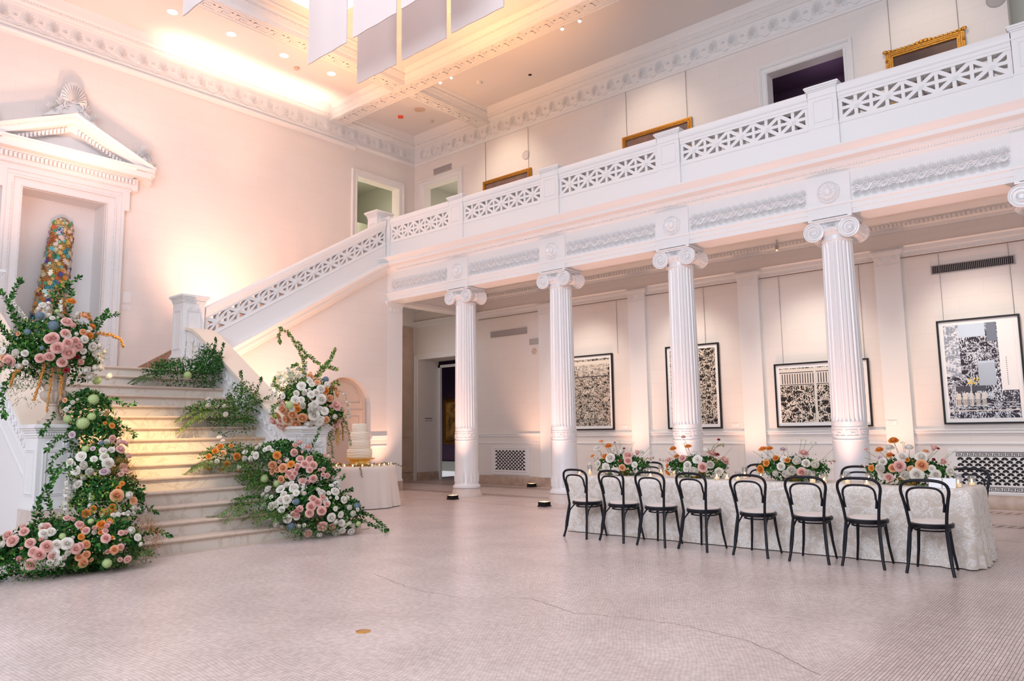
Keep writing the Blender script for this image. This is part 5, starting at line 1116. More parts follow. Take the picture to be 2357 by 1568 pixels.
def hydrangea_mb():
    mb = MB(); mb.ball((0, 0, .12), .36, 10, 6)
    for i in range(75):
        z = 1-1.55*(i+.5)/75; r = sqrt(max(0, 1-z*z)); a = i*2.39996; n = Vector((r*cos(a), r*sin(a), z)); c = Vector((0, 0, .12))+n*random.uniform(.38, .43); u = n.orthogonal().normalized(); w = n.cross(u); f0 = random.random()*6
        for k in range(4):
            b = f0+k*pi/2; d = u*cos(b)+w*sin(b); e = u*cos(b+.62)+w*sin(b+.62); g = u*cos(b-.62)+w*sin(b-.62)
            mb.add([c, c+g*.062+n*.012, c+d*.088, c+e*.062+n*.012], [(0, 1, 2, 3)])
    return mb
def thistle_mb():
    mb = MB(); mb.ball((0, 0, .08), .30, 10, 7)
    for i in range(150):
        z = 1-1.7*(i+.5)/150; r = sqrt(max(0, 1-z*z)); a = i*2.39996; n = Vector((r*cos(a), r*sin(a), z)); c = Vector((0, 0, .08)); u = n.orthogonal().normalized()*.028; w = n.cross(u)
        mb.add([c+n*.27+u, c+n*.27-u*.5+w, c+n*.27-u*.5-w, c+n*random.uniform(.40, .47)], [(0, 1, 3), (1, 2, 3), (2, 0, 3)])
    return mb
L_ROSE = [(3, .09, .44, -.03), (3, .13, .45, -.02), (4, .18, .44, -.01), (5, .25, .41, .015), (5, .32, .35, .05), (6, .38, .27, .09), (6, .42, .16, .12)]
L_RAN = [(3, .08, .44, -.03), (4, .13, .44, -.03), (5, .19, .43, -.04), (6, .26, .40, -.04), (7, .33, .34, -.04), (8, .40, .25, -.03), (8, .44, .15, -.02)]
L_BUD = [(3, .10, .62, -.02), (3, .18, .62, -.03), (4, .25, .55, .02)]
L_OPEN = [(3, .09, .32, -.02), (4, .16, .32, .0), (5, .26, .27, .05), (6, .36, .18, .12)]
FM = {}
def fmesh(kind, col):
    k = kind+col+str(random.randrange(2) if kind in ('rose', 'ranunculus', 'garden_flower') else 0)
    if k not in FM:
        mb = {'rose': lambda: rose_mb(L_ROSE), 'ranunculus': lambda: rose_mb(L_RAN), 'tulip': lambda: rose_mb(L_BUD, .06), 'garden_flower': lambda: rose_mb(L_OPEN, .07), 'hydrangea': hydrangea_mb, 'thistle': thistle_mb}[kind]()
        FM[k] = mb.mesh(kind+'_'+col, 'pet_'+col, 60)
    return FM[k]
KIND = {'p': ('rose', 'rose', 'rose', 'tulip'), 'w': ('rose', 'ranunculus', 'garden_flower'), 'o': ('rose', 'garden_flower'), 'e': ('rose', 'rose', 'garden_flower'), 'g': ('hydrangea',), 'b': ('thistle',), 'l': ('garden_flower', 'rose'), 'r': ('garden_flower', 'ranunculus')}
def bloom(parent, col, p, s, nrm, kind=None):
    kind = kind or random.choice(KIND[col]); me = fmesh(kind, col); o = bpy.data.objects.new(kind, me); COL.objects.link(o)
    o.parent = parent; o0 = Vector(parent['_o']); n = Vector(nrm).normalized(); q = n.to_track_quat('Z', 'Y')
    o.rotation_mode = 'QUATERNION'; from mathutils import Quaternion
    o.rotation_quaternion = q @ Quaternion((0, 0, 1), random.random()*6.28)
    f = 1.04*s if kind not in ('tulip', 'hydrangea') else s*1.15 if kind == 'tulip' else s*.86
    o.location = Vector(p)-o0+n*s*.06; o.scale = (f, f, f*.95); return o
def leaf(mb, p, d, up, L, w, mi, fold=.25):
    d = d.normalized(); s_ = d.cross(up); s_ = s_.normalized() if s_.length > 1e-4 else d.orthogonal().normalized(); n = s_.cross(d)
    a = p+d*L*.45; mb.add([p, a+s_*w-n*0+n*w*fold, a, a-s_*w+n*w*fold, p+d*L-n*L*.12], [(0, 1, 2), (0, 2, 3), (1, 4, 2), (2, 4, 3)], mi)
def rnd3():
    v = Vector((random.gauss(0, 1), random.gauss(0, 1), random.gauss(0, 1))); return v.normalized()
STEPZ = lambda x: .175*max(0, min(15, math.floor((2.6-x)/.29)+1)) if x < 2.6 else 0
def foliage(parent, name, ells, n, L, w, mats, spread=1.08, floor=True, droop=.0, ymax=None):
    """many individual leaves on short twigs over the surface of the mound"""
    mb = MB(); tot = sum(e[3]*e[4]+e[4]*e[5]+e[3]*e[5] for e in ells)
    for e in ells:
        k = int(n*(e[3]*e[4]+e[4]*e[5]+e[3]*e[5])/tot); c = Vector(e[:3]); R = Vector(e[3:])
        for i in range(k):
            q = rnd3(); q = Vector((q.x, q.y, abs(q.z)*.9+q.z*.1 if random.random() < .6 else q.z)); rr = random.uniform(.72, spread)
            p = c+Vector((q.x*R.x, q.y*R.y, q.z*R.z))*rr
            if floor: p.z = max(p.z, STEPZ(p.x)+.012) if p.x < 2.6 else max(p.z, .012)
            nn = Vector((q.x/R.x, q.y/R.y, q.z/R.z)).normalized(); d = (nn*.8+rnd3()*.9+Vector((0, 0, .15-droop))).normalized()
            if p.z < .04: d.z = abs(d.z)*.3+.05; d.normalize()
            leaf(mb, p, d, nn, L*random.uniform(.6, 1.25), w*random.uniform(.7, 1.2), random.randrange(len(mats)))
    o = mb.build(name, mats, parent, ang=180); o['kind'] = 'stuff'; return o
def branch(parent, pts, L=.06, w=.016, mats=('leaf1', 'leaf2'), step=.022, name='leafy_branch', stem=.004, side=1.0):
    mb = MB(); P_ = [Vector(p) for p in pts]; path = []
    for i in range(len(P_)-1):
        p0 = P_[max(0, i-1)]; p1 = P_[i]; p2 = P_[i+1]; p3 = P_[min(len(P_)-1, i+2)]; m_ = max(2, int((p2-p1).length/step))
        for k in range(m_): u = k/m_; path.append(.5*((2*p1)+(p2-p0)*u+(2*p0-5*p1+4*p2-p3)*u*u+(3*p1-p0-3*p2+p3)*u**3))
    path.append(P_[-1]); mb.tube(path, [stem*(1-.6*i/len(path)) for i in range(len(path))], 4, len(mats))
    for i in range(1, len(path)):
        t_ = (path[i]-path[i-1]).normalized(); u = t_.orthogonal().normalized(); v = t_.cross(u)
        for k in range(2):
            b = i*1.9+k*pi+random.uniform(-.4, .4); d = (u*cos(b)+v*sin(b))*side+t_*.75; leaf(mb, path[i], d, rnd3(), L*random.uniform(.7, 1.15), w*random.uniform(.8, 1.15), random.randrange(len(mats)))
    leaf(mb, path[-1], path[-1]-path[-2], rnd3(), L, w, 0)
    return mb.build(name, list(mats)+['wood'], parent, ang=180)
def spike(parent, pts, r, col='pet_w', n=60, name='delphinium_spike', tip=.35):
    mb = MB(); P_ = [Vector(p) for p in pts]; mb.tube(P_, .004, 4, 1)
    for i in range(n):
        q = i/n; s_ = q*(len(P_)-1); k = min(int(s_), len(P_)-2); c = P_[k].lerp(P_[k+1], s_-k); rr = r*(1-(1-tip)*q); d = rnd3(); c = c+d*rr; f = .5*rr+.006
        u = d.orthogonal().normalized(); v = d.cross(u)
        for j in range(4):
            b = j*pi/2+i; e = u*cos(b)+v*sin(b); g = u*cos(b+.7)+v*sin(b+.7); h = u*cos(b-.7)+v*sin(b-.7); mb.add([c, c+h*f*.7+d*f*.3, c+e*f+d*f*.1, c+g*f*.7+d*f*.3], [(0, 1, 2, 3)], 0)
    return mb.build(name, [col, 'leaf3'], parent, ang=180)
def tassel(parent, pts, r, m='pet_o', name='amaranth_tassel', n=110):
    mb = MB(); P_ = [Vector(p) for p in pts]; mb.tube(P_, r*.4, 5, 0)
    for i in range(n):
        q = i/n; s_ = q*(len(P_)-1); k = min(int(s_), len(P_)-2); c = P_[k].lerp(P_[k+1], s_-k)+rnd3()*r*(1-.5*q); mb.ball(c, r*random.uniform(.22, .42), 5, 3)
    return mb.build(name, m, parent, ang=60)
M['amber'] = mat('amaranth', (.52, .22, .03), .7, sheen=.3); M['ochre'] = mat('ochre_plume', (.56, .30, .07), .7, sheen=.3)
def plume(parent, c, R, n, m, name='dried_plume', L=.03, floor=True):
    mb = MB()
    for i in range(n):
        d = rnd3(); p = Vector(c)+Vector((d.x*R[0], d.y*R[1], d.z*R[2]))*random.uniform(.5, 1.05)
        if floor: p.z = max(p.z, STEPZ(p.x)+.02)
        q = p+(d+rnd3()*.6+Vector((0, 0, .4))).normalized()*L; u = rnd3()*.0022; mb.add([p-u, p+u, q], [(0, 1, 2)], 0)
        mb.add([q+rnd3()*.006, q+rnd3()*.006, q+rnd3()*.006, q+rnd3()*.006], [(0, 1, 2), (0, 2, 3), (0, 1, 3)], 0)
    o = mb.build(name, m, parent, ang=180); o['kind'] = 'stuff'; return o
def fern(parent, base, d, L, mats=('leaf2', 'leaf3'), name='fern_frond', droop=.5):
    """feathery frond lying outwards"""
    mb = MB(); d = Vector(d).normalized(); p = Vector(base); path = [p.copy()]; k = max(6, int(L/.02))
    for i in range(k):
        d = (d+Vector((0, 0, -droop*.06))+rnd3()*.04).normalized(); p = p+d*(L/k); fl = (STEPZ(p.x)+.015)
        if p.z < fl: p.z = fl; d.z = max(d.z, 0)
        path.append(p.copy())
    mb.tube(path, .0028, 4, len(mats))
    for i in range(1, len(path)):
        t_ = (path[i]-path[i-1]); t_ = t_.normalized() if t_.length > 1e-6 else d; s_ = t_.cross(Vector((0, 0, 1))); s_ = s_.normalized() if s_.length > .01 else t_.orthogonal().normalized(); q = i/len(path); W_ = L*.26*sin(pi*min(1, q*.85+.15))+.015
        for sg in (-1, 1):
            for j in range(3):
                b = path[i]+(s_*sg*.9+t_*.5)*W_*j/3; leaf(mb, b, s_*sg*.8+t_*.7+rnd3()*.25, Vector((0, 0, 1)), W_*.5+.012, .0055, random.randrange(len(mats)))
    return mb.build(name, list(mats)+['wood'], parent, ang=180)
FL={'urn':[('p',1.79,-8.86,2.84,0.123,0.8,-0.1,0.5),('p',1.84,-8.82,2.78,0.109,0.9,-0,0.4),('p',1.89,-8.9,2.69,0.108,1,-0.2,0.2),('p',1.87,-9.02,2.63,0.127,1,-0.3,-0),('p',1.87,-8.97,2.52,0.141,0.9,-0.2,-0.3),('p',1.9,-8.87,2.58,0.115,1,-0.1,-0.1),('p',1.9,-8.79,2.61,0.102,1,0,-0.1),('p',1.85,-8.84,2.47,0.149,0.9,-0.1,-0.4),('p',1.86,-8.8,2.49,0.081,0.9,-0,-0.4),('p',1.78,-9.02,2.42,0.114,0.8,-0.3,-0.5),('p',1.74,-9.11,2.39,0.107,1,-0.2,-0.2),('p',1.78,-8.88,2.35,0.115,1,-0.3,-0),('p',1.8,-8.7,2.36,0.124,1,-0,0),('p',1.51,-9.35,2.36,0.146,0.6,-0.8,-0.3),('p',1.37,-9.37,2.33,0.12,0.4,-0.8,-0.4),('w',1.87,-8.68,2.64,0.096,1,0.2,0),('w',1.79,-8.56,2.57,0.111,0.9,0.4,-0.2),('w',1.83,-8.67,2.5,0.089,0.9,0.2,-0.4),('w',1.69,-8.5,2.47,0.085,0.9,0.3,0.4),('w',1.56,-8.38,2.47,0.093,0.7,0.6,0.5),('w',1.57,-8.35,2.54,0.086,0.6,0.7,-0.3),('w',1.65,-8.41,2.32,0.114,0.9,0.5,-0.1),('w',1.56,-8.28,2.23,0.13,0.6,0.6,-0.5),('w',1.7,-8.54,2.21,0.14,0.8,0.2,-0.5),('w',1.77,-8.61,2.27,0.125,1,0.1,-0.3),('w',1.61,-9.32,2.45,0.106,0.7,-0.7,-0),('w',1.59,-9.27,2.3,0.093,0.7,-0.6,-0.5),('r',1.8,-8.72,2.43,0.062,0.8,0.1,-0.5),('r',1.78,-8.83,2.26,0.075,0.9,-0.2,-0.3),('r',1.87,-8.73,2.54,0.055,1,0.1,-0.2),('r',1.79,-8.79,2.4,0.041,1,-0.2,0.1),('o',1.82,-8.61,2.7,0.097,0.9,0.3,0.2),('e',1.84,-8.69,2.73,0.083,1,0.1,0.3),('e',1.59,-8.6,2.96,0.099,0.6,0.2,0.8),('o',1.59,-8.76,3.13,0.112,0.5,-0,0.8),('o',1.59,-8.5,2.84,0.086,0.7,0.4,0.6),('g',1.52,-8.4,2.18,0.157,0.5,0.5,-0.7),('b',1.59,-9.09,2.91,0.136,0.6,-0.4,0.7),('b',1.82,-9.01,2.78,0.148,0.9,-0.3,0.4),('b',1.7,-9.24,2.7,0.093,0.7,-0.6,0.2),('b',1.8,-9.11,2.51,0.066,0.8,-0.4,-0.3),('w',1.48,-9.04,3.07,0.083,0.5,-0.3,0.8),('w',1.46,-9.01,2.97,0.069,0.4,-0.3,0.8),('w',1.61,-9,2.93,0.068,0.6,-0.3,0.7),('e',1.6,-9.31,2.68,0.053,0.6,-0.8,0.1),('g',1.5,-8.88,3,0.084,0.5,-0.1,0.9),('w',1.48,-8.98,3.03,0.076,0.5,-0.3,0.8),('w',1.46,-9.07,3.02,0.069,0.4,-0.4,0.8),('w',1.7,-8.99,2.89,0.061,0.7,-0.3,0.6),('e',1.44,-9.38,2.39,0.106,0.5,-0.8,-0.2),('g',1.58,-9.33,2.43,0.079,0.7,-0.7,-0.1)],
'left':[('g',1.73,-8.75,1.67,0.15,0.6,-0.7,-0.5),('g',2.06,-8.7,1.59,0.2,0.8,-0.5,0.4),('g',2.05,-8.61,1.67,0.135,0.7,-0.3,0.6),('g',1.9,-8.55,1.89,0.178,0.9,-0.2,0.3),('g',2.27,-8.73,1.29,0.117,0.7,-0.5,0.5),('g',3.06,-8.92,0.53,0.089,0.6,-0.5,0.7),('g',3.3,-8.83,0.12,0.135,0.9,-0.3,-0.2),('g',3.17,-9.23,0.42,0.092,0.9,-0.2,0.5),('w',2.29,-8.78,1.21,0.13,0.7,-0.6,0.4),('w',2.22,-8.85,1.11,0.123,0.6,-0.8,0.1),('w',2.29,-8.83,1.06,0.122,0.7,-0.7,0),('w',2.36,-8.77,1.1,0.097,0.8,-0.6,0.1),('w',2.4,-8.72,1.04,0.11,0.9,-0.5,-0),('w',2.45,-8.85,0.9,0.095,0.4,-0.8,0.5),('w',2.45,-8.55,1.13,0.124,1,-0.2,0.2),('w',2.42,-8.58,1.2,0.098,0.9,-0.2,0.3),('w',2.39,-8.68,1.18,0.084,0.9,-0.4,0.3),('w',2.8,-8.43,0.77,0.077,1,0,0.2),('w',2.69,-8.22,0.57,0.085,0.9,0.4,-0.2),('w',2.8,-8.38,0.62,0.077,1,0.1,-0.1),('w',3.26,-8.59,0.42,0.097,0.9,0.1,0.4),('w',3.27,-8.52,0.34,0.091,0.9,0.2,0.3),('w',3.22,-9.2,0.35,0.12,0.9,-0.2,0.3),('w',3.2,-9.29,0.35,0.096,0.9,-0.2,0.3),('w',3.22,-9.31,0.27,0.102,0.9,-0.3,0.2),('w',3.23,-9.29,0.2,0.107,1,-0.3,0),('w',3.25,-9.2,0.26,0.068,1,-0.2,0.1),('w',3.24,-9.23,0.22,0.068,1,-0.2,0),('w',3.1,-9.38,0.46,0.091,0.8,-0.3,0.5),('w',3.11,-9.32,0.47,0.091,0.8,-0.3,0.6),('p',3.04,-9.35,0.51,0.109,0.7,-0.3,0.6),('p',2.78,-9.6,0.44,0.103,0.4,-0.7,0.6),('p',2.95,-9.51,0.48,0.091,0.6,-0.5,0.6),('p',2.94,-9.6,0.4,0.113,0.6,-0.7,0.5),('p',3.09,-9.49,0.38,0.095,0.8,-0.5,0.4),('p',3.18,-9.37,0.34,0.118,0.9,-0.3,0.3),('p',3.18,-9.43,0.27,0.118,0.9,-0.4,0.1),('p',3.08,-9.56,0.24,0.095,0.8,-0.6,0.1),('p',3.14,-9.49,0.18,0.111,0.9,-0.5,-0),('p',3.07,-9.04,0.51,0.088,0.8,0,0.7),('p',2.97,-9.13,0.58,0.071,0.6,-0.1,0.8),('p',3.13,-8.99,0.45,0.082,0.7,-0.6,0.5),('p',3.24,-9.12,0.29,0.103,1,-0.1,0.2),('p',3.23,-9.08,0.31,0.081,1,-0,0.2),('e',3.23,-9.04,0.14,0.092,1,0,-0.1),('e',3.24,-9.02,0.22,0.081,1,0,0),('p',3.19,-8.92,0.46,0.088,0.7,-0.4,0.5),('p',3.22,-8.82,0.47,0.095,0.8,-0.3,0.5),('p',3.2,-8.79,0.5,0.072,0.8,-0.2,0.6),('p',3.29,-8.85,0.37,0.094,0.9,-0.3,0.3),('p',3.32,-8.84,0.24,0.082,0.9,-0.3,0),('p',3.34,-8.72,0.27,0.071,1,-0.1,0.1),('p',3.29,-8.7,0.41,0.06,0.9,-0.1,0.4),('p',2.25,-8.38,1.34,0.121,0.7,0.2,0.7),('p',2.34,-8.38,1.28,0.107,0.8,0.2,0.5),('p',2.35,-8.31,1.19,0.107,0.9,0.3,0.3),('p',2.42,-8.37,1.07,0.099,1,0.2,0),('p',2.57,-8.4,1.03,0.078,0.7,0.1,0.8),('l',2.56,-8.63,1.03,0.096,0.6,-0.3,0.7),('l',2.37,-8.58,1.27,0.098,0.8,-0.2,0.5),('p',2.72,-8.31,0.49,0.078,0.9,0.2,-0.3),('p',3.31,-8.63,0.13,0.078,1,0,-0.2),('e',2.8,-8.57,0.77,0.139,1,-0.2,0.2),('o',2.65,-8.82,0.59,0.106,0.7,-0.7,-0.1),('o',2.77,-8.68,0.59,0.106,0.9,-0.4,-0.1),('o',3.18,-8.86,0.5,0.095,0.7,-0.3,0.6),('e',2.8,-8.39,0.7,0.102,1,0.1,0.1),('o',2.8,-8.61,0.65,0.075,1,-0.3,-0),('o',2.75,-8.5,0.9,0.064,0.9,-0.1,0.4),('e',3.34,-8.78,0.25,0.088,1,-0.2,0.1),('e',3.22,-9.02,0.32,0.087,1,0.1,0.3),('o',3.19,-9.06,0.4,0.076,0.9,0,0.4),('o',3.23,-8.88,0.43,0.053,0.8,-0.4,0.5),('o',2.14,-8.41,1.57,0.081,0.9,0.1,0.3),('o',3.09,-9,0.49,0.047,0.8,0.1,0.6),('o',3.3,-8.79,0.37,0.047,0.9,-0.2,0.3),('w',3.04,-8.69,0.58,0.055,0.5,-0.1,0.8),('w',3.02,-8.63,0.58,0.055,0.5,0,0.9),('w',3,-8.57,0.57,0.062,0.5,0.1,0.9),('w',2.8,-8.44,0.57,0.057,1,-0,-0.2),('w',2.77,-8.37,0.55,0.058,1,0.1,-0.2),('l',2,-8.79,1.47,0.093,0.6,-0.8,0.1),('b',2.26,-8.56,1.36,0.08,0.7,-0.2,0.7),('e',1.69,-8.79,1.89,0.068,0.5,-0.8,0.3),('w',1.75,-8.79,1.78,0.061,0.6,-0.8,-0.1),('w',1.81,-8.74,1.86,0.068,0.7,-0.6,0.2),('p',2.17,-8.41,1.42,0.081,1,0.1,-0.1),('l',2.31,-8.67,1.3,0.065,0.7,-0.4,0.5),('w',1.73,-8.22,1.73,0.057,0.7,0.7,-0.3),('e',1.87,-8.38,1.74,0.07,0.9,0.2,-0.2)],
'right':[('w',1.7,-5.45,2.18,0.157,0.7,-0.6,0.4),('w',1.83,-5.36,2.05,0.131,0.9,-0.5,0.1),('w',1.77,-5.44,2.07,0.096,0.8,-0.6,0.2),('w',1.76,-5.46,1.89,0.113,0.8,-0.6,-0.2),('w',1.68,-5.54,1.97,0.147,0.7,-0.8,-0),('w',1.75,-5.48,1.97,0.113,0.8,-0.7,-0),('w',1.77,-5.31,2.21,0.097,0.8,-0.4,0.4),('w',1.73,-5.32,2.26,0.097,0.8,-0.4,0.5),('w',1.84,-5.19,2.14,0.132,0.9,-0.2,0.3),('w',1.85,-5.28,2.08,0.114,0.9,-0.4,0.2),('w',1.88,-5.21,1.98,0.158,1,-0.3,-0),('w',1.85,-5.31,1.9,0.139,0.9,-0.4,-0.2),('w',1.81,-5.33,1.82,0.166,0.9,-0.4,-0.3),('w',1.81,-5.28,1.73,0.166,0.8,-0.6,-0.1),('w',1.88,-5.14,1.79,0.141,0.9,-0.4,0.2),('w',1.85,-5.17,1.67,0.114,0.8,-0.4,-0.4),('w',1.78,-5.03,2.22,0.098,0.9,0,0.5),('w',1.68,-5.3,1.6,0.149,0.6,-0.6,-0.6),('w',1.89,-4.96,1.71,0.098,1,-0.1,-0.2),('w',1.14,-5.61,1.81,0.151,-0.1,-0.9,-0.3),('w',1.78,-5.17,1.6,0.114,0.7,-0.4,-0.6),('w',1.2,-5.54,2.17,0.107,-0.1,-0.9,0.4),('w',1.15,-5.6,2.02,0.107,-0.1,-1,0.1),('w',1.46,-5.62,2.03,0.105,0.3,-0.9,0.1),('w',1.22,-5.53,2.33,0.107,0,-0.8,0.6),('w',1.26,-5.46,2.27,0.098,0,-0.8,0.6),('w',1.16,-5.62,2.22,0.089,-0.1,-0.9,0.4),('o',1.68,-5.53,1.9,0.113,0.7,-0.7,-0.2),('o',1.69,-5.5,1.83,0.104,0.7,-0.7,-0.3),('e',1.44,-5.59,1.83,0.14,0.3,-0.9,-0.3),('e',1.19,-5.51,1.74,0.16,-0.1,-0.8,-0.5),('e',1.58,-5.51,1.75,0.148,0.5,-0.7,-0.4),('e',1.67,-5.4,1.7,0.157,0.7,-0.5,-0.5),('e',1.36,-5.47,1.68,0.133,0.2,-0.7,-0.6),('e',1.48,-5.38,1.61,0.141,0.4,-0.6,-0.7),('e',1.27,-5.39,1.56,0.143,0.1,-0.6,-0.8),('e',1.86,-5.1,1.66,0.114,0.9,-0.3,-0.4),('e',1.86,-5.04,2,0.115,1,0,0),('o',1.85,-5.11,2.12,0.115,1,-0.1,0.2),('e',1.69,-4.8,2.08,0.146,0.8,0.5,0.2),('e',1.63,-5.25,2.34,0.116,0.6,-0.3,0.7),('e',1.78,-5.22,2.24,0.115,0.8,-0.3,0.5),('o',1.77,-5.31,1.69,0.079,0.7,-0.6,-0.3),('p',1.16,-5.58,1.67,0.142,-0.1,-0.8,-0.6),('p',1.44,-5.61,1.89,0.087,0.3,-0.9,-0.2),('p',1.23,-5.45,1.58,0.116,0,-0.7,-0.7),('p',1.85,-5.04,1.88,0.098,1,0,-0.2),('p',1.84,-4.9,1.87,0.161,0.9,-0.1,0.5),('p',1.73,-4.81,1.57,0.099,0.7,0,-0.7),('g',1.6,-5.57,1.89,0.191,0.5,-0.8,-0.2),('b',1.67,-4.99,2.3,0.135,0.7,0.1,0.7),('w',1.76,-4.71,2.08,0.055,0.9,0.5,0.2),('w',1.74,-4.62,1.94,0.064,0.7,0.2,0.7),('w',1.75,-4.59,1.83,0.064,0.8,0.4,0.4),('w',1.76,-4.56,1.71,0.055,0.8,0.5,-0.2),('w',1.32,-5.39,2.4,0.09,0.2,-0.6,0.8),('w',1.38,-5.31,2.47,0.081,0.3,-0.4,0.9),('w',1.48,-5.36,2.36,0.08,0.4,-0.5,0.7)],
'rlow':[('o',2.29,-6.22,1.14,0.125,0.8,-0.5,0.1),('e',2.22,-6.24,1.01,0.119,0.7,-0.6,-0.4),('e',2.17,-6.2,0.91,0.113,0.1,-1,0.2),('e',2.42,-6.19,0.96,0.131,0.5,-0.8,0.3),('o',2.5,-6.12,1.01,0.118,0.6,-0.7,0.4),('e',2.41,-6.21,0.81,0.098,0.5,-0.9,-0.1),('p',2.23,-5.85,1.28,0.129,0.8,0.1,0.6),('p',2.34,-5.98,1.17,0.113,1,-0.1,0.2),('p',2.33,-6.12,1.08,0.079,0.9,-0.4,-0.1),('p',2.53,-6.16,0.89,0.097,0.6,-0.8,0.1),('p',2.56,-6.14,0.84,0.097,0.7,-0.7,-0),('p',2.6,-6.08,0.94,0.091,0.7,-0.6,0.2),('p',2.59,-6.11,0.89,0.078,0.7,-0.7,0.1),('p',2.55,-6.01,1.08,0.105,0.6,-0.5,0.6),('p',2.64,-5.99,1.01,0.111,0.8,-0.5,0.4),('p',2.63,-5.91,1.07,0.105,0.8,-0.4,0.5),('p',2.69,-5.89,0.99,0.118,0.9,-0.4,0.3),('p',2.7,-5.95,0.93,0.091,0.9,-0.4,0.2),('p',2.67,-6.04,0.77,0.11,0.5,-0.4,0.8),('p',2.72,-5.9,0.81,0.111,0.9,-0.4,-0.1),('p',2.31,-5.72,1.23,0.109,0.3,-0.2,0.9),('p',2.62,-5.66,1.1,0.094,0.8,-0.1,0.6),('p',2.74,-5.75,0.93,0.066,1,-0.2,0.2),('p',2.75,-5.69,0.84,0.079,1,-0.1,-0),('p',2.6,-5.49,1.04,0.068,0.8,0.2,0.5),('p',2.9,-6.27,0.4,0.113,0.8,-0.7,0.1),('p',2.92,-6.24,0.43,0.088,0.8,-0.6,0.1),('p',3,-6.12,0.45,0.126,0.9,-0.5,0.2),('p',3,-6.14,0.37,0.113,0.9,-0.5,0),('p',3.02,-6.03,0.5,0.114,0.9,-0.4,0.3),('p',3.06,-5.99,0.39,0.126,0.9,-0.4,0),('r',3.06,-5.99,0.34,0.063,0.9,-0.4,-0.1),('p',2.87,-6.3,0.36,0.088,0.7,-0.7,-0),('p',3.01,-5.94,0.18,0.14,0.9,-0.3,-0.4),('p',3,-5.77,0.16,0.103,0.9,-0.1,-0.4),('p',2.87,-6.07,0.09,0.108,0.7,-0.4,-0.5),('r',3.01,-5.99,0.21,0.063,0.9,-0.4,-0.3),('r',3.07,-5.91,0.43,0.051,1,-0.3,0.1),('w',2.21,-6.29,0.66,0.105,-0,-0.7,0.7),('w',2.51,-6.28,0.67,0.141,0.3,-0.7,0.7),('w',2.55,-6.21,0.72,0.116,0.4,-0.6,0.7),('w',2.71,-6.2,0.69,0.128,0.5,-0.6,0.6),('w',2.8,-6.22,0.63,0.101,0.6,-0.6,0.5),('w',2.68,-6.37,0.54,0.114,0.5,-0.8,0.4),('w',2.75,-6.33,0.55,0.126,0.6,-0.7,0.4),('w',2.78,-6.28,0.58,0.088,0.6,-0.7,0.5),('w',2.21,-6.31,0.55,0.104,-0.1,-0.9,0.5),('w',2.55,-6.43,0.46,0.114,0.3,-0.9,0.2),('w',2.31,-6.4,0.45,0.116,0,-1,0.2),('w',2.61,-6.41,0.49,0.088,0.4,-0.9,0.3),('w',2.18,-6.43,0.39,0.078,-0.1,-1,0.1),('w',2.2,-6.44,0.27,0.077,-0.1,-1,-0.2),('w',2.21,-6.41,0.31,0.052,-0.1,-1,-0.1),('w',2.72,-6.39,0.42,0.1,0.6,-0.8,0.1),('w',2.79,-6.34,0.3,0.119,0.6,-0.8,-0.1),('w',2.61,-6.39,0.23,0.12,0.4,-0.8,-0.3),('w',2.55,-6.35,0.16,0.089,0.4,-0.8,-0.5),('w',2.41,-6.16,0.04,0.078,0.2,-0.6,-0.8),('w',2.42,-6.16,0.05,0.103,0.2,-0.6,-0.8),('w',2.87,-6.22,0.2,0.075,0.7,-0.6,-0.3),('w',2.98,-5.94,0.61,0.128,0.8,-0.3,0.5),('w',2.93,-5.96,0.66,0.077,0.8,-0.3,0.6),('w',2.97,-5.71,0.62,0.117,0.8,-0.1,0.5),('w',2.99,-5.83,0.61,0.071,0.8,-0.2,0.5),('w',3.06,-5.9,0.48,0.083,0.9,-0.3,0.2),('w',3.04,-5.92,0.53,0.077,0.9,-0.3,0.3),('w',3.01,-5.59,0.5,0.105,0.9,0.1,0.3),('w',3.03,-5.72,0.54,0.065,0.9,-0.1,0.4),('w',3.06,-5.53,0.39,0.092,0.9,-0.3,0.3),('w',3.09,-5.49,0.31,0.098,1,-0.3,0.1),('w',3.07,-5.84,0.29,0.121,1,-0.2,-0.2),('w',3.05,-5.67,0.31,0.104,1,-0,-0.1),('w',3.08,-5.78,0.4,0.077,1,-0.1,0.1),('w',3.04,-5.64,0.19,0.11,0.8,-0.5,-0.1),('w',3.01,-5.6,0.08,0.085,0.8,-0.5,-0.4),('w',2.91,-5.63,0.06,0.117,0.6,-0.6,-0.6),('w',3.03,-5.47,0.06,0.098,0.9,-0.2,-0.5),('w',2.88,-6.15,0.62,0.076,0.7,-0.5,0.5),('g',2.05,-6.23,0.81,0.173,-0.1,-1,-0.1),('g',2.32,-6.21,0.75,0.144,0.3,-0.9,-0.3),('g',3.08,-5.39,0.16,0.105,1,-0.1,-0.2),('g',3.07,-5.56,0.17,0.078,0.9,-0.4,-0.2),('b',2.86,-6.26,0.52,0.113,0.7,-0.6,0.3),('b',2.8,-6.29,0.2,0.138,0.6,-0.7,-0.3),('b',3.06,-5.4,0.4,0.119,0.9,-0.1,0.4),('w',2.02,-6.38,1.14,0.119,0.3,-0.9,0.1),('w',1.83,-6.35,1.09,0.094,-0.1,-1,-0.1),('w',1.96,-6.28,1.28,0.08,0.2,-0.7,0.7),('w',2.17,-6.28,1.24,0.079,0.6,-0.6,0.5),('w',2.14,-6.32,1.22,0.073,0.6,-0.7,0.4)],
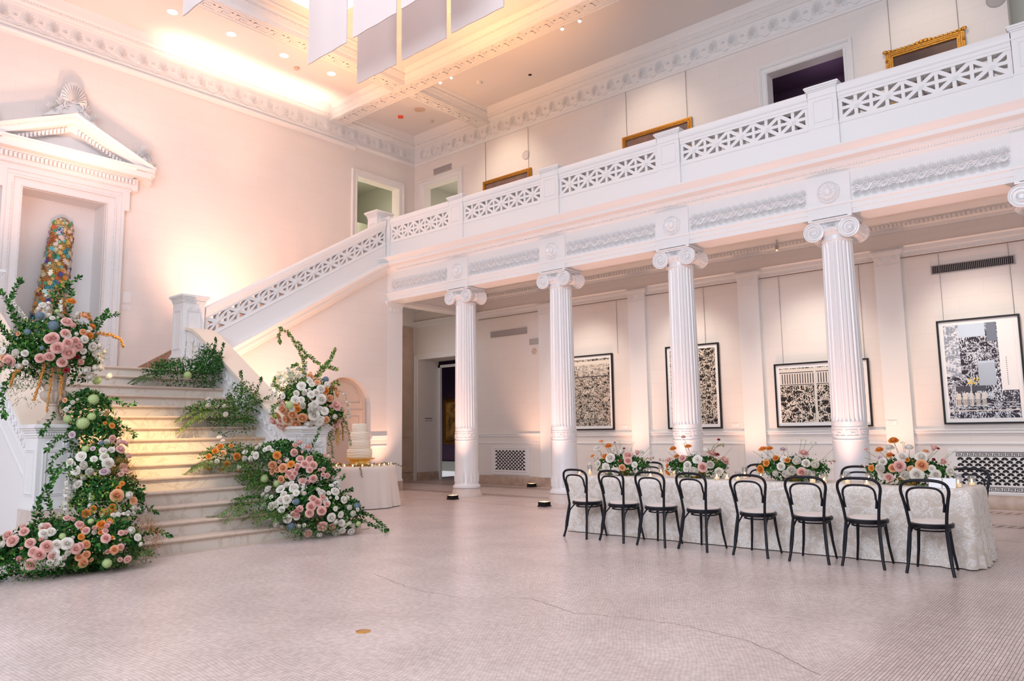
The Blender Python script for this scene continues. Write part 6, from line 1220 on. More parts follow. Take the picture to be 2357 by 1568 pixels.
'gar3':[('e',1.47,-6.6,1.17,0.108,0.8,-0.4,0.4),('o',1.54,-6.42,1.12,0.109,1,-0.2,0.1),('o',1.49,-6.54,1.02,0.108,0.8,-0.4,-0.4),('o',1.35,-6.55,0.94,0.068,0.5,-0.4,-0.8),('o',1.33,-6.57,1.26,0.095,0.5,-0.4,0.8),('e',1.48,-6.34,0.94,0.082,0.1,-0.8,-0.6),('o',1.38,-6.67,1.2,0.094,0.6,-0.6,0.6),('w',1.6,-6.32,1.18,0.089,0.4,-0.7,0.6),('w',1.67,-6.36,1.09,0.095,0.6,-0.8,0.2),('w',1.55,-6.38,0.97,0.082,0.3,-0.9,-0.4),('w',1.44,-6.67,1.06,0.081,0.8,-0.6,-0.2),('o',1.34,-6.74,1.13,0.094,0.6,-0.8,0.2),('w',1.2,-6.52,1.4,0.083,0.3,-0.3,0.9),('w',1.21,-6.47,1.35,0.069,0.3,-0.3,0.9),('w',1.38,-6.72,1.05,0.074,0.7,-0.7,-0.3),('o',1.18,-6.66,0.97,0.075,0.2,-0.6,-0.8),('o',1.39,-6.43,1.27,0.082,0.6,-0.3,0.8)],
'gar2':[('w',0.13,-6.16,2,0.109,0.3,-0.3,0.9),('w',0.42,-6.31,1.9,0.102,0.6,-0.5,0.6),('w',0.54,-6.11,1.89,0.09,0.8,-0.3,0.6),('w',0.57,-6.1,1.77,0.089,0.9,-0.3,-0.4),('w',0.23,-6.12,1.65,0.104,0.4,-0.3,-0.9)],
'gar1':[('g',-0.64,-6.17,2.47,0.182,0.9,-0.2,-0.3),('w',-0.7,-6.18,2.66,0.057,0.8,-0.2,0.5),('w',-0.65,-6.06,2.61,0.057,0.9,-0.1,0.4),('w',-0.78,-6.16,2.71,0.051,0.7,-0.2,0.7),('w',-0.94,-6.06,2.77,0.047,0.4,-0.2,0.9),('w',-0.73,-6.02,2.69,0.046,0.7,-0.1,0.7)],
'c1':[('w',5.6,-3,1.16,0.097,-0,-0.5,0.9),('w',5.9,-3.11,1.03,0.135,0.1,-0.9,0.5),('w',5.84,-3.13,0.91,0.135,0,-1,-0.1),('w',5.99,-3.13,0.86,0.112,0.2,-0.9,-0.3),('w',5.84,-2.96,1.13,0.092,0.1,-0.4,0.9),('w',5.97,-2.94,1.1,0.114,0.2,-0.3,0.9),('w',5.66,-3.07,0.95,0.096,-0.2,-1,0.2),('p',6.15,-3.05,1.06,0.134,0.3,-0.7,0.7),('p',6.22,-2.93,1.07,0.108,0.4,-0.2,0.9),('p',6.19,-3.11,1,0.111,0.3,-0.9,0.4),('e',6.11,-3.14,0.91,0.093,0.3,-1,-0.1),('e',5.67,-2.99,1.26,0.092,0.1,-0.4,0.9),('o',5.78,-2.97,1.19,0.103,0.1,-0.4,0.9),('o',5.77,-3.05,1.05,0.087,-0,-0.7,0.7),('o',5.53,-3.02,1.05,0.074,-0.2,-0.6,0.8),('w',6.28,-2.9,1.11,0.078,0.4,-0.2,0.9),('w',6.28,-3.09,0.95,0.092,0.4,-0.9,0.1),('r',6.02,-2.94,1.16,0.045,0.2,-0.3,0.9),('r',6.07,-3.13,1,0.045,0.2,-0.9,0.4),('r',5.88,-2.96,1.25,0.037,0.2,-0.3,0.9),('w',5.49,-3.03,0.93,0.093,-0.5,-0.8,-0)],
'c2':[('w',7.25,-3.11,1.03,0.134,0.2,-0.8,0.5),('w',7.28,-2.93,1.13,0.126,0.3,-0.3,0.9),('w',7.21,-3.14,0.89,0.144,0.2,-1,-0.2),('w',7.12,-3.14,0.96,0.104,0.1,-1,0.2),('p',7.02,-3.08,1.04,0.105,0,-0.8,0.6),('w',7.1,-3.15,0.91,0.083,0.1,-1,-0.1),('w',7.42,-3.1,0.97,0.123,0.4,-0.9,0.2),('p',7.33,-3.13,0.94,0.123,0.3,-1,0.1),('p',7.36,-2.92,1.09,0.125,0.4,-0.2,0.9),('o',7.04,-2.95,1.19,0.106,0.1,-0.4,0.9),('o',6.83,-2.98,1.16,0.09,-0,-0.4,0.9),('o',6.76,-3.01,0.86,0.107,-0.4,-0.7,-0.6),('p',6.77,-2.99,1.01,0.086,-0.3,-0.6,0.7),('p',7.52,-2.91,1.01,0.124,0.7,-0.1,0.7),('w',7.51,-3.05,0.89,0.102,0.5,-0.8,-0.3),('r',7.43,-2.91,1.09,0.073,0.4,-0.2,0.9),('p',6.98,-2.96,1.32,0.064,0.1,-0.4,0.9),('r',7.46,-2.91,1.28,0.052,0.3,-0.3,0.9),('o',6.88,-2.98,1.06,0.075,-0.1,-0.5,0.9),('w',7.14,-2.94,1.12,0.084,0.2,-0.3,0.9),('o',6.75,-3,0.94,0.075,-0.6,-0.8,0.1)],
'c3':[('w',8.54,-3.1,1.03,0.123,0.2,-0.8,0.5),('w',8.38,-3.09,1.05,0.096,0.1,-0.8,0.6),('w',8.36,-3.14,0.97,0.095,0.1,-1,0.2),('w',8.49,-3.15,0.93,0.132,0.2,-1,-0),('w',8.42,-3.14,0.89,0.114,0.1,-1,-0.2),('w',8.66,-3.11,0.9,0.112,0.3,-0.9,-0.1),('w',8.73,-3.06,0.99,0.112,0.4,-0.8,0.4),('w',8.46,-2.98,1.1,0.077,0.2,-0.5,0.9),('w',8.68,-2.92,1.23,0.086,0.3,-0.3,0.9),('l',8.32,-2.95,1.16,0.078,0.1,-0.4,0.9),('p',8.56,-2.93,1.11,0.115,0.3,-0.3,0.9),('p',8.6,-3.13,0.91,0.112,0.3,-1,-0.1),('w',8.64,-3.09,1.01,0.094,0.3,-0.8,0.4),('o',8.08,-2.97,1.16,0.119,-0.1,-0.4,0.9),('o',8.16,-3.08,1,0.097,-0.1,-0.9,0.4),('o',8.08,-3.07,0.93,0.098,-0.3,-1,0),('o',8.27,-3.06,1.06,0.077,-0,-0.7,0.7),('o',8.43,-3.11,1.04,0.067,0.1,-0.8,0.5),('o',8.16,-2.96,1.17,0.079,-0,-0.4,0.9),('w',8.29,-3.14,0.89,0.086,0,-1,-0.2)],
'c4':[('w',9.69,-3.09,1.09,0.113,0.1,-0.8,0.6),('w',9.53,-2.95,1.18,0.107,-0,-0.4,0.9),('w',9.47,-3.12,0.97,0.123,-0.1,-1,0.1),('w',9.87,-3.06,1.09,0.12,0.2,-0.7,0.6),('w',9.72,-3.15,0.91,0.12,0.1,-1,-0.1),('w',9.83,-3.14,0.92,0.136,0.2,-1,-0.1),('w',10,-3.09,0.92,0.101,0.4,-0.9,-0.1),('w',9.97,-3.1,0.98,0.085,0.3,-0.9,0.1),('w',9.73,-2.94,1.18,0.105,0.1,-0.4,0.9),('w',9.49,-3.09,1.04,0.088,-0.1,-0.9,0.4),('w',10.11,-2.99,0.95,0.093,0.8,-0.6,0),('w',9.47,-3.1,0.89,0.088,-0.1,-1,-0.3),('p',9.67,-3.14,1,0.121,0,-1,0.2),('e',9.88,-3.12,1.01,0.119,0.2,-0.9,0.3),('e',9.6,-3.14,0.98,0.087,-0,-1,0.1),('p',9.55,-3.12,0.88,0.096,-0.1,-1,-0.3),('p',9.96,-2.93,1.16,0.103,0.3,-0.3,0.9),('e',9.78,-3.14,0.97,0.086,0.1,-1,0.1),('p',10.05,-3.01,1.03,0.102,0.5,-0.7,0.5),('l',9.45,-3.04,1.08,0.08,-0.2,-0.7,0.6),('e',9.89,-2.93,1.15,0.078,0.3,-0.3,0.9),('o',9.43,-2.96,1.16,0.09,-0.1,-0.4,0.9),('o',9.58,-2.95,1.26,0.107,0,-0.4,0.9),('o',9.36,-3.06,0.97,0.08,-0.3,-0.9,0.1),('o',9.55,-3.03,1.11,0.071,-0.1,-0.7,0.8),('o',9.74,-3.11,1.07,0.052,0.1,-0.9,0.5),('p',9.29,-2.97,1.17,0.045,-0.2,-0.4,0.9),('r',9.59,-3.04,1.11,0.035,-0,-0.7,0.7),('r',9.98,-3.03,1.07,0.043,0.4,-0.7,0.6),('r',10.01,-2.93,1.18,0.043,0.3,-0.3,0.9)]}
ELL={'urn':[(1.4,-8.86,2.62,0.5,0.5,0.36),(1.45,-8.75,2.35,0.35,0.42,0.28),(1.35,-9.05,2.45,0.4,0.35,0.3)],'left':[(1.62,-8.52,1.8,0.3,0.3,0.25),(1.85,-8.5,1.45,0.33,0.33,0.3),(2.1,-8.52,1.05,0.36,0.36,0.35),(2.4,-8.5,0.68,0.42,0.42,0.4),(2.92,-8.72,0.24,0.42,0.42,0.36),(2.75,-9.15,0.22,0.5,0.55,0.4),(2.6,-9.75,0.18,0.45,0.35,0.3)],'right':[(1.42,-5.16,1.98,0.46,0.46,0.42),(1.5,-5.0,1.75,0.4,0.45,0.25)],'rlow':[(2.5,-5.82,0.38,0.58,0.62,0.44),(2.3,-5.75,0.85,0.45,0.48,0.36),(2.0,-6.0,1.12,0.35,0.38,0.25),(2.82,-5.45,0.26,0.28,0.33,0.3)],'gar3':[(1.25,-6.35,1.1,0.3,0.42,0.2),(1.55,-6.05,1.05,0.3,0.35,0.22)],'gar2':[(0.15,-5.95,1.82,0.45,0.55,0.18),(0.3,-5.65,1.95,0.3,0.25,0.35)],'gar1':[(-1.0,-6.05,2.52,0.38,0.62,0.24),(-1.0,-5.62,2.62,0.3,0.22,0.42)],'c1':[(5.99,-2.95,0.93,0.42,0.2,0.17)],'c2':[(7.16,-2.95,0.93,0.42,0.2,0.17)],'c3':[(8.42,-2.95,0.93,0.42,0.2,0.17)],'c4':[(9.7,-2.95,0.95,0.42,0.2,0.19)]}

def arrangement(key, name, label, cat, loc, grp=None):
    t = thing(name, label, cat, loc, grp)
    for (c, x, y, z, s, nx, ny, nz) in FL[key]:
        bloom(t, c, (x, y, z), s, (nx, ny, nz))
        if key in ('left', 'rlow', 'right', 'urn') and c in 'pweo' and random.random() < .75:     # smaller blooms tucked beside the big ones
            n = Vector((nx, ny, nz)).normalized(); u = n.orthogonal().normalized(); u.rotate(Matrix.Rotation(random.random()*6.28, 3, n))
            q = Vector((x, y, z))+u*s*random.uniform(.75, 1.0)-n*s*.10
            if q.z > s*.4: bloom(t, c if random.random() < .7 else 'w', q, s*random.uniform(.55, .85), n+u*.5)
    return t
for k_, nm, n_, L_ in (('urn', 0, 0, 0),): pass
def core_leaves(A, key, n, L=.055, sc=.86):
    E2 = [(a, b, c, d*sc, e*sc, f*sc) for a, b, c, d, e, f in ELL[key]]
    foliage(A, 'inner_foliage', E2, n, L, L*.36, ['leaf1', 'leaf1', 'leaf2'], 1.0, floor=key in ('left', 'rlow', 'gar1', 'gar2', 'gar3'))
def spray(A, key, n, cols, L=.02):
    foliage(A, 'small_blossoms', ELL[key], n, L, L*.45, cols, 1.08, floor=key in ('left', 'rlow', 'gar1', 'gar2', 'gar3'))
# urn and its arrangement
U0 = (1.425, -8.825, 1.601)
t = thing('garden_urn', 'fluted stone urn standing on the left pedestal under the flowers', 'urn', U0)
x, y, z = U0; mb = MB(); mb.box(x-.14, x+.14, y-.14, y+.14, z, z+.05); mb.lathe([(.12, .05), (.125, .07), (.09, .10), (.06, .16), (.055, .22), (.075, .24), (.06, .26)], U0, 28); mb.build('foot', 'urn', t)
mb = MB(); n = 24*4; v = []; prof = [(.06, .26, 0), (.10, .275, .8), (.150, .32, 1.5), (.165, .365, 1.6), (.150, .405, 1), (.105, .43, 0), (.108, .47, .8), (.118, .57, 1.2), (.135, .69, 1.2), (.155, .76, .2), (.18, .78, 0), (.18, .80, 0), (.14, .80, 0)]
for r_, h, f_ in prof:
    for k in range(n): a = 2*pi*k/n; rr = r_-.012*f_*(1-abs(sin(a*9))); v.append((x+rr*cos(a), y+rr*sin(a), z+h))
mb.add(v, [(i*n+k, i*n+(k+1) % n, (i+1)*n+(k+1) % n, (i+1)*n+k) for i in range(len(prof)-1) for k in range(n)]+[tuple(range(n))[::-1], tuple((len(prof)-1)*n+k for k in range(n))]); mb.build('bowl', 'urn', t, ang=40)
A = arrangement('urn', 'urn_arrangement', 'lush arrangement of blush and white roses spilling from the stone urn', 'flower arrangement', (1.42, -8.85, 2.35))
foliage(A, 'foliage', ELL['urn'], 2600, .052, .016, ['leaf1', 'leaf2', 'leaf1', 'leaf3'], 1.0, floor=False)
core_leaves(A, 'urn', 2400); spray(A, 'urn', 500, ['pet_w', 'pet_w', 'leaf4'])
foliage(A, 'feathery_greens', [(1.15, -9.25, 2.3, .22, .24, .35), (1.3, -9.1, 2.05, .12, .2, .22)], 1500, .05, .0035, ['leaf5', 'leaf3'], 1.1, floor=False, droop=.8)
V = Vector
B_ = [[(1.4, -8.9, 2.8), (1.4, -8.85, 3.15), (1.4, -8.75, 3.38), (1.4, -8.62, 3.50)], [(1.4, -8.8, 2.8), (1.42, -8.72, 3.05), (1.40, -8.70, 3.28), (1.4, -8.76, 3.40)], [(1.35, -8.8, 2.9), (1.4, -8.9, 3.2), (1.42, -8.86, 3.35)],
      [(1.3, -9.1, 2.7), (1.2, -9.3, 3.05), (1.15, -9.42, 3.25), (1.15, -9.55, 3.33)], [(1.3, -9.15, 2.7), (1.25, -9.32, 3.0), (1.2, -9.28, 3.25), (1.2, -9.22, 3.40)], [(1.3, -9.2, 2.6), (1.2, -9.45, 2.8), (1.2, -9.6, 3.05)], [(1.2, -9.2, 2.6), (1.2, -9.45, 2.9), (1.15, -9.5, 3.2)],
      [(1.5, -8.6, 2.75), (1.5, -8.42, 2.95), (1.5, -8.28, 3.02), (1.5, -8.18, 3.05)], [(1.5, -8.55, 2.7), (1.5, -8.4, 2.86), (1.5, -8.30, 3.08)], [(1.5, -9.2, 2.3), (1.55, -9.38, 2.1), (1.55, -9.42, 1.85), (1.55, -9.38, 1.7)], [(1.5, -9.2, 2.4), (1.55, -9.45, 2.25), (1.55, -9.5, 2.05)]]
for b in B_: branch(A, b, .062, .020, ('leaf1', 'leaf2'), .020)
spike(A, [(1.35, -9.0, 2.65), (1.3, -9.15, 2.9), (1.25, -9.3, 3.12)], .035, n=70); spike(A, [(1.45, -8.85, 2.75), (1.42, -8.82, 3.0), (1.42, -8.82, 3.18)], .045, n=70); spike(A, [(1.4, -8.95, 2.75), (1.38, -8.97, 2.95), (1.36, -8.98, 3.1)], .05, n=70); spike(A, [(1.5, -8.7, 2.75), (1.5, -8.66, 2.95), (1.5, -8.64, 3.05)], .04, n=50)
tassel(A, [(1.5, -8.55, 2.65), (1.52, -8.4, 2.78), (1.52, -8.25, 2.77), (1.52, -8.12, 2.72), (1.52, -8.07, 2.62)], .032, 'amber'); tassel(A, [(1.45, -8.7, 2.8), (1.45, -8.60, 3.02), (1.45, -8.5, 3.02), (1.46, -8.46, 2.9)], .034, 'amber')
tassel(A, [(1.6, -9.0, 2.35), (1.65, -9.05, 2.2), (1.65, -9.08, 2.05), (1.64, -9.12, 1.88)], .028, 'amber'); tassel(A, [(1.62, -8.85, 2.3), (1.66, -8.83, 2.15), (1.66, -8.84, 1.95)], .028, 'amber'); tassel(A, [(1.55, -9.2, 2.35), (1.6, -9.32, 2.2), (1.6, -9.36, 2.05)], .026, 'amber'); tassel(A, [(1.6, -8.92, 2.3), (1.66, -8.96, 2.05), (1.66, -8.98, 1.75)], .024, 'amber')
plume(A, (1.5, -8.45, 2.5), (.2, .18, .12), 260, 'leaf3', 'wispy_greens', .05, False)
# left cascade
A = arrangement('left', 'flower_cascade', 'flower cascade falling from the urn pedestal to a pink and white pile on the floor', 'flower arrangement', (2.6, -8.9, 0))
foliage(A, 'foliage', ELL['left'], 6500, .048, .016, ['leaf1', 'leaf2', 'leaf1', 'leaf3'], .93)
core_leaves(A, 'left', 6500, .06); spray(A, 'left', 1100, ['pet_w', 'pet_w', 'pet_e', 'pet_p'])
foliage(A, 'light_foliage', [(2.2, -8.55, .95, .3, .3, .35), (2.55, -8.65, .6, .35, .35, .3), (1.8, -8.45, 1.6, .2, .25, .2)], 900, .05, .012, ['leaf4', 'leaf2'], 1.1)
foliage(A, 'small_leaved_mound', [(3.02, -8.55, .10, .28, .32, .13), (3.05, -9.45, .12, .28, .38, .13)], 1500, .035, .006, ['leaf1', 'leaf2'], 1.1)
plume(A, (2.75, -9.95, .18), (.30, .26, .20), 1700, 'straw', 'dried_filler', .03); plume(A, (2.45, -8.42, .95), (.20, .20, .22), 1200, 'amber', 'rust_plume', .045); plume(A, (2.9, -8.28, .28), (.20, .18, .22), 900, 'rust', 'rust_greens', .045); plume(A, (1.95, -8.25, 1.35), (.2, .2, .2), 420, 'ochre', 'ochre_filler', .04)
for b in ([(1.75, -8.9, 1.75), (1.8, -9.0, 1.6), (1.8, -9.06, 1.5)], [(1.9, -8.75, 1.5), (1.95, -8.95, 1.42), (1.98, -9.05, 1.30)], [(1.9, -8.8, 1.3), (2.0, -8.98, 1.2), (2.0, -9.02, 1.05)], [(2.0, -8.7, 1.2), (2.1, -8.95, 1.1), (2.1, -9.02, .98)], [(1.7, -8.45, 1.9), (1.7, -8.25, 1.92), (1.7, -8.08, 1.84), (1.7, -7.98, 1.86)], [(1.6, -8.4, 1.7), (1.6, -8.12, 1.62), (1.7, -7.95, 1.45)],
          [(2.7, -9.1, .4), (2.6, -9.2, .75), (2.6, -9.15, 1.0), (2.6, -8.98, 1.10)], [(2.7, -9.2, .4), (2.6, -9.28, .7), (2.6, -9.22, .9)], [(2.7, -9.2, .35), (2.65, -9.32, .6), (2.65, -9.30, .78)], [(2.8, -8.4, .5), (2.7, -8.2, .60), (2.7, -8.08, .54)], [(2.9, -8.35, .3), (2.9, -8.15, .34), (2.95, -8.02, .28)]): branch(A, b, .06, .018, ('leaf1', 'leaf2'), .022)
spike(A, [(2.65, -9.05, .35), (2.6, -9.03, .7), (2.58, -9.02, 1.0)], .05, n=110); spike(A, [(2.7, -8.8, .4), (2.65, -8.78, .65), (2.6, -8.77, .82)], .045, n=80); spike(A, [(2.9, -8.75, .35), (2.9, -8.74, .5), (2.88, -8.74, .62)], .04, n=50, col='pet_g')
for d in ((1, .4, .1), (1, -.1, .1), (.9, .9, .2), (1, -.8, .1)): fern(A, (3.0, -8.75+.2*d[1], .15), d, .34)
# right pedestal arrangement
A = arrangement('right', 'pedestal_arrangement', 'tall arrangement of white and apricot roses with leafy branches on the right pedestal', 'flower arrangement', (1.42, -5.16, 1.57))
foliage(A, 'foliage', ELL['right'], 2400, .05, .015, ['leaf1', 'leaf2', 'leaf3', 'leaf4'], .96, floor=False)
core_leaves(A, 'right', 2400); spray(A, 'right', 500, ['pet_w', 'pet_w', 'pet_e'])
foliage(A, 'cream_blossom_sprays', [(1.35, -5.42, 2.22, .30, .28, .26)], 1100, .022, .010, ['pet_w', 'pet_g', 'leaf4'], 1.15, floor=False)
foliage(A, 'trailing_greens', [(1.5, -4.62, 1.62, .14, .16, .28), (1.55, -4.85, 1.35, .08, .10, .30)], 700, .05, .006, ['leaf3', 'leaf2'], 1.1, floor=False, droop=1)
for b in ([(1.4, -5.2, 2.3), (1.4, -5.22, 2.6), (1.4, -5.35, 2.85), (1.38, -5.5, 3.05), (1.35, -5.62, 3.12)], [(1.4, -5.62, 3.12), (1.38, -5.68, 3.0), (1.38, -5.66, 2.9)], [(1.4, -5.2, 2.4), (1.4, -5.35, 2.55), (1.4, -5.42, 2.52)], [(1.4, -5.25, 2.65), (1.4, -5.12, 2.70), (1.4, -4.98, 2.62), (1.4, -4.93, 2.6)], [(1.4, -5.35, 2.95), (1.4, -5.28, 2.85), (1.4, -5.15, 2.72)],
          [(1.45, -5.05, 2.3), (1.42, -4.92, 2.5), (1.4, -4.72, 2.65), (1.4, -4.62, 2.85)], [(1.42, -4.9, 2.5), (1.4, -4.75, 2.55), (1.4, -4.58, 2.52)], [(1.45, -5.0, 2.35), (1.45, -4.88, 2.48), (1.45, -4.78, 2.62)], [(1.5, -4.85, 2.1), (1.5, -4.68, 2.28), (1.5, -4.60, 2.26)], [(1.4, -5.6, 1.95), (1.4, -5.76, 1.85), (1.4, -5.72, 1.72)], [(1.4, -5.5, 2.1), (1.4, -5.72, 2.2), (1.4, -5.74, 2.3)]): branch(A, b, .058, .019, ('leaf2', 'leaf3', 'leaf4'), .017)
spike(A, [(1.4, -5.4, 2.2), (1.38, -5.45, 2.4), (1.36, -5.5, 2.5)], .05, n=80); spike(A, [(1.4, -5.2, 2.3), (1.4, -5.18, 2.5), (1.4, -5.17, 2.62)], .04, n=60)
branch(A, [(1.5, -4.75, 2.15), (1.5, -4.5, 2.12), (1.5, -4.42, 1.95), (1.5, -4.39, 1.75)], .03, .006, ('leaf3',), .03, 'thin_stem', .002)
tassel(A, [(1.6, -4.85, 1.85), (1.65, -4.76, 1.65), (1.65, -4.72, 1.45), (1.65, -4.71, 1.25)], .04, 'ochre'); tassel(A, [(1.55, -4.65, 1.75), (1.6, -4.58, 1.55), (1.6, -4.57, 1.32)], .022, 'amber'); tassel(A, [(1.45, -4.85, 2.15), (1.5, -4.68, 2.2), (1.5, -4.60, 2.1)], .035, 'amber')
branch(A, [(1.5, -4.7, 1.7), (1.55, -4.52, 1.65), (1.55, -4.42, 1.45), (1.55, -4.38, 1.25)], .05, .008, ('leaf3', 'leaf2'), .02); branch(A, [(1.6, -4.9, 1.5), (1.68, -4.85, 1.25), (1.68, -4.82, 1.0)], .045, .010, ('leaf2',), .018)
# right lower cascade
A = arrangement('rlow', 'flower_cascade', 'flower cascade of white, blush and apricot blooms at the right foot of the stairs', 'flower arrangement', (2.5, -5.7, 0))
foliage(A, 'foliage', ELL['rlow'], 4200, .048, .016, ['leaf1', 'leaf2', 'leaf1', 'leaf3'], .93)
core_leaves(A, 'rlow', 4800, .06); spray(A, 'rlow', 900, ['pet_w', 'pet_w', 'pet_p'])
foliage(A, 'small_leaved_mound', [(2.55, -6.35, .30, .35, .35, .25), (2.9, -6.0, .10, .3, .4, .12), (1.9, -6.4, .95, .3, .3, .12)], 1500, .036, .009, ['leaf1', 'leaf2', 'leaf3'], 1.1)
for b in ([(2.6, -5.55, .6), (2.6, -5.45, .78), (2.6, -5.38, .90)], [(2.6, -5.5, .6), (2.6, -5.36, .75), (2.6, -5.28, .82)], [(2.6, -5.45, .5), (2.6, -5.28, .58), (2.6, -5.14, .60)], [(2.5, -5.5, .6), (2.5, -5.40, .85)], [(2.6, -5.45, .45), (2.6, -5.3, .50), (2.6, -5.2, .50)], [(2.9, -5.2, .3), (3.05, -5.1, .22), (3.15, -5.02, .12), (3.22, -4.97, .05)], [(3.0, -5.3, .2), (3.2, -5.15, .10), (3.3, -5.05, .04)], [(2.2, -5.6, 1.2), (2.2, -5.5, 1.4), (2.2, -5.45, 1.5)]): branch(A, b, .055, .019, ('leaf1', 'leaf2'), .020)
plume(A, (2.1, -6.2, 1.1), (.25, .25, .15), 700, 'leaf5', 'grey_filler', .04); plume(A, (2.2, -5.7, 1.22), (.22, .22, .15), 500, 'leaf5', 'silver_sprays', .06); spike(A, [(2.6, -6.0, .85), (2.7, -6.05, .7), (2.75, -6.1, .6)], .06, n=70); spike(A, [(2.7, -5.5, .75), (2.8, -5.5, .6)], .07, n=50)
for d in ((.3, -1, .1), (-.3, -1, .2), (.8, -.8, .1)): fern(A, (2.5, -6.3, .4), d, .5)
# stair garlands
A = arrangement('gar3', 'stair_garland', 'orange and white blooms with ferns on the middle steps by the right parapet', 'flower arrangement', (1.3, -6.1, .9))
foliage(A, 'foliage', ELL['gar3'], 1500, .05, .013, ['leaf1', 'leaf2', 'leaf3'], 1.1)
for d, L in (((.2, -1, .15), .55), ((-.2, -1, .2), .6), ((.5, -1, .0), .45), ((.9, -.5, 0), .4), ((.9, -.2, 0), .4)): fern(A, (1.3, -6.5, 1.08), d, L)
plume(A, (1.15, -6.1, 1.3), (.2, .35, .12), 700, 'ochre', 'ochre_plume', .05)
for x, y, z, sx, sy in ((1.6, -6.15, .78, .3, .25), (1.9, -6.2, .64, .25, .25)): foliage(A, 'trailing_greens', [(x, y, z, sx, sy, .12)], 600, .04, .008, ['leaf2', 'leaf3'], 1.1)
A = arrangement('gar2', 'stair_garland', 'green fern and olive leaf garland with small white roses halfway up the right parapet', 'flower arrangement', (.2, -5.9, 1.6))
foliage(A, 'foliage', ELL['gar2']+[(.35, -5.85, 1.62, .35, .35, .2)], 2600, .050, .012, ['leaf1', 'leaf2', 'leaf3'], 1.12)
for d, L in (((.1, -1, .05), .75), ((.4, -1, .05), .65), ((-.1, -1, .15), .6), ((.8, -1, 0), .5), ((1, -.3, .0), .45)): fern(A, (.2, -6.15, 1.85), d, L, ('leaf3', 'leaf4', 'leaf2'))
for b in ([(.1, -5.6, 2.0), (.1, -5.56, 2.25), (.1, -5.6, 2.5)], [(.3, -5.55, 2.0), (.35, -5.42, 2.2), (.35, -5.36, 2.38)], [(.4, -5.5, 1.95), (.5, -5.32, 2.05), (.5, -5.18, 2.1)], [(.4, -5.4, 1.9), (.55, -5.2, 1.92), (.6, -5.12, 1.95)]): branch(A, b, .055, .016, ('leaf1', 'leaf3'), .018)
A = arrangement('gar1', 'stair_garland', 'dark green leafy garland with one pale hydrangea below the newel post', 'flower arrangement', (-1.0, -6.0, 2.3))
foliage(A, 'foliage', ELL['gar1'], 3200, .052, .012, ['leaf1', 'leaf1', 'leaf2'], 1.1)
for d, L in (((.2, -1, .05), .6), ((.5, -1, 0), .5), ((-.1, -1, .1), .6), ((1, -.2, 0), .3)): fern(A, (-1.0, -6.4, 2.5), d, L, ('leaf1', 'leaf2'))
for b in ([(-1.0, -5.6, 2.8), (-1.0, -5.5, 3.05), (-1.0, -5.5, 3.18)], [(-.9, -5.5, 2.7), (-.9, -5.42, 2.95), (-.9, -5.40, 3.08)], [(-1.1, -5.7, 2.7), (-1.1, -5.62, 2.95)]): branch(A, b, .05, .017, ('leaf1', 'leaf2'), .014)
for y in (-5.82, -5.70, -5.95): spike(A, [(-1.2, y, 2.75), (-1.2, y, 2.95), (-1.2, y+.01, 3.12)], .03, n=40)
A = thing('stair_garland', 'low bank of plain greenery on the lower steps left of the right cascade', 'flower arrangement', (2.2, -6.5, .3))
foliage(A, 'foliage', [(2.15, -6.45, .48, .28, .32, .12), (1.75, -6.2, .76, .25, .25, .12)], 1300, .042, .010, ['leaf1', 'leaf2', 'leaf3'], 1.05)
for d, L in (((.1, -1, .05), .6), ((.4, -1, 0), .55), ((.8, -.9, 0), .4)): fern(A, (2.2, -6.6, .5), d, L)
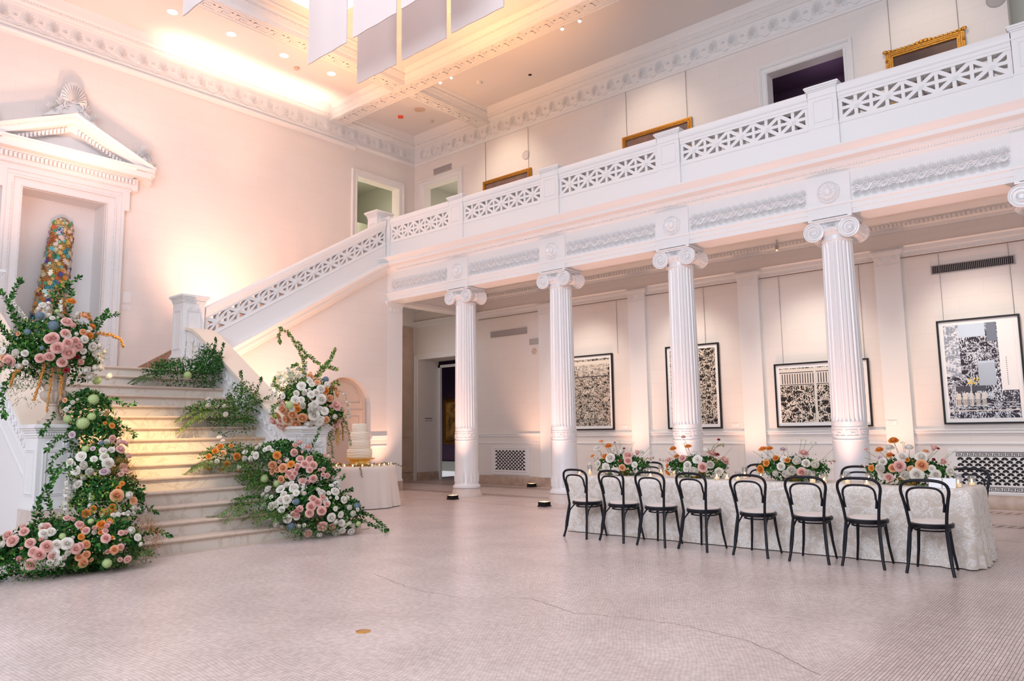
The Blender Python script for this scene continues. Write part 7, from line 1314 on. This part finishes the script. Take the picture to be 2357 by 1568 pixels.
# table centrepieces
for i, (k, x, lab) in enumerate((('c1', 5.99, 'low arrangement of white and pink roses nearest the second column'), ('c2', 7.16, 'low arrangement of white and orange blooms in front of the third column'), ('c3', 8.42, 'low arrangement heavy with white roses between the third and fourth columns'), ('c4', 9.70, 'largest low arrangement of roses at the right end of the table'))):
    A = arrangement(k, 'centrepiece', lab, 'centrepiece', (x, -2.95, ZT), 'table centrepieces'); c = Vector((x, -2.95, ZT+.05))
    mb = MB(); mb.lathe([(.06, 0), (.09, .02), (.11, .07), (.10, .08)], (x, -2.95, ZT+.001), 20); mb.build('bowl', 'goldm', A)
    foliage(A, 'foliage', [(x, -2.95, ZT+.13, .40, .17, .14)], 1900, .042, .013, ['leaf1', 'leaf2', 'leaf1'], 1.08, floor=False)
    foliage(A, 'filler', [(x, -2.95, ZT+.18, .42, .17, .15)], 260, .022, .008, ['pet_e', 'pet_w', 'straw', 'rust'], 1.2, floor=False)
    mb = MB()
    for (cc, bx, by, bz, s, *_n) in FL[k]:
        if bz > ZT+.30 or abs(bx-x) > .42: mb.tube([c+Vector(((bx-x)*.4, 0, .05)), Vector((bx*.7+x*.3, by, bz-.10)), Vector((bx, by, bz-.01))], .0025, 4)
    for q in range(3):
        sg = (-1) ** q; mb.tube([c+Vector((sg*.2, 0, .1)), c+Vector((sg*.34, random.uniform(-.1, .1), .2)), c+Vector((sg*random.uniform(.40, .5), random.uniform(-.1, .1), random.uniform(.2, .36)))], .002, 4)
    mb.build('stems', 'leaf3', A)
    for q, (dx, dz) in enumerate(((-.55, .17), (.5, .2), (.38, .38))):
        if (k, q) in (('c2', 0), ('c1', 1), ('c3', 1), ('c2', 2)): branch(A, [c+Vector((dx*.4, 0, .12)), c+Vector((dx*.7, 0, dz*.9)), c+Vector((dx, 0, dz))], .035, .007, ('rust', 'leaf3'), .02)
    for q in range(3):
        p = c+Vector((random.uniform(-.3, .3), 0, random.uniform(.36, .46))); mb = MB(); mb.tube([c+Vector(((p.x-x)*.4, 0, .1)), p], .002, 4, 1)
        for s_ in range(14): d = rnd3(); mb.add([p, p+d*.03+rnd3()*.004, p+d*.03+rnd3()*.004], [(0, 1, 2)], 0)
        mb.build('seed_head', ['pet_g', 'leaf3'], A, ang=180)
# greenery round the cake
t = thing('cake_garland', 'garland of leaves and small orange blooms round the foot of the cake', 'garland', (CX, CY, .786))
for i in range(9):
    a = -pi*.9+pi*1.15*i/8; p = V((CX+.50*cos(a), CY+.50*sin(a), .81)); tt = V((-sin(a), cos(a), 0))
    branch(t, [p-tt*.10, p+V((0, 0, .03)), p+tt*.12+V((cos(a)*.08, sin(a)*.08, .0))], .04, .010, ('leaf3', 'rust', 'leaf2'), .02)
for i in range(16):
    a = -pi*.95+pi*1.3*i/15; bloom(t, random.choice('eowp'), (CX+.47*cos(a), CY+.47*sin(a), .83), .05, (cos(a), sin(a), .8), 'garden_flower')
branch(t, [(CX+.42, CY+.45, .83), (CX+.52, CY+.56, .80), (CX+.60, CY+.66, .72)], .035, .009, ('leaf3', 'rust'), .018)
branch(t, [(CX+.50, CY-.36, .82), (CX+.60, CY-.44, .76), (CX+.68, CY-.46, .62)], .035, .009, ('leaf3', 'rust'), .018)
